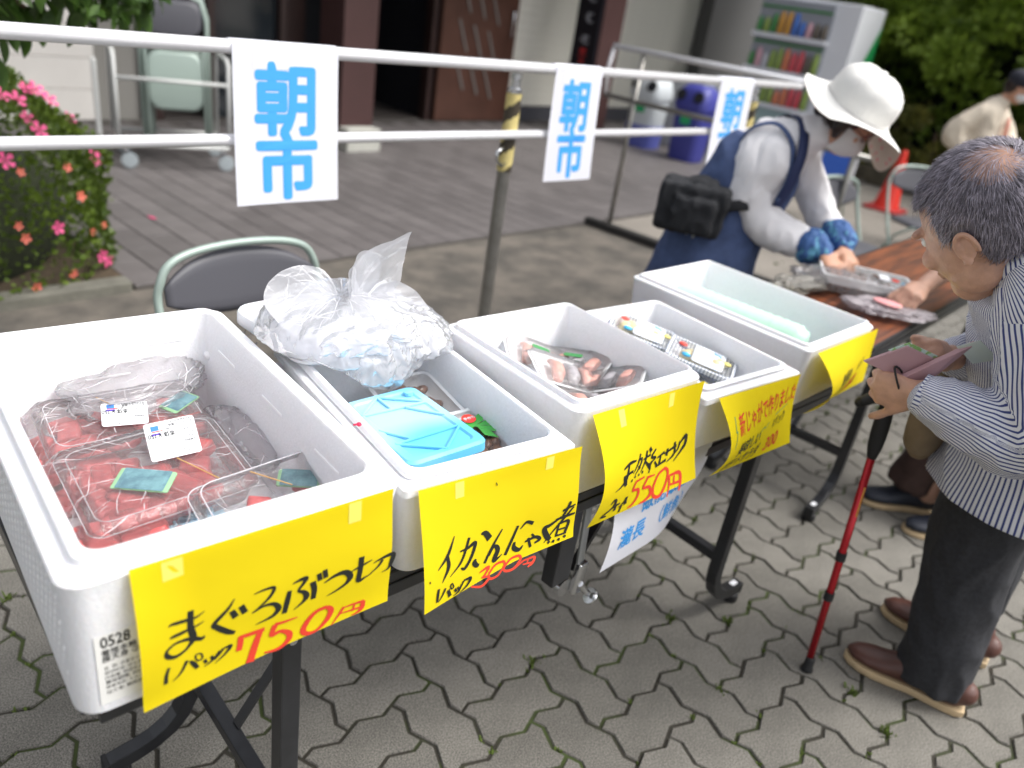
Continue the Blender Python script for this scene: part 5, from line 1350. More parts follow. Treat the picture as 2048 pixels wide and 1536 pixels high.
for k in range(7):
    a = rad(-70 + k*24); b = MB(); q = (.05+.02*(k % 2))
    b.add([(.135, 0, .03), (.135+q*math.cos(a-.18), q*math.sin(a-.18), .045), (.135+q*1.15*math.cos(a), q*1.15*math.sin(a), .055+.01*(k % 3)), (.135+q*math.cos(a+.18), q*math.sin(a+.18), .04)], [(0, 1, 2), (0, 2, 3)])
    b.build('frill', MT['icebag'], e)
e = empty('ice_bag', (.560, 1.02, .770), 'smaller crumpled clear ice bag against the right wall of the nearest box', 'plastic bag')
o = bag('bag_film', '', (0, 0, 0), (.045, .11, .036), MT['icebag'], 9, amp=.20); o.parent = e; crease_glints(o, e, 90, .05, .0008, 6)
# the big milky bag full of bags, heaped on the lid: gathered at G, belly below, open mouth above
def fold_sheet(fn, nu, nv, name, m, parent):
    b = MB(); b.add([fn(i/nu, j/nv) for j in range(nv+1) for i in range(nu+1)], [(j*(nu+1)+i, j*(nu+1)+i+1, (j+1)*(nu+1)+i+1, (j+1)*(nu+1)+i) for j in range(nv) for i in range(nu)])
    return part(b, name, m, parent, smooth=True)
def ridged(x, y, z): return 1 - 2.2*abs(noise.noise(Vector((x, y, z))))
def milky_bag(G, Rx, Ry, Hh, parent, seed, name='bag_belly', drop=0, m=None, cr=1.0):
    G = Vector(G)
    def fn(u, v):
        a = u*2*math.pi
        t = v
        # profile from the gather point down and round the belly
        r = math.sin(min(1, t*1.12)*math.pi*.5)**.75 if t < .85 else 1 - ((t-.85)/.15)**2*.45
        z = -Hh*(t**1.7)
        fold = .10*(1-t*.7)*ridged(math.cos(a)*2.2 + seed, math.sin(a)*2.2, t*.35+seed) + .030*(1-t)*ridged(math.cos(a)*5, math.sin(a)*5+seed, t*.6) + .006*ridged(math.cos(a)*9, math.sin(a)*9+seed, t*3)
        fold += (cr-1)*(.09*ridged(math.cos(a)*3.1+seed, math.sin(a)*3.1, t*2.3+seed) + .05*ridged(math.cos(a)*6+t*3, math.sin(a)*6+seed, t*6) + .025*ridged(math.cos(a)*12, math.sin(a)*12+seed, t*11))
        lump = .10*noise.noise(Vector((math.cos(a)*1.4, math.sin(a)*1.4+seed, t*2.2)))
        k = r*(1 + lump) + fold*min(1, t*4)*.8
        zz = z + .010*ridged(math.cos(a)*1.5+seed, math.sin(a)*1.5, t*1.6)*min(1, t*5) - drop*max(0, math.cos(a+1.75))**3*t*t
        return G + Vector((Rx*k*math.cos(a), Ry*k*math.sin(a), zz))
    return fold_sheet(fn, 180, 60, name, m or MT['milky'], parent)
def mouth_flap(G, tip_dir, L_, a0, a1, parent, seed, peak=.5, sharp=1.5, m=None, curl=.3):
    """one flap of the open bag mouth: fan of folds from the gather point out to a pointed edge"""
    G = Vector(G); d = Vector(tip_dir).normalized(); s_ = d.cross(Vector((.3, -1, .2))).normalized(); n_ = s_.cross(d)
    def fn(u, v):
        a = rad(a0 + (a1-a0)*u)
        edge = (1 - abs((u-peak)/max(peak, 1-peak))**sharp*.62)
        rr = L_*v*edge
        fo = .010*ridged(u*2.6+seed, v*.9, seed)*v + .003*ridged(u*6+v, v*1.6, seed)*v
        p = G + (d*math.cos(a) + s_*math.sin(a))*rr + n_*(fo + curl*rr*rr*4*(u-.4))
        return p
    return fold_sheet(fn, 60, 24, 'bag_mouth', m or MT['milky'], parent)
e = empty('milky_bag', (.79, 1.05, .91), 'big milky plastic bag with a pointed flap heaped on the second box', 'plastic bag')
G_ = (.775, 1.07, .968)
o = milky_bag(G_, .148, .122, .088, e, 3.1, drop=.02, cr=1.35); crease_glints(o, e, 220, .08, .0010, 11, aim=G_)
milky_bag((.79, 1.05, .955), .135, .11, .070, e, 8.4, 'inner_bag', cr=2.2)
milky_bag((.80, .985, .925), .080, .060, .075, e, 14.4, 'bag_skirt', drop=.03, cr=2.0)
milky_bag((.87, 1.02, .935), .095, .085, .075, e, 19.4, 'bag_fold', cr=2.2)
crease_glints(mouth_flap((.785, 1.06, .950), (.80, -.10, .66), .175, -58, 42, e, 2.0, .48, .62, curl=.4), e, 60, .06, .0009, 13)
crease_glints(mouth_flap((.775, 1.07, .955), (-.84, .1, .30), .150, -60, 45, e, 6.0, .45, 1.4, curl=-.9), e, 60, .06, .0009, 13)
crease_glints(mouth_flap((.80, 1.05, .95), (.97, -.15, .02), .135, -45, 45, e, 9.0, .6, 1.0, curl=.9), e, 60, .06, .0009, 13)
mouth_flap((.79, 1.05, .95), (.3, .2, .7), .10, -50, 50, e, 12.0, .5, 2.0, curl=.3)

# ------------------------------------------------------------------ contents of box 2: stew trays
M_tray = mat('white_tray', (.80, .81, .82), rough=.35, spec=.5)
M_stew = mat('brown_stew', (.17, .085, .055), rough=.3, var=.5, vscale=70, bump=.6, bscale=70, spec=.6)
M_leafg = mat('plastic_grass', (.06, .38, .06), rough=.35)
def food_tray(name, label, loc, w, d, h, rz, tilt=(0, 0), fill=None, lumps=14, seed=0, m=None, cat='food tray', lr=.016, wrap=True):
    e = empty(name, loc, label, cat); e.rotation_euler = (tilt[0], tilt[1], rz)
    def ring(i, z, r=.018): return rrect(w-2*i, d-2*i, r, z, 5)
    b = MB(); b.rings([ring(.012, 0, .012), ring(.009, .002), ring(.0, h), ring(-.006, h+.001), ring(-.006, h+.003), ring(.001, h+.003), ring(.010, .005), ring(.014, .0035, .01)]); b.build('tray', m or M_tray, e, smooth=True, auto=45)
    if fill:
        r = random.Random(seed)
        for k in range(lumps):
            b = MB(); b.ell((0, 0, 0), (lr*r.uniform(.7, 1.3), lr*r.uniform(.5, 1), lr*r.uniform(.4, .8)), Matrix.Rotation(r.uniform(0, 3), 3, 'Z'), 10)
            o = b.build('piece', fill, e, smooth=True); o.location = (r.uniform(-w/2+.025, w/2-.025), r.uniform(-d/2+.025, d/2-.025), .010 + r.uniform(0, h*.5))
    if wrap:
        wrap_over(e, w+.004, d+.004, h+.0035, seed=seed+.5, amp=.0012, m=MT['clear'], down=.012)
    return e
food_tray('stew_tray', 'white tray of brown squid stew partly under the blue ice pack', (.850, .925, .775), .115, .16, .024, rad(-12), (rad(4), rad(-6)), M_stew, 22, 4)
t2 = food_tray('stew_tray', 'white tray of brown stew with a green plastic leaf and red round sticker', (.868, .765, .776), .120, .165, .024, rad(-12), (rad(3), rad(-4)), M_stew, 22, 8)
b = MB()
for a, L_ in ((-60, .045), (-25, .06), (10, .065), (50, .055), (95, .035)):
    ca, sa = math.cos(rad(a)), math.sin(rad(a)); b.add([(-.01-.006*sa, .02+.006*ca, .0335), (-.01+.5*L_*ca+.009*sa, .02+.5*L_*sa-.009*ca, .0345), (-.01+L_*ca, .02+L_*sa, .0335), (-.01+.5*L_*ca-.009*sa, .02+.5*L_*sa+.009*ca, .0345)], [(0, 1, 2, 3)])
b.build('plastic_leaf', M_leafg, t2)
b = MB(); b.lathe([(.001, 0), (.013, 0), (.013, .0006), (.001, .0006)], (-.008, .048, .0355), 24); b.build('round_sticker', mat('sticker_red', (.75, .05, .035), rough=.4), t2)
Sx = flatS((-.021, .061, .0362), (1, 0, 0), (0, -1, 0), .026, .026, (0, 0, 1))
decal(t2, 'sticker_lettering', [('手作り', .10, .62, .0082, .95, 0, 0, .03)], MT['label'], Sx, .026, .026)
b = MB(); b.ell((0, 0, 0), (.004, .004, .003)); b.tube([(0, 0, 0), (-.008, .003, 0)], .0015, 6); o = b.build('rubber_band', mat('red_band', (.7, .02, .08), rough=.5), smooth=True); o.location = (.622, .80, .884); tag(o, 'tiny red twist on the rim between the first two boxes', 'band')

# ------------------------------------------------------------------ box 3: salmon packs
M_skinfish = mat('salmon_skin', (.40, .38, .40), rough=.4, var=.45, vscale=70, spec=.5)
M_salmon = mat('salmon_flesh', (.72, .38, .32), rough=.35, sss=.2, var=.3, vscale=25)
def salmon_pack(loc, rz, tilt, label, sticker=False, s=1.0):
    e = food_tray('salmon_pack', label, loc, .15*s, .105*s, .016, rz, tilt, None, wrap=False)
    for k, (x, m_) in enumerate(((-.035, M_salmon), (.0, M_skinfish), (.035, M_salmon))):
        b = MB(); b.tube([(x*s, -.036*s, .016), (x*s+.008, -.01, .021), (x*s+.012, .015, .021), (x*s+.004, .036*s, .016)], [.010, .016, .015, .008], 10, ry=[.006, .009, .009, .005]); b.build('fillet', m_, e, smooth=True)
    wrap_over(e, .155*s, .11*s, .027, seed=loc[0]*9, amp=.002, m=MT['wrap'], down=.02)
    if sticker:
        b = MB(); b.rings([[(x+.0, y+.015, .0315+t) for x, y, _ in rrect(.042, .013, .006, 0, 4)] for t in (0, .0007)]); b.build('green_sticker', mat('sticker_green', (.03, .22, .06), rough=.4, col2=(.06, .28, .08), thr=(.4, .6), vscale=200), e)
    return e
salmon_pack((1.165, .925, .800), rad(-35), (rad(8), rad(18)), 'salmon pack with a long green sticker at the back of the middle box', True)
salmon_pack((1.222, .870, .792), rad(-70), (rad(8), rad(-10)), 'salmon pack standing at a slant against the right wall of the middle box', True)
salmon_pack((1.150, .832, .806), rad(-30), (rad(6), rad(16)), 'frosty salmon pack in the centre of the middle box')
salmon_pack((1.208, .765, .802), rad(-60), (rad(-4), rad(-24)), 'salmon pack with dark skin and red flesh at the right of the middle box')
salmon_pack((1.120, .735, .792), rad(-20), (rad(0), rad(5)), 'salmon pack nearest the front wall of the middle box')
M_crush = mat('crushed_ice', (.80, .82, .86), rough=.3, bump=1.0, bscale=60, sss=.3)
def ice_bed(x, y, w, d, z, rz, label):
    b = MB(); n = 24; vs = []
    R = Matrix.Rotation(rz, 3, 'Z')
    for j in range(n+1):
        for i in range(n+1):
            vs.append(Vector((x, y, 0)) + R @ Vector(((i/n-.5)*w, (j/n-.5)*d, z + .007*noise.noise(Vector((i*.9, j*.9, x*9))))))
    b.add(vs, [(j*(n+1)+i, j*(n+1)+i+1, (j+1)*(n+1)+i+1, (j+1)*(n+1)+i) for j in range(n) for i in range(n)])
    o = b.build('crushed_ice', M_crush, smooth=True); tag(o, label, 'ice', kind='stuff')
ice_bed(1.128, .818, .270, .315, .775, rad(-6), 'bed of crushed ice under the salmon packs')
ice_bed(1.478, .785, .235, .345, .760, rad(-8), 'bed of crushed ice under the checked trays')
ice_bed(1.892, .825, .292, .455, .752, rad(-2.5), 'bed of crushed ice under the green bundle')
# ------------------------------------------------------------------ box 4: blue checked trays
def checked(name):
    m = bpy.data.materials.new(name); m.use_nodes = True
    t = m.node_tree; b = t.nodes['Principled BSDF']; L = t.links.new; N = t.nodes.new
    tc = N('ShaderNodeTexCoord'); br = N('ShaderNodeTexBrick'); br.offset = 0; br.inputs['Scale'].default_value = 1
    br.inputs['Brick Width'].default_value = .008; br.inputs['Row Height'].default_value = .008; br.inputs['Mortar Size'].default_value = .0009
    br.inputs['Color1'].default_value = (.82, .84, .86, 1); br.inputs['Color2'].default_value = (.82, .84, .86, 1); br.inputs['Mortar'].default_value = (.06, .10, .20, 1)
    L(tc.outputs['Object'], br.inputs['Vector']); L(br.outputs[0], b.inputs['Base Color']); b.inputs['Roughness'].default_value = .35
    return m
M_chk = checked('checked_tray'); M_pot = mat('potato_salad', (.72, .62, .36), rough=.5, var=.3, vscale=50, bump=.5)
M_bprint = mat('blue_wrap_print', (.85, .88, .92), rough=.3, col2=(.08, .28, .62), thr=(.36, .44), vscale=55)
for k, (x, y, z, a, lb) in enumerate(((1.520, .905, .790, -62, 'checked tray of potato salad at the back right of the fourth box'), (1.430, .850, .765, -40, 'lower checked tray in the middle of the fourth box'), (1.530, .745, .785, -66, 'checked tray of potato salad at the front right of the fourth box'), (1.425, .72, .755, -30, 'checked tray at the front left of the fourth box'))):
    e = food_tray('salad_tray', lb, (x, y, z), .15, .095, .022, rad(a), (rad(4), rad(9)), M_pot, 10, k, M_chk, lr=.02)
    b = MB(); b.rings([rrect(.075*q, .085*q, .01, .0275+t, 4, .015, 0) for t, q in ((0, 1), (.001, 1), (.0035, .8))]); b.build('printed_band', M_bprint, e, smooth=True)
    for (px, py, c) in ((-.05, .02, (.75, .08, .06)), (-.035, -.025, (.05, .4, .7)), (.058, .01, (.75, .65, .2))):
        b = MB(); b.ell((px, py, .028), (.011, .008, .004), n=10); b.build('garnish', mat('garnish', c, rough=.5), e, smooth=True)
b = MB(); b.ell((0, 0, 0), (.012, .008, .012), n=10); b.tube([(0, 0, 0), (.01, 0, .02), (.02, .005, .01)], .004, 8); o = b.build('bag_tie', M_bprint, smooth=True); o.location = (1.318, .985, .80); tag(o, 'small blue and white tied bag end in the back left corner of the fourth box', 'bag tie')
# ------------------------------------------------------------------ box 5: green bundle
M_gr = mat('pale_green_film', (.52, .78, .62), rough=.35, sss=.1)
e = empty('green_bundle', (1.925, .86, .755), 'pale green ribbed bundle lying along the last foam box', 'bundle', None, rad(-88))
b = MB(); pts = []; rr_ = []
for k in range(42): pts.append((-.19+.38*k/41, 0, .035)); rr_.append((.036 + .003*abs(math.sin(k*1.15)))*(1 if 1 < k < 40 else .8))
b.tube(pts, rr_, 16); b.build('roll', M_gr, e, smooth=True)
for k, (x, y, c, lb) in enumerate(((1.925, .648, (.22, .23, .24), 'small grey ball next to the green bundle'), (1.985, .635, (.14, .33, .18), 'small dark green ball in the front corner of the last box'))):
    b = MB(); b.ell((0, 0, 0), (.022, .022, .018)); b.tube([(0, 0, .016), (0, .004, .024)], .006, 8); o = b.build('wrapped_ball', mat('wrapped_ball', c, rough=.4), smooth=True); o.location = (x, y, .772); tag(o, lb, 'wrapped food')
b = MB(); b.box((0, 0, 0), (.20, .12, .012)); o = b.build('cool_pack', mat('cool_white', (.7, .74, .74), rough=.4), bevel=.004); o.location = (1.80, .72, .765); o.rotation_euler = (0, 0, rad(-2)); tag(o, 'thin white cool pack on the floor of the last box', 'cool pack')
# ------------------------------------------------------------------ packed purchases on table 2
e = food_tray('packed_food', 'white topped food pack in a thin bag under the woman\'s hand', (2.87, .865, .735), .14, .31, .035, rad(32), (rad(2), rad(-6)), mat('mixed_food', (.22, .10, .06), rough=.4, var=.5, vscale=40), 16, 2)
b = MB(); b.box((0, -.06, .045), (.05, .035, .002)); b.build('white_label', MT['label'], e)
b = MB(); b.lathe([(.001, 0), (.014, 0), (.014, .002), (.001, .002)], (.0, -.10, .041), 16); b.build('red_sticker', MT['red_ink'], e)
b = MB(); b.box((-.02, -.13, .041), (.03, .018, .002)); b.build('blue_sticker', mat('sky_sticker', (.10, .45, .70), rough=.4), e)
o = bag('bag', '', (0, 0, 0), (.10, .20, .035), MT['icebag'], 31, amp=.22); o.location = (2.80, .90, .745); o.rotation_euler = (0, 0, rad(30)); tag(o, 'thin clear bag wrapped round the food pack on the wooden table', 'plastic bag')
o = bag('bag', '', (0, 0, 0), (.085, .13, .022), film('pink_bag_film', (1, .92, .94), clear=.3, white=.75, bump=.8, bscale=30), 41, amp=.4, ears=[((.1, -1, .1), .07, .7)]); o.location = (2.70, .735, .728); o.rotation_euler = (0, 0, rad(28)); tag(o, 'white and pink food bag with a pointed end near the table edge', 'plastic bag')
b = MB(); b.ell((0, 0, 0), (.035, .05, .006)); o = b.build('pink_printed_label', mat('pink_print', (.8, .35, .36), rough=.5, col2=(.25, .5, .15), thr=(.35, .4), vscale=25), smooth=True); o.location = (2.695, .715, .752); tag(o, 'pink and green printed label on the pointed food bag', 'label')
o = bag('bag', '', (0, 0, 0), (.16, .075, .03), film('olive_bag_film', (.86, .83, .74), clear=.6, white=.5, bump=.9, bscale=30), 51, amp=.5); o.location = (2.62, 1.00, .73); o.rotation_euler = (0, 0, rad(-8)); tag(o, 'flat crumpled beige clear bag at the back corner of the wooden table', 'plastic bag')
# ------------------------------------------------------------------ people
def crom(P, k=5):
    P = [Vector(p) if not isinstance(p, Vector) else p for p in P]
    n = len(P[0])
    X = [[2*a-b for a, b in zip(P[0], P[1])]] + [list(p) for p in P] + [[2*a-b for a, b in zip(P[-1], P[-2])]]
    out = []
    for i in range(1, len(X)-2):
        for t in range(k):
            t_ = t/k
            out.append([.5*(2*b + (-a+c)*t_ + (2*a-5*b+4*c-d)*t_*t_ + (-a+3*b-3*c+d)*t_**3) for a, b, c, d in zip(X[i-1], X[i], X[i+1], X[i+2])])
    out.append(X[-2])
    return out

def limb(b, pts, n=16, k=5, up=(0, 0, 1), caps=True):
    """pts: (x,y,z,r) or (x,y,z,rx,ry) smooth tapering limb"""
    import itertools
    pts = [tuple(p) if len(p) == 5 else (*p, p[3]) for p in pts]
    Q = crom5(pts, k)
    b.tube([q[:3] for q in Q], [max(.001, q[3]) for q in Q], n, ry=[max(.001, q[4]) for q in Q], up=up)
    if caps:
        for q in (Q[0], Q[-1]):
            r = min(q[3], q[4]); b.ell(q[:3], (r*.98,)*3, n=12)
def crom5(P, k=5):
    X = [[2*a-b for a, b in zip(P[0], P[1])]] + [list(p) for p in P] + [[2*a-b for a, b in zip(P[-1], P[-2])]]
    out = []
    for i in range(1, len(X)-2):
        for t in range(k):
            t_ = t/k
            out.append([.5*(2*b_ + (-a+c)*t_ + (2*a-5*b_+4*c-d)*t_*t_ + (-a+3*b_-3*c+d)*t_**3) for a, b_, c, d in zip(X[i-1], X[i], X[i+1], X[i+2])])
    out.append(X[-2]); return out

def fuse(b, name, vox, m, parent, smooth=4, disp=None, factor=.5):
    me = bpy.data.meshes.new('tmp'); me.from_pydata([tuple(p) for p in b.v], [], b.f)
    o = bpy.data.objects.new('tmp', me); COL.objects.link(o)
    md = o.modifiers.new('r', 'REMESH'); md.mode = 'VOXEL'; md.voxel_size = vox
    if smooth:
        s = o.modifiers.new('s', 'SMOOTH'); s.iterations = smooth; s.factor = factor
    dg = bpy.context.evaluated_depsgraph_get()
    me2 = bpy.data.meshes.new_from_object(o.evaluated_get(dg))
    bpy.data.objects.remove(o); bpy.data.meshes.remove(me)
    me2.name = name
    if disp:
        n = len(me2.vertices); co = np.empty(n*3); me2.vertices.foreach_get('co', co); co = co.reshape(-1, 3)
        nr = np.empty(n*3); me2.vertices.foreach_get('normal', nr); nr = nr.reshape(-1, 3)
        co = co + nr*disp(co)[:, None]
        me2.vertices.foreach_set('co', co.ravel())
    me2.materials.clear(); me2.materials.append(m)
    me2.polygons.foreach_set('use_smooth', [True]*len(me2.polygons)); me2.update()
    o = bpy.data.objects.new(name, me2); COL.objects.link(o)
    if parent:
        o.parent = parent; o.matrix_parent_inverse = Matrix.Translation(-Vector(parent.location))
    return o

def folds(center_pts, amp, freq=9, seed=0, along=3.0, ring=0.0):
    """cloth folds: ridged noise stretched along the limb axis"""
    P = np.array([p[:3] for p in center_pts], float)
    def f(co):
        out = np.zeros(len(co))
        for i, c in enumerate(co):
            v = Vector((c[0]*freq, c[1]*freq, c[2]*freq*.55 + seed))
            a = noise.noise(v + Vector((seed, 0, 0)))
            r_ = 1 - abs(noise.noise(v*1.7 + Vector((0, seed*3, 0))))*2.2
            out[i] = amp*(.55*a + .6*r_)
        return out
    return f

def axis_coords(o, pts, ref, rep):
    """store running stripe coordinate round and along a limb axis"""
    P = np.array([p[:3] for p in crom5([tuple(p[:3])+(0, 0) for p in pts], 8)], float)[:, :3]
    me = o.data; n = len(me.vertices); co = np.empty(n*3); me.vertices.foreach_get('co', co); co = co.reshape(-1, 3)
    A = P[:-1]; B = P[1:]; d = B-A; L = np.linalg.norm(d, axis=1); T = d/L[:, None]; cum = np.concatenate([[0], np.cumsum(L)])
    best = np.full(n, 1e9); ang = np.zeros(n); al = np.zeros(n)
    ref = np.array(ref, float)
    # parallel transported reference
    refs = []; r0 = ref - T[0]*ref.dot(T[0]); r0 /= np.linalg.norm(r0)
    for t in T:
        r0 = r0 - t*r0.dot(t); r0 /= np.linalg.norm(r0); refs.append(r0.copy())
    for i in range(len(A)):
        w = co-A[i]; t = np.clip(w@T[i], 0, L[i]); q = w - t[:, None]*T[i]; dd = (q**2).sum(1)
        m_ = dd < best; best[m_] = dd[m_]
        r = refs[i]; s = np.cross(T[i], r)
        ang[m_] = np.arctan2(q[m_]@s, q[m_]@r); al[m_] = cum[i]+t[m_]
    a = me.attributes.new('stripe', 'FLOAT', 'POINT'); a.data.foreach_set('value', (ang/(2*math.pi)*rep).astype(np.float32))

def stripe_mat(name, c1, c2, duty=.36):
    m = bpy.data.materials.new(name); m.use_nodes = True
    t = m.node_tree; b = t.nodes['Principled BSDF']; L = t.links.new; N = t.nodes.new
    at = N('ShaderNodeAttribute'); at.attribute_name = 'stripe'
    fr = N('ShaderNodeMath'); fr.operation = 'FRACT'; L(at.outputs['Fac'], fr.inputs[0])
    rp = N('ShaderNodeValToRGB'); cr = rp.color_ramp; cr.elements[0].position = 0; cr.elements[0].color = (*c2, 1)
    cr.elements[1].position = duty; cr.elements[1].color = (*c2, 1)
    e = cr.elements.new(duty+.08); e.color = (*c1, 1); e = cr.elements.new(.92); e.color = (*c1, 1); e = cr.elements.new(1.0); e.color = (*c2, 1)
    L(fr.outputs[0], rp.inputs[0]); L(rp.outputs[0], b.inputs['Base Color']); b.inputs['Roughness'].default_value = .85
    b.inputs['Specular IOR Level'].default_value = .2
    tc = N('ShaderNodeTexCoord'); nz = N('ShaderNodeTexNoise'); nz.inputs['Scale'].default_value = 900; L(tc.outputs['Object'], nz.inputs['Vector'])
    n2 = N('ShaderNodeTexNoise'); n2.inputs['Scale'].default_value = 22; n2.inputs['Detail'].default_value = 4; n2.inputs['Distortion'].default_value = 1.5; L(tc.outputs['Object'], n2.inputs['Vector'])
    ad = N('ShaderNodeMath'); ad.operation = 'MULTIPLY_ADD'; ad.inputs[1].default_value = .06; L(nz.outputs[0], ad.inputs[0]); L(n2.outputs[0], ad.inputs[2])
    bp = N('ShaderNodeBump'); bp.inputs['Strength'].default_value = .5; bp.inputs['Distance'].default_value = .012; L(ad.outputs[0], bp.inputs['Height']); L(bp.outputs[0], b.inputs['Normal'])
    return m

def hand(b, wrist, f, n, flip=1, s=1.0, curl=(35, 40, 45, 50), spread=6, thumb=(.5, .75, -.35), tcurl=25):
    """palm, four fingers of different length and a thumb. f: towards the fingers, n: back of the hand, thumb on the side +(f x n)*flip"""
    w = Vector(wrist); f = Vector(f).normalized(); n = Vector(n); n = (n - f*n.dot(f)).normalized(); sd_ = f.cross(n)*flip
    K = w + f*.088*s
    limb(b, [(*(w - f*.03*s), .027*s, .020*s), (*(w + f*.015*s), .031*s, .018*s), (*(w+f*.05*s), .040*s, .0165*s), (*(w+f*.085*s), .041*s, .014*s)], 14, 4, up=n)
    spec = [(.030, (.046, .027, .021), .0088), (.010, (.051, .031, .022), .0090), (-.011, (.047, .029, .021), .0086), (-.030, (.037, .021, .018), .0076)]
    for i, (o_, seg, r) in enumerate(spec):
        p = w + f*(.084 - .006*abs(i-1))*s + sd_*o_*s
        a = 0; c = curl[i]; yaw = rad((1.2-i)*spread)
        pts = [(*(p - f*.02*s), r*1.05*s)]
        pts.append((*p, r*1.1*s))
        for j, L_ in enumerate(seg):
            a += rad(c*(.75, 1.0, .8)[j])
            dirv = (f*math.cos(yaw) + sd_*math.sin(yaw))*math.cos(a) - n*math.sin(a)
            q = p + dirv*L_*s
            pts.append((*((p+q)/2 + n*.001*s), r*(.93, .9, .88)[j]*s))
            pts.append((*q, r*(.97, .92, .78)[j]*s))
            p = q
        limb(b, pts, 10, 3, up=n)
    tb = w + f*.022*s + sd_*.026*s
    d = (f*thumb[0] + sd_*thumb[1] + n*thumb[2]).normalized()
    q1 = tb + d*.042*s; d2 = (d + f*math.sin(rad(tcurl))*1.2).normalized(); q2 = q1 + d2*.032*s; q3 = q2 + (d2 + f*.2 - n*.2).normalized()*.025*s
    limb(b, [(*tb, .015*s), (*q1, .0115*s), (*((q1+q2)/2), .0098*s), (*q2, .0103*s), (*q3, .0085*s)], 10, 4, up=n)
    return K

def head_geo(b, c, F, U, s=1.0, mouth=True):
    """skull, jaw, nose, lips, ears and eye sockets. F: facing, U: crown direction"""
    c = Vector(c); F = Vector(F).normalized(); U = Vector(U); U = (U - F*U.dot(F)).normalized(); Lf = U.cross(F)
    R = Matrix((Lf, F, U)).transposed()
    def P(l, f, u): return c + Lf*l*s + F*f*s + U*u*s
    b.ell(P(0, -.012, .025), (.077*s, .095*s, .092*s), R, 20)       # cranium
    b.ell(P(0, .022, -.020), (.066*s, .070*s, .085*s), R, 20)       # face
    b.ell(P(0, .045, -.085), (.038*s, .040*s, .034*s), R, 14)       # chin and jaw
    for q in (-1, 1):
        b.ell(P(q*.042, .015, -.062), (.022*s, .042*s, .034*s), R, 12)
        b.ell(P(q*.036, .070, -.025), (.022*s, .020*s, .020*s), R, 12)   # cheeks
        b.ell(P(q*.028, .082, .020), (.024*s, .012*s, .008*s), R, 10)    # brow
    limb(b, [(*P(0, .082, .008), .008*s), (*P(0, .092, -.018), .009*s), (*P(0, .096, -.030), .0115*s)], 10, 3, up=U)
    for q in (-1, 1): b.ell(P(q*.012, .088, -.033), (.008*s, .009*s, .007*s), R, 10)
    if mouth:
        b.ell(P(0, .088, -.055), (.024*s, .009*s, .0055*s), R, 12); b.ell(P(0, .086, -.065), (.020*s, .009*s, .006*s), R, 12)
    return R, P

def ear_geo(P0, s, side, F, U):
    k_ = .74
    P = lambda l, f, u: P0(side*.079 + (l - side*.079)*k_, -.012 + (f + .012)*k_, -.012 + (u + .012)*k_)
    s = s*k_
    """a real ear: curled helix rim, concha and lobe"""
    b = MB()
    rim = []
    for k in range(15):
        t = k/14; a = rad(200 - 300*t)
        rr_ = .030 if t < .7 else .030 - .012*(t-.7)/.3
        u_ = .0 + rr_*1.0*math.sin(a)*1.05; f_ = -.004 + rr_*.62*math.cos(a)
        rim.append((*P(side*(.079 + .012*math.sin(math.pi*t)), f_ - .012, u_ - .012), (.0046 + .001*math.sin(math.pi*t))*s))
    limb(b, rim, 8, 2)
    b.ell(P(side*.079, -.012, -.010), (.010*s, .018*s, .028*s), Matrix((U.cross(F), F, U)).transposed(), 12)
    b.ell(P(side*.084, -.007, -.038), (.007*s, .010*s, .011*s), None, 10)
    limb(b, [(*P(side*.084, .004, .0), .004*s), (*P(side*.088, -.006, -.004), .005*s), (*P(side*.086, -.004, -.022), .005*s)], 8, 3)
    return b

def hair_strands(name, mat_, parent, surf, n, length, width, flow, seed=1, lift=.004, segs=4):
    """surf(rng)->(point, normal) ; flow(p,nrm)->tangent direction. ribbons hugging the head"""
    r = np.random.default_rng(seed); b_v = []; b_f = []
    for _ in range(n):
        q = surf(r)
        if q is None: continue
        p, nn = q; p = Vector(p); nn = Vector(nn)
        d = Vector(flow(p, nn)); d = d - nn*d.dot(nn)
        if d.length < 1e-5: continue
        d.normalize(); d = (d + Vector(r.normal(0, .16, 3)))
        L_ = length*r.uniform(.55, 1.25); w_ = width*r.uniform(.6, 1.3)
        base = len(b_v); s_ = d.cross(nn).normalized()
        cv = r.normal(0, .12)
        for k in range(segs+1):
            t = k/segs
            dd = (d + s_*cv*t).normalized()
            pp = p + dd*L_*t + nn*(lift*math.sin(math.pi*min(1, t*1.1+.05)) + .0008) - nn*(L_*t)**2/(2*.095)
            ww = w_*(1-t*.85)
            b_v += [tuple(pp + s_*ww), tuple(pp - s_*ww)]
        b_f += [(base+2*k, base+2*k+2, base+2*k+3, base+2*k+1) for k in range(segs)]
    me = bpy.data.meshes.new(name); me.from_pydata(b_v, [], b_f); me.materials.append(mat_)
    me.polygons.foreach_set('use_smooth', [True]*len(me.polygons))
    o = bpy.data.objects.new(name, me); COL.objects.link(o); o.parent = parent; o.matrix_parent_inverse = Matrix.Translation(-Vector(parent.location))
    return o

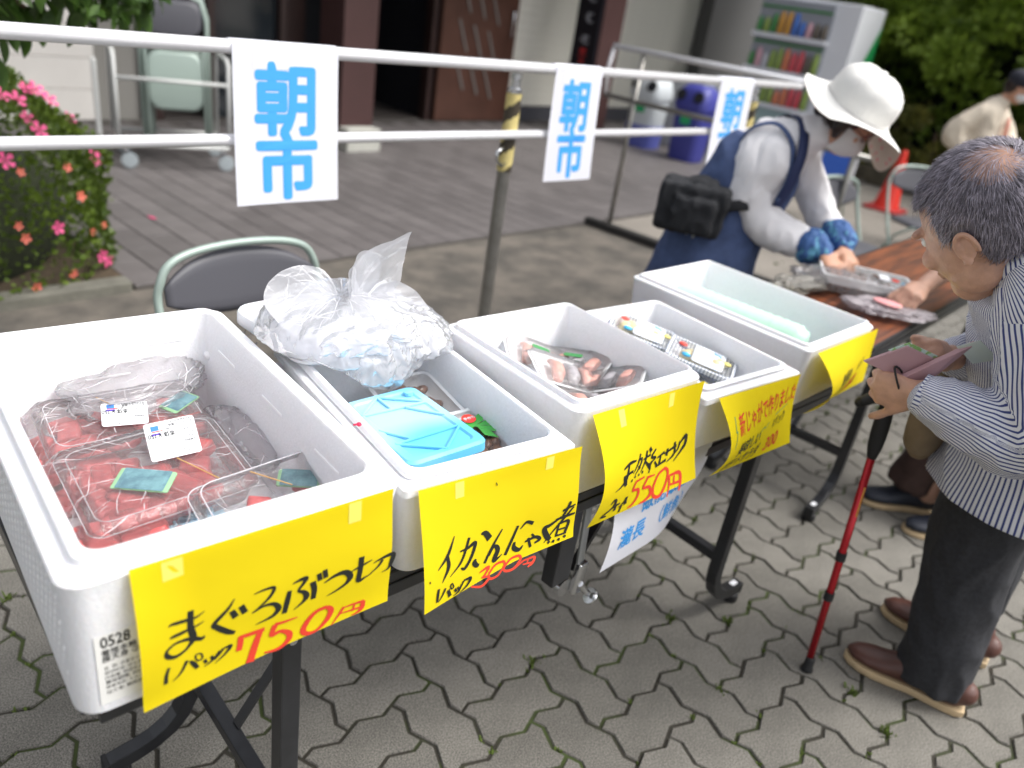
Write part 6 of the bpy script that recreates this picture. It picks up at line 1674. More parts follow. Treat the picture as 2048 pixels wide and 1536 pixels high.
def shoe(parent, heel, toe, upper, sole, sole_t=.022, w=.046, name='shoe', lace=True):
    H_ = Vector(heel); T_ = Vector(toe); d = (T_-H_); L_ = d.length; d.normalize(); s_ = d.cross(Vector((0, 0, 1)))
    def outline(k, z, sh=0):
        pts = []
        prof = [(0, .60), (.04, .78), (.15, .84), (.32, .78), (.45, .76), (.60, .95), (.74, 1.06), (.86, .98), (.95, .72), (1.0, .25)]
        Lq = [(t, wv) for t, wv in prof]
        for t, wv in Lq: pts.append(H_ + d*(L_*(.5+(t-.5)*k)) + s_*(w*wv*k) + Vector((0, 0, z)))
        for t, wv in reversed(Lq): pts.append(H_ + d*(L_*(.5+(t-.5)*k)) - s_*(w*wv*k*.92) + Vector((0, 0, z)))
        return pts
    b = MB(); R0 = outline(.955, .001); R1 = outline(1.0, .006)
    R2 = [p + Vector((0, 0, .004*math.sin(9*i/len(R1)))) for i, p in enumerate(outline(1.0, sole_t-.004))]
    b.rings([R0, R1, R2, outline(.97, sole_t)])
    part(b, 'sole', sole, parent, smooth=True, auto=40)
    b = MB()
    pts = [(.06, .050, .036, .046), (.14, .050, .040, .050), (.30, .050, .038, .048), (.42, .046, .037, .044), (.55, .038, .040, .036), (.70, .030, .045, .026), (.82, .027, .043, .022), (.92, .024, .033, .018), (.965, .022, .020, .013)]
    Q = []
    for t, z, rx, rz in pts:
        p = H_ + d*(L_*t); Q.append((p.x, p.y, z + sole_t*.55, rx*w/.046, rz))
    limb(b, Q, 16, 4, up=(0, 0, 1))
    p = H_ + d*L_*.16; limb(b, [(p.x, p.y, .05, .036*w/.046, .038), (p.x, p.y, .095, .036, .036)], 14, 3)
    o = fuse(b, 'upper', .005, upper, parent, 6)
    # cut everything below the sole top
    me = o.data
    for v in me.vertices:
        if v.co.z < sole_t-.003: v.co.z = sole_t-.003
    if lace:
        for k in range(4):
            p = H_ + d*(L_*(.44 + .045*k)); z = sole_t + .064 - .011*k
            b = MB(); b.tube([p + s_*.017 + Vector((0, 0, z-.006)), p + Vector((0, 0, z+.002)), p - s_*.017 + Vector((0, 0, z-.006))], .0022, 6); part(b, 'lace', upper, parent, smooth=True)
    return o

M_hair = mat('grey_hair', (.14, .125, .155), rough=.45, var=.5, vscale=60, spec=.5)
M_hair2 = mat('grey_hair_light', (.34, .31, .37), rough=.4, var=.4, vscale=60, spec=.5)
M_brownhair = mat('dark_brown_hair', (.022, .012, .009), rough=.4, spec=.5)
M_stripe = stripe_mat('striped_cotton', (.68, .69, .74), (.045, .06, .20), .30)
M_trou = mat('charcoal_trousers', (.024, .025, .030), rough=.85, var=.35, vscale=90, bump=.35, bscale=260)
M_brleather = mat('brown_leather', (.095, .038, .028), rough=.42, var=.25, vscale=14, bump=.15, bscale=200)
M_sole = mat('tan_sole', (.56, .42, .25), rough=.6, var=.1, vscale=40)
M_brtrou = mat('brown_corduroy', (.048, .025, .020), rough=.9, var=.25, vscale=40, bump=.3, bscale=160)
M_navy = mat('navy_shoe', (.016, .02, .032), rough=.6, var=.2)
M_blackcloth = mat('black_cloth', (.010, .011, .014), rough=.85, bump=.3, bscale=120)

# ---------------- man in the striped shirt
man = empty('person', (1.99, .12, 0), 'grey haired person in a blue and white striped shirt bending over an open pink wallet', 'person')
hc = Vector((1.562, .312, 1.244)); hF = Vector((.30, .78, -.55)); hU = Vector((-.20, .56, .78))
b = MB()
hR, hP = head_geo(b, hc, hF, hU, 1.14)
# neck into shoulders
limb(b, [(*hP(0, -.03, -.05), .050), (1.595, .225, 1.20, .054), (1.66, .19, 1.10, .075)], 16, 5)
# trunk, arms, legs under the clothes
limb(b, [(1.66, .165, 1.07, .11, .08), (1.77, .12, .97, .11, .09), (1.87, .10, .86, .12, .10), (2.00, .10, .80, .13, .10)], 18, 5)
limb(b, [(1.60, .15, 1.10, .05), (1.555, .12, 1.02, .045), (1.55, .10, .945, .040), (1.525, .19, .935, .034), (1.505, .285, .935, .027)], 14, 5)
limb(b, [(1.80, .18, 1.08, .05), (1.86, .21, .99, .042), (1.88, .24, .945, .038), (1.80, .28, .945, .030), (1.70, .305, .955, .026)], 14, 5)
for x0, x1 in ((1.98, 1.965), (2.16, 2.225)):
    limb(b, [(x0+.02, .10, .80, .08), (x0, .11, .50, .06), (x1, .08, .12, .045), (x1, .10, .07, .042)], 14, 4)
hand(b, (1.506, .290, .930), (.05, .90, -.22), (-.86, -.02, -.15), flip=-1, s=.92, curl=(66, 72, 76, 80), thumb=(.80, .60, -.15), tcurl=0)
hand(b, (1.70, .305, .955), (-.85, .05, .25), (.10, -.75, .60), flip=1, s=.85, curl=(75, 80, 82, 84), thumb=(.8, .3, -.4))
fuse(b, 'body', .0042, MT['skin'], man, 5)
b = ear_geo(hP, 1.14, 1, hF.normalized(), (hU - hF.normalized()*hU.dot(hF.normalized())).normalized()); fuse(b, 'ear', .0022, MT['skin'], man, 3)
b = ear_geo(hP, 1.14, -1, hF.normalized(), (hU - hF.normalized()*hU.dot(hF.normalized())).normalized()); fuse(b, 'ear', .0022, MT['skin'], man, 3)
# eyes
for q in (-1, 1):
    b = MB(); b.ell(hP(q*.030, .074, .004), (.012,)*3, None, 12); part(b, 'eye', mat('eye_white', (.7, .68, .66), rough=.2), man, smooth=True)
# hair: scalp cap plus strands; thin at the whorl
hs_ = 1.10
def scalp(r, full=False):
    v = Vector(r.normal(size=3)).normalized()
    l, f_, u_ = v
    # keep the hair zone: not the face, not the neck
    if f_ > .30 and u_ < .62 + .0*f_: 
        if u_ < .42 or f_ > .80: return None
    if u_ < -.74: return None
    if u_ < -.22 and f_ > -.18: return None
    if u_ < .0 and f_ > .34: return None
    if abs(u_+.12) < .20 and -.26 < f_ < .10: return None
    p = hP(l*.080, -.012 + f_*.098, .025 + u_*.095)
    nn = (hR @ Vector((l/.080, f_/.098, u_/.095))).normalized()
    return p, nn
_d = hR.transposed() @ Vector((-.60, -.10, .80)); whorl = hP(_d.x*.082, -.012 + _d.y*.100, .025 + _d.z*.097)
_d = hR.transposed() @ Vector((-.66, .04, .76)); bald = hP(_d.x*.084, -.012 + _d.y*.102, .025 + _d.z*.099)
def flow(p, nn):
    d = p - whorl; k = d.length
    t = nn.cross(d).normalized()*max(0, .9 - k*6)
    return d.normalized() + t + (hR @ Vector((0, .25, -.35)))
def surf_m(r):
    q = scalp(r)
    if q is None: return None
    db = (q[0]-bald).length
    if db < .066 and r.random() < .95 - .9*(db/.066)**2: return None
    d2 = (q[0] - hP(.0, .02, .118)).length
    if d2 < .05 and r.random() < .6: return None
    return q
# short under-hair sheet hugging the skull
b = MB(); n1_, n2_ = 40, 48; vs = {}
for i in range(n1_+1):
    th = math.pi*i/n1_
    for k in range(n2_):
        a = 2*math.pi*k/n2_; l = math.sin(th)*math.cos(a); f_ = math.sin(th)*math.sin(a); u_ = math.cos(th)
        vs[i, k] = (l, f_, u_)
V = []; idx = {}
for key, (l, f_, u_) in vs.items():
    idx[key] = len(V); nz_ = .0015*noise.noise(Vector((l*14, f_*14, u_*14)))
    V.append(hP(l*(.0805+nz_), -.012 + f_*(.0985+nz_), .025 + u_*(.0955+nz_)))
F_ = []
for i in range(n1_):
    for k in range(n2_):
        l, f_, u_ = vs[i, k]
        okk = not ((f_ > .34 and u_ < .58) or u_ < -.72 or (u_ < -.22 and f_ > -.18) or (u_ < .0 and f_ > .34))
        pc = V[idx[i, k]]
        if (pc-bald).length < .048: okk = False
        if okk: F_.append((idx[i, k], idx[i+1, k], idx[i+1, (k+1) % n2_], idx[i, (k+1) % n2_]))
b.add(V, F_); part(b, 'short_hair', M_hair, man, smooth=True)
hair_strands('hair', M_hair, man, surf_m, 15000, .032, .00055, flow, 3, .0045)
hair_strands('hair', M_hair2, man, surf_m, 9000, .034, .0005, flow, 4, .006)
# sparse combed hairs over the bald patch
def surf_b(r):
    q = scalp(r)
    if q is None or (q[0]-bald).length > .07: return None
    return q
hair_strands('thin_hair', M_hair2, man, surf_b, 9000, .030, .00030, flow, 9, .003)

# shirt: body
ax = [(1.585, .25, 1.175), (1.66, .20, 1.11), (1.76, .17, 1.00), (1.86, .13, .86), (1.905, .115, .73), (1.925, .11, .655)]
b = MB()
limb(b, [(1.592, .222, 1.222, .064, .058), (1.61, .200, 1.200, .088, .072), (1.645, .175, 1.15, .125, .095)], 20, 4, up=(-.5, .3, .8))
limb(b, [(1.585, .195, 1.195, .075), (1.56, .165, 1.15, .085), (1.56, .14, 1.10, .085)], 16, 4)
limb(b, [(1.600, .240, 1.155, .070, .066), (1.625, .222, 1.135, .125, .080), (1.665, .175, 1.095, .170, .112), (1.74, .140, 1.01, .172, .130), (1.82, .115, .90, .170, .145), (1.865, .105, .79, .178, .155), (1.885, .105, .70, .188, .165), (1.89, .105, .64, .192, .168)], 28, 6, up=(-.5, .3, .8), caps=False)
limb(b, [(1.60, .14, 1.10, .075), (1.58, .125, 1.06, .075)], 16, 4)
limb(b, [(1.76, .20, 1.08, .07), (1.80, .22, 1.03, .07)], 16, 4)
sh = fuse(b, 'shirt_body', .009, M_stripe, man, 6, folds(ax, .010, 7, 2.2))
for v in sh.data.vertices:
    if v.co.z < .652: v.co.z = .652 + (v.co.z-.652)*.05
axis_coords(sh, ax, (.6, .5, -.6), 112)
# collar band round the neck
b = MB(); cc_ = Vector((1.586, .232, 1.232)); ax_ = (Vector((1.570, .262, 1.245)) - Vector((1.63, .190, 1.16))).normalized()
e1_ = ax_.cross(Vector((0, 0, 1))).normalized(); e2_ = ax_.cross(e1_); vs_ = []
for k in range(33):
    a = rad(20 + 320*k/32); o_ = e1_*math.cos(a) + e2_*math.sin(a)
    for (h_, r_) in ((-.010, .072), (.020, .066), (.026, .068), (.004, .082), (-.016, .092)): vs_.append(cc_ + ax_*h_ + o_*r_)
b.add(vs_, [(5*i+j, 5*i+j+1, 5*i+j+6, 5*i+j+5) for i in range(32) for j in range(4)])
co_ = part(b, 'collar', M_stripe, man, smooth=True)
a_ = co_.data.attributes.new('stripe', 'FLOAT', 'POINT'); a_.data.foreach_set('value', np.array([(i//5)*1.6 for i in range(len(co_.data.vertices))], np.float32))
# sleeves
def sleeve(pts, mt, rep, ref, amp=.007, seed=1, vox=.0065, nm='sleeve', fr=13):
    b = MB(); limb(b, pts, 24, 6, caps=True)
    o = fuse(b, nm, vox, mt, man, 5, folds(pts, amp, fr, seed))
    axis_coords(o, [p[:3] for p in pts], ref, rep)
    return o
L1 = [(1.60, .185, 1.165, .085), (1.560, .150, 1.11, .088), (1.550, .105, 1.00, .080), (1.548, .088, .945, .078), (1.545, .125, .912, .074), (1.525, .185, .918, .062), (1.508, .240, .930, .050), (1.503, .268, .934, .040)]
sleeve(L1, M_stripe, 54, (1, 0, -.2), .009, 4.3)
R1 = [(1.78, .19, 1.10, .08), (1.84, .22, 1.02, .076), (1.86, .25, .95, .068), (1.82, .275, .94, .056), (1.75, .298, .95, .042)]
sleeve(R1, M_stripe, 44, (1, 0, -.3), .008, 8.1)
b = MB(); b.tube([(1.5045, .262, .9335), (1.5025, .290, .9345)], [.040, .0385], 28, cap=False); cuff = part(b, 'cuff', M_stripe, man, smooth=True)
a_ = cuff.data.attributes.new('stripe', 'FLOAT', 'POINT'); a_.data.foreach_set('value', np.array([ (i % 28)*1.0 for i in range(len(cuff.data.vertices))], np.float32))
# trousers
b = MB()
limb(b, [(2.03, .12, .78, .165, .13), (2.02, .12, .62, .17, .12)], 20, 4, up=(0, 1, 0))
limb(b, [(1.985, .135, .66, .112, .105), (1.985, .145, .50, .098, .100), (1.985, .125, .35, .088, .090), (1.985, .105, .20, .080, .085), (1.985, .095, .09, .078, .086), (1.985, .095, .045, .079, .088)], 20, 6, up=(0, 1, 0), caps=False)
limb(b, [(2.10, .12, .66, .105, .10), (2.16, .13, .50, .09, .092), (2.205, .12, .30, .080, .085), (2.225, .11, .10, .076, .082), (2.228, .11, .05, .076, .084)], 20, 6, up=(0, 1, 0), caps=False)
fuse(b, 'trousers', .008, M_trou, man, 5, folds([], .012, 9, 5.5))
shoe(man, (1.992, -.005, 0), (1.930, .290, 0), M_brleather, M_sole)
shoe(man, (2.240, .000, 0), (2.222, .295, 0), M_brleather, M_sole)
# wallet held in the hand, cards showing
M_pinkl = mat('dusty_pink_leather', (.46, .28, .31), rough=.5, bump=.1, bscale=200)
wal = empty('wallet', (1.55, .35, .96), 'open dusty pink wallet held by the person in the striped shirt', 'wallet')
def quad_slab(pts, th, n, m, parent):
    P_ = [Vector(p) for p in pts]; nn = (P_[1]-P_[0]).cross(P_[3]-P_[0]).normalized()*th
    b = MB(); b.add([p for p in P_] + [p+nn for p in P_], [(3, 2, 1, 0), (4, 5, 6, 7), (0, 1, 5, 4), (1, 2, 6, 5), (2, 3, 7, 6), (3, 0, 4, 7)])
    return part(b, n, m, parent, bevel=.0015)
# two flaps opened like a book, card in the far one
quad_slab([(1.470, .392, .962), (1.500, .338, 1.010), (1.545, .290, .990), (1.520, .340, .940)], .006, 'wallet_flap', M_pinkl, wal)
quad_slab([(1.500, .335, .938), (1.530, .262, 1.022), (1.550, .245, 1.042), (1.530, .300, .925)], .012, 'wallet_back', M_pinkl, wal)
quad_slab([(1.487, .364, .9945), (1.501, .338, 1.0175), (1.546, .292, .9985), (1.535, .318, .975)], .0012, 'card', mat('card_colours', (.50, .66, .62), rough=.35, col2=(.25, .45, .15), thr=(.45, .5), vscale=60), wal)
quad_slab([(1.535, .270, 1.030), (1.546, .240, 1.052), (1.585, .205, 1.02), (1.570, .24, 1.00)], .0012, 'paper_slip', mat('slip', (.55, .62, .58), rough=.6), wal)
# tan shoulder bag behind the forearm
b = MB(); limb(b, [(1.83, .31, .90, .07, .035), (1.84, .31, .80, .09, .045), (1.845, .31, .72, .085, .04), (1.845, .31, .69, .06, .03)], 20, 5, up=(0, 1, 0))
e = empty('shoulder_bag', (1.84, .31, .80), 'tan canvas shoulder bag hanging in front of the man', 'bag')
fuse(b, 'bag_body', .006, mat('tan_canvas', (.20, .145, .085), rough=.85, var=.2, vscale=20, bump=.3, bscale=200), e, 5)
b = MB(); b.tube([(1.86, .30, .86), (1.90, .26, 1.0), (1.86, .22, 1.14)], .008, 8, ry=.015); part(b, 'strap', mat('brown_strap', (.12, .08, .05), rough=.7), e, smooth=True)
# red walking cane hanging from the wrist
cane = empty('walking_cane', (1.789, .335, 0), 'red folding walking cane with black handle, standing in front of the man', 'cane')
M_rc = mat('red_cane_metal', (.50, .02, .03), rough=.25, metal=.55, spec=.6)
A_ = Vector((1.789, .335, .0)); B_ = Vector((1.806, .402, .80))
def cp(t): return A_.lerp(B_, t)
b = MB(); b.tube([cp(.03), cp(.80)], .0095, 16); part(b, 'shaft', M_rc, cane, smooth=True)
for t in (.285, .435):
    b = MB(); b.tube([cp(t), cp(t+.030)], .0125, 14); part(b, 'joint_collar', MT['rubber'], cane, smooth=True, auto=40)
b = MB(); b.lathe([(.013, 0), (.017, .004), (.015, .012), (.0125, .018), (.0125, .04), (.010, .046)], A_, 16); part(b, 'rubber_tip', MT['rubber'], cane, smooth=True)
b = MB(); limb(b, [(*cp(.80), .012), (*cp(.84), .0175), (*cp(.90), .019), (*cp(.955), .0165), (*cp(.985), .015)], 14, 5); part(b, 'grip', MT['rubber'], cane, smooth=True)
h0 = cp(.985); b = MB(); limb(b, [(h0.x-.028, h0.y+.05, h0.z-.028, .012), (h0.x-.012, h0.y+.025, h0.z-.006, .015), (*h0, .015), (h0.x+.02, h0.y-.035, h0.z+.018, .013), (h0.x+.03, h0.y-.055, h0.z+.024, .010)], 14, 5); part(b, 'handle', MT['rubber'], cane, smooth=True)
b = MB(); b.bar(cp(.60) + Vector((-.006, -.0075, 0)), cp(.70) + Vector((-.006, -.0075, 0)), .004, .002); part(b, 'gold_print', mat('gold_print', (.6, .32, .05), rough=.4), cane)
b = MB(); b.tube(crom([tuple(cp(.97)), (1.72, .37, .80), (1.60, .33, .86), (1.515, .315, .905), (1.488, .33, .945), (1.50, .345, .965), (1.525, .335, .95), (1.62, .345, .88), (1.72, .39, .80), tuple(cp(.97))], 5), .0022, 6); part(b, 'wrist_strap', MT['rubber'], cane, smooth=True)

# ---------------- person beyond him: brown trousers, hand on the table
p3 = empty('person', (2.95, .40, 0), 'person in brown trousers with one fist over the wooden table, mostly hidden', 'person')
b = MB()
limb(b, [(3.12, .32, 1.30, .10, .08), (3.10, .33, 1.10, .16, .10), (3.06, .34, .90, .15, .11)], 16, 4)
limb(b, [(3.15, .35, 1.48, .07), (3.14, .36, 1.40, .055), (3.12, .34, 1.30, .06)], 14, 4)
head_geo(b, (3.16, .40, 1.50), (-.3, .85, -.4), (0, .4, .9), 1.0)
limb(b, [(3.28, .42, 1.20, .055), (3.36, .55, 1.02, .047), (3.34, .64, .865, .041), (3.15, .665, .832, .037), (2.93, .672, .805, .032), (2.86, .672, .795, .027)], 14, 5)
hand(b, (2.86, .672, .795), (-1, .02, -.16), (0, -.28, .95), flip=1, s=1.02, curl=(62, 66, 70, 72), spread=2, thumb=(.80, .35, -.5), tcurl=35)
for x in (2.90, 3.02): limb(b, [(3.0, .36, .85, .10), (x, .37, .5, .07), (x, .40, .1, .05)], 12, 3)
fuse(b, 'body', .006, MT['skin'], p3, 5)
b = MB()
limb(b, [(3.13, .34, 1.33, .14, .11), (3.11, .33, 1.15, .22, .15), (3.07, .33, .90, .20, .15), (3.03, .35, .68, .19, .15), (2.98, .37, .58, .16, .12)], 20, 5, caps=True)
limb(b, [(3.24, .42, 1.25, .08), (3.36, .52, 1.08, .075), (3.38, .61, .93, .07), (3.34, .65, .88, .062)], 16, 4)
fuse(b, 'jacket', .012, M_blackcloth, p3, 5, folds([], .012, 8, 3))
b = MB()
limb(b, [(2.98, .36, .85, .15, .12), (2.94, .37, .68, .14, .11)], 16, 3)
limb(b, [(2.92, .39, .72, .10), (2.885, .405, .50, .085), (2.875, .43, .30, .080), (2.875, .46, .17, .078), (2.875, .47, .105, .083)], 18, 5, caps=False)
limb(b, [(3.00, .33, .72, .10), (2.92, .33, .50, .085), (2.88, .30, .30, .08), (2.86, .275, .12, .08)], 18, 5, caps=False)
fuse(b, 'trousers', .010, M_brtrou, p3, 5, folds([], .012, 9, 7))
shoe(p3, (2.96, .365, 0), (2.775, .585, 0), M_navy, M_sole, .020, .047, lace=False)
shoe(p3, (2.93, .20, 0), (2.715, .40, 0), M_navy, M_sole, .020, .047, lace=False)
b = MB(); b.ell((3.145, .37, 1.54), (.085, .10, .09)); part(b, 'hair', M_hair, p3, smooth=True)

# ---------------- woman behind the table
wo = empty('person', (2.79, 1.5, 0), 'person in a white sun hat, face mask and blue apron leaning over the table', 'person')
M_ws = mat('white_blouse', (.76, .75, .77), rough=.8, bump=.25, bscale=120)
M_den = mat('denim_blue_cotton', (.055, .085, .19), rough=.85, var=.2, vscale=30, bump=.3, bscale=180)
M_navys = mat('navy_strap', (.014, .024, .085), rough=.7)
wc = Vector((2.925, 1.115, 1.262)); wF = Vector((.08, -.80, -.58)); wU = Vector((.02, -.58, .80))
b = MB()
wR, wP = head_geo(b, wc, wF, wU, 1.0)
limb(b, [(*wP(0, -.02, -.06), .050), (2.885, 1.215, 1.18, .052), (2.865, 1.28, 1.13, .07)], 14, 4)
limb(b, [(2.87, 1.30, 1.10, .12, .085), (2.84, 1.38, .98, .12, .09), (2.81, 1.42, .85, .13, .10), (2.80, 1.44, .76, .14, .11)], 16, 4)
limb(b, [(2.765, 1.335, 1.10, .045), (2.80, 1.29, .95, .04), (2.84, 1.235, .82, .037), (2.875, 1.13, .80, .031), (2.868, 1.04, .805, .025)], 14, 5)
limb(b, [(3.00, 1.30, 1.10, .045), (3.07, 1.22, .96, .04), (3.09, 1.14, .86, .037), (3.02, 1.06, .83, .03), (2.96, 1.00, .815, .025)], 14, 5)
hand(b, (2.868, 1.035, .805), (-.38, -.78, -.40), (-.20, -.30, .85), flip=-1, s=.98, curl=(14, 30, 38, 42), thumb=(.7, .5, -.45))
hand(b, (2.955, .995, .815), (-.55, -.65, -.35), (0, -.3, .9), flip=1, s=.95, curl=(30, 35, 40, 42))
for x in (2.72, 2.87): limb(b, [(x, 1.45, .75, .075), (x, 1.48, .45, .055), (x, 1.52, .08, .04)], 12, 3)
fuse(b, 'body', .005, MT['skin_f'], wo, 4)
# mask
b = MB(); nu, nv = 16, 12; vs = []
for j in range(nv+1):
    for i in range(nu+1):
        a = rad(-75 + 150*i/nu); u_ = -.098 + .095*j/nv
        rad_f = .105 - .018*abs(2*j/nv-1)**2 ; bul = .012*math.cos(a)*(1-abs(2*j/nv-1)**2)
        vs.append(wP(.074*math.sin(a), .012 + (rad_f-.012)*math.cos(a) + bul, u_))
b.add(vs, [(j*(nu+1)+i, j*(nu+1)+i+1, (j+1)*(nu+1)+i+1, (j+1)*(nu+1)+i) for j in range(nv) for i in range(nu)])
part(b, 'face_mask', mat('mask_white', (.62, .60, .60), rough=.85, bump=.3, bscale=90), wo, smooth=True)
# glasses
M_gl = mat('dark_red_frame', (.12, .02, .03), rough=.3)
b = MB()
for q in (-1, 1):
    b.tube([wP(q*.034 + .023*math.cos(k*.524), .100 - .010*abs(math.cos(k*.524)), .006 + .016*math.sin(k*.524)) for k in range(12)], .0022, 6, closed=True)
    b.tube([wP(q*.056, .090, .010), wP(q*.074, .055, .012), wP(q*.080, -.01, .006)], .0022, 6)
b.tube([wP(-.011, .102, .008), wP(.011, .102, .008)], .002, 6)
part(b, 'glasses', M_gl, wo, smooth=True)
# hair bob
b = MB(); b.ell(wP(0, -.02, .01), (.086, .098, .095), wR, 20)
for q in (-1, 1): limb(b, [(*wP(q*.072, .01, .02), .030), (*wP(q*.080, .012, -.025), .024), (*wP(q*.076, .022, -.055), .012)], 10, 3)
limb(b, [(*wP(0, -.09, .0), .06, .035), (*wP(0, -.095, -.06), .055, .025)], 12, 3)
ho = fuse(b, 'hair', .005, M_brownhair, wo, 3)
for v in ho.data.vertices:
    q = wR.transposed() @ (v.co - wc)
    if q.y > .052: v.co -= wR @ Vector((0, (q.y-.052)*1.0, 0))
def wsurf(r):
    v = Vector(r.normal(size=3)).normalized()
    if v.y > .35 or v.z < -.6 or v.z > .3: return None
    return wP(v.x*.088, -.02+v.y*.10, .01+v.z*.097), (wR @ v).normalized()
hair_strands('hair_strands', M_brownhair, wo, wsurf, 2500, .05, .0009, lambda p, n_: wR @ Vector((0, .25, -1)), 5, .006)
# sun hat: crown, brim that droops at the front and far side, printed lining
hU2 = (wU.normalized()*.96 + Vector((-.10, .10, .10))).normalized(); hF2 = (wF.normalized() - hU2*wF.normalized().dot(hU2)).normalized(); hL2 = hU2.cross(hF2)
HO = wP(0, -.015, .048)
def HP(l, f_, u_): return HO + hL2*l + hF2*f_ + hU2*u_
M_hat = mat('white_hat_cotton', (.80, .79, .76), rough=.85, bump=.3, bscale=160)
M_lin = bpy.data.materials.new('flowered_lining'); M_lin.use_nodes = True
_t = M_lin.node_tree; _b = _t.nodes['Principled BSDF']; _v = _t.nodes.new('ShaderNodeTexVoronoi'); _v.inputs['Scale'].default_value = 34
_tc = _t.nodes.new('ShaderNodeTexCoord'); _t.links.new(_tc.outputs['Object'], _v.inputs['Vector'])
_r = _t.nodes.new('ShaderNodeValToRGB'); _r.color_ramp.elements[0].position = .20; _r.color_ramp.elements[0].color = (.62, .10, .16, 1); _r.color_ramp.elements[1].position = .27; _r.color_ramp.elements[1].color = (.50, .40, .31, 1)
_t.links.new(_v.outputs[0], _r.inputs[0]); _t.links.new(_r.outputs[0], _b.inputs['Base Color']); _b.inputs['Roughness'].default_value = .85
b = MB(); n = 48; R_ = []
for (r, u_) in ((.118, -.005), (.119, .02), (.117, .045), (.112, .066), (.098, .086), (.075, .100), (.045, .108), (.012, .111)):
    R_.append([HP(r*.93*math.cos(2*math.pi*k/n)*(1+.02*math.sin(k*1.3)), r*1.07*math.sin(2*math.pi*k/n), u_*1.08 + .004*math.sin(k*.9+u_*40)) for k in range(n)])
b.rings(R_, capb=False); part(b, 'crown', M_hat, wo, smooth=True)
b = MB(); b.tube([HP(.119*.935*math.cos(2*math.pi*k/n), .119*1.075*math.sin(2*math.pi*k/n), .0) for k in range(n)], .003, 6, closed=True); part(b, 'hat_seam', M_hat, wo, smooth=True)
def brim(off):
    rows = []
    for j in range(9):
        t = j/8; row = []
        for k in range(n):
            a = 2*math.pi*k/n; ca, sa = math.cos(a), math.sin(a)   # ca: her left (+) , sa: front
            # far (left) side and front droop, near side stays up
            wdt = .080 + .022*max(0, sa) + .006*math.sin(3*a)
            r = .117 + wdt*t
            fall = .65*(r*ca)*max(0, sa)*t + .030*max(0, -ca)*t + .020*max(0, -sa)*t + (.36*(r*ca+.02) if ca > -.15 else 0)*min(1, t*1.5) + .035*max(0, sa)*t*t
            u_ = -.004 - fall + .005*math.sin(5*a)*t + off
            row.append(HP(r*.94*ca, r*1.06*sa, u_))
        rows.append(row)
    return rows
for off, m_, nm in ((0, M_hat, 'brim'), (-.0022, M_lin, 'brim_lining')):
    b = MB(); rows = brim(off); b.rings(rows, capb=False, capt=False); part(b, nm, m_, wo, smooth=True)
# blouse
b = MB()
limb(b, [(2.895, 1.195, 1.195, .060), (2.880, 1.245, 1.170, .095, .075), (2.870, 1.30, 1.120, .165, .110), (2.845, 1.365, 1.01, .165, .115), (2.82, 1.41, .90, .155, .11)], 20, 5, up=(0, -.5, .8))
limb(b, [(2.79, 1.33, 1.10, .075), (2.785, 1.325, 1.08, .075)], 16, 3)
fuse(b, 'blouse', .009, M_ws, wo, 5, folds([], .009, 10, 11))
for nm, pts, sd in (('sleeve', [(2.815, 1.350, 1.135, .080), (2.780, 1.345, 1.06, .088), (2.780, 1.32, .95, .080), (2.800, 1.275, .862, .074), (2.835, 1.21, .825, .070), (2.862, 1.15, .815, .062), (2.872, 1.12, .810, .052)], 3.1), ('sleeve', [(2.99, 1.31, 1.11, .075), (3.07, 1.24, .98, .065), (3.10, 1.16, .87, .06), (3.05, 1.09, .84, .052)], 6.1)):
    b = MB(); limb(b, pts, 22, 6); fuse(b, nm, .0075, M_ws, wo, 5, folds([], .009, 12, sd))
M_cover = mat('blue_print_cover', (.04, .11, .30), rough=.7, col2=(.10, .30, .45), thr=(.42, .46), vscale=24)
for pts, sd in (([(2.872, 1.135, .808, .048), (2.874, 1.11, .808, .062), (2.874, 1.08, .806, .064), (2.871, 1.05, .805, .050), (2.869, 1.04, .805, .036)], 2), ([(3.07, 1.10, .845, .045), (3.03, 1.07, .838, .06), (2.99, 1.03, .83, .055), (2.965, 1.005, .82, .034)], 5)):
    b = MB(); limb(b, pts, 20, 5); fuse(b, 'arm_cover', .005, M_cover, wo, 3, folds([], .010, 26, sd))
# apron dress: lower body, bib and back
b = MB()
limb(b, [(2.868, 1.350, 1.095, .150, .080), (2.850, 1.375, 1.02, .178, .118), (2.825, 1.405, .90, .175, .130), (2.805, 1.43, .79, .18, .145), (2.795, 1.45, .68, .195, .17), (2.79, 1.47, .50, .21, .19), (2.79, 1.48, .38, .22, .2)], 24, 5, up=(0, -.5, .8), caps=False)
fuse(b, 'apron', .010, M_den, wo, 5, folds([], .012, 8, 21))
def strap(pts, w_, m_, nm='apron_strap'):
    b = MB(); b.tube(crom(pts, 5), .003, 10, ry=w_); part(b, nm, m_, wo, smooth=True)
def flat_strap(pts, w_, m_, nm):
    P_ = [Vector(p) for p in crom([p[:3] for p in pts], 5)]; O_ = Vector((2.88, 1.33, 1.02)); b = MB(); vs = []
    for i, p in enumerate(P_):
        t = (P_[min(i+1, len(P_)-1)] - P_[max(i-1, 0)]).normalized(); o_ = (p-O_).normalized(); s_ = t.cross(o_).normalized()
        vs += [p - s_*w_ , p - s_*w_ + o_*.003, p + s_*w_ + o_*.003, p + s_*w_]
    n_ = len(P_); b.add(vs, [(4*i+j, 4*i+j+1, 4*i+j+5, 4*i+j+4) for i in range(n_-1) for j in range(3)]); part(b, nm, m_, wo, smooth=True)
flat_strap([(2.90, 1.395, 1.145), (2.870, 1.33, 1.225), (2.825, 1.24, 1.225), (2.775, 1.185, 1.13), (2.765, 1.19, 1.02), (2.775, 1.22, .93)], .019, M_navys, 'apron_strap')
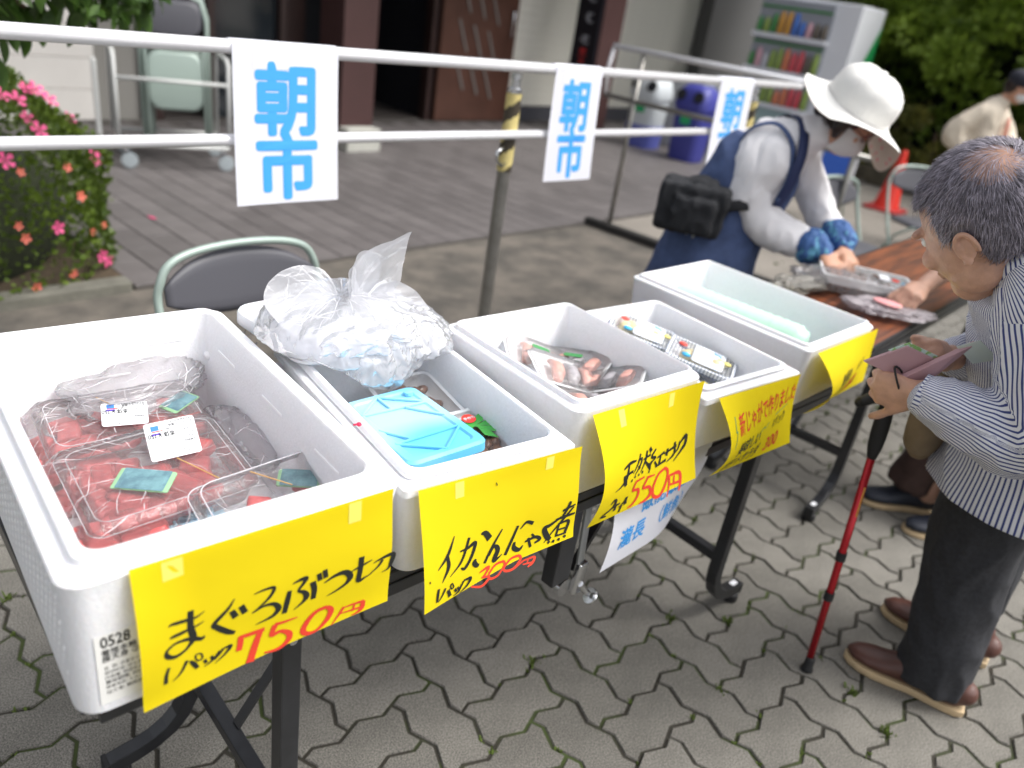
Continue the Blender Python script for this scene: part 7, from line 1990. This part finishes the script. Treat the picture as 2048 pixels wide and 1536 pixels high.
flat_strap([(2.735, 1.43, 1.06), (2.735, 1.385, 1.165), (2.755, 1.30, 1.205), (2.765, 1.225, 1.15), (2.76, 1.20, 1.05), (2.76, 1.22, .95)], .009, M_den, 'apron_edge')
# waist pouch
b = MB()
limb(b, [(2.655, 1.40, .895, .060, .085), (2.635, 1.45, .885, .080, .095), (2.645, 1.505, .865, .080, .095), (2.665, 1.55, .85, .065, .085)], 20, 5, up=(0, 0, 1))
b.box((2.63, 1.475, .87), (.17, .24, .17), rz=rad(25)); b.box((2.575, 1.435, .855), (.09, .15, .12), rz=rad(25))
pouch = fuse(b, 'waist_pouch', .007, M_blackcloth, wo, 8, folds([], .016, 13, 9))
b = MB(); ringp = []
for k in range(32):
    a = 2*math.pi*k/32; ringp.append(Vector((2.82, 1.405, .885)) + Vector((.172*math.cos(a), .145*math.sin(a), .045*math.sin(a)*-1)))
b.tube(ringp, .004, 8, ry=.020, closed=True); part(b, 'waist_belt', M_blackcloth, wo, smooth=True)
for q in (0, .035): 
    b = MB(); b.tube([(2.560+q*.3, 1.40+q, .83), (2.552+q*.3, 1.405+q, .80), (2.556+q*.3, 1.40+q, .78)], .004, 6); part(b, 'zip_pull', mat('zip_tab', (.3, .32, .30), rough=.5), wo, smooth=True)
for x in (2.72, 2.87): shoe(wo, (x, 1.59, 0), (x, 1.35, 0), M_navy, MT['rubber'], .02, .04, lace=False)

# ---------------- person far away in a beige cardigan and dark cap
fa = empty('person', (7.55, 1.75, 0), 'distant person in a beige cardigan and a dark cap at the right edge', 'person')
M_card = mat('beige_knit', (.66, .58, .47), rough=.95, var=.06, vscale=40, bump=.5, bscale=60)
b = MB(); fc = (7.56, 1.66, 1.40); fF = (-.2, -.9, -.25); fU = (0, -.2, .97)
fR, fP = head_geo(b, fc, fF, fU, .98)
limb(b, [(7.56, 1.70, 1.33, .05), (7.55, 1.76, 1.24, .055)], 12, 3)
limb(b, [(7.55, 1.77, 1.20, .14, .08), (7.55, 1.78, 1.0, .13, .09), (7.55, 1.78, .82, .14, .1)], 14, 4)
for q in (-1, 1): limb(b, [(7.55+.08*q, 1.78, .8, .08), (7.55+.08*q, 1.76, .45, .06), (7.55+.08*q, 1.76, .06, .045)], 12, 3)
limb(b, [(7.40, 1.80, 1.18, .045), (7.36, 1.93, .98, .04), (7.38, 1.82, .86, .03)], 10, 4); limb(b, [(7.70, 1.74, 1.18, .045), (7.76, 1.64, 1.0, .04), (7.62, 1.56, .95, .03)], 10, 4)
hand(b, (7.38, 1.82, .86), (.2, -.9, -.2), (-.9, 0, .2), s=.95); hand(b, (7.62, 1.56, .95), (-.9, -.3, 0), (0, -.6, .7), s=.95)
fuse(b, 'body', .009, MT['skin_f'], fa, 4)
b = MB()
limb(b, [(7.555, 1.735, 1.265, .07), (7.55, 1.77, 1.20, .17, .10), (7.55, 1.78, 1.02, .18, .13), (7.55, 1.77, .84, .19, .15), (7.55, 1.77, .70, .19, .15)], 18, 4)
limb(b, [(7.42, 1.81, 1.18, .07), (7.365, 1.90, 1.08, .075), (7.35, 1.94, .98, .085), (7.37, 1.86, .89, .06)], 14, 4); limb(b, [(7.68, 1.75, 1.18, .07), (7.76, 1.65, 1.02, .065), (7.65, 1.58, .96, .05)], 14, 4)
fuse(b, 'cardigan', .015, M_card, fa, 5, folds([], .012, 9, 2))
b = MB(); limb(b, [(7.50, 1.625, 1.16, .02, .012), (7.50, 1.61, 1.0, .022, .012), (7.50, 1.60, .85, .025, .012)], 10, 3, up=(0, 1, 0)); part(b, 'pink_front', mat('salmon_cloth', (.6, .2, .15), rough=.8), fa, smooth=True)
b = MB()
for x in (7.46, 7.64): limb(b, [(x, 1.77, .80, .10), (x, 1.76, .45, .08), (x, 1.76, .08, .07)], 14, 3)
fuse(b, 'trousers', .012, M_trou, fa, 4)
b = MB(); b.ell(fP(0, -.01, .055), (.094, .108, .075), fR, 20); limb(b, [(*fP(0, .06, .045), .055, .012), (*fP(0, .14, .028), .045, .008)], 12, 3, up=tuple(fP(0, 0, 1) - fP(0, 0, 0))); part(b, 'cap', mat('dark_cap', (.016, .018, .03), rough=.8), fa, smooth=True)
b = MB(); b.ell(fP(0, -.03, .0), (.085, .085, .085), fR, 16); part(b, 'hair', M_brownhair, fa, smooth=True)
b = MB(); b.ell(fP(0, .062, -.055), (.058, .052, .042), fR, 16); part(b, 'face_mask', mat('mask_far', (.7, .7, .7), rough=.8), fa, smooth=True)
for x in (7.46, 7.64): shoe(fa, (x, 1.85, 0), (x, 1.60, 0), M_navy, MT['rubber'], .02, .04, lace=False)
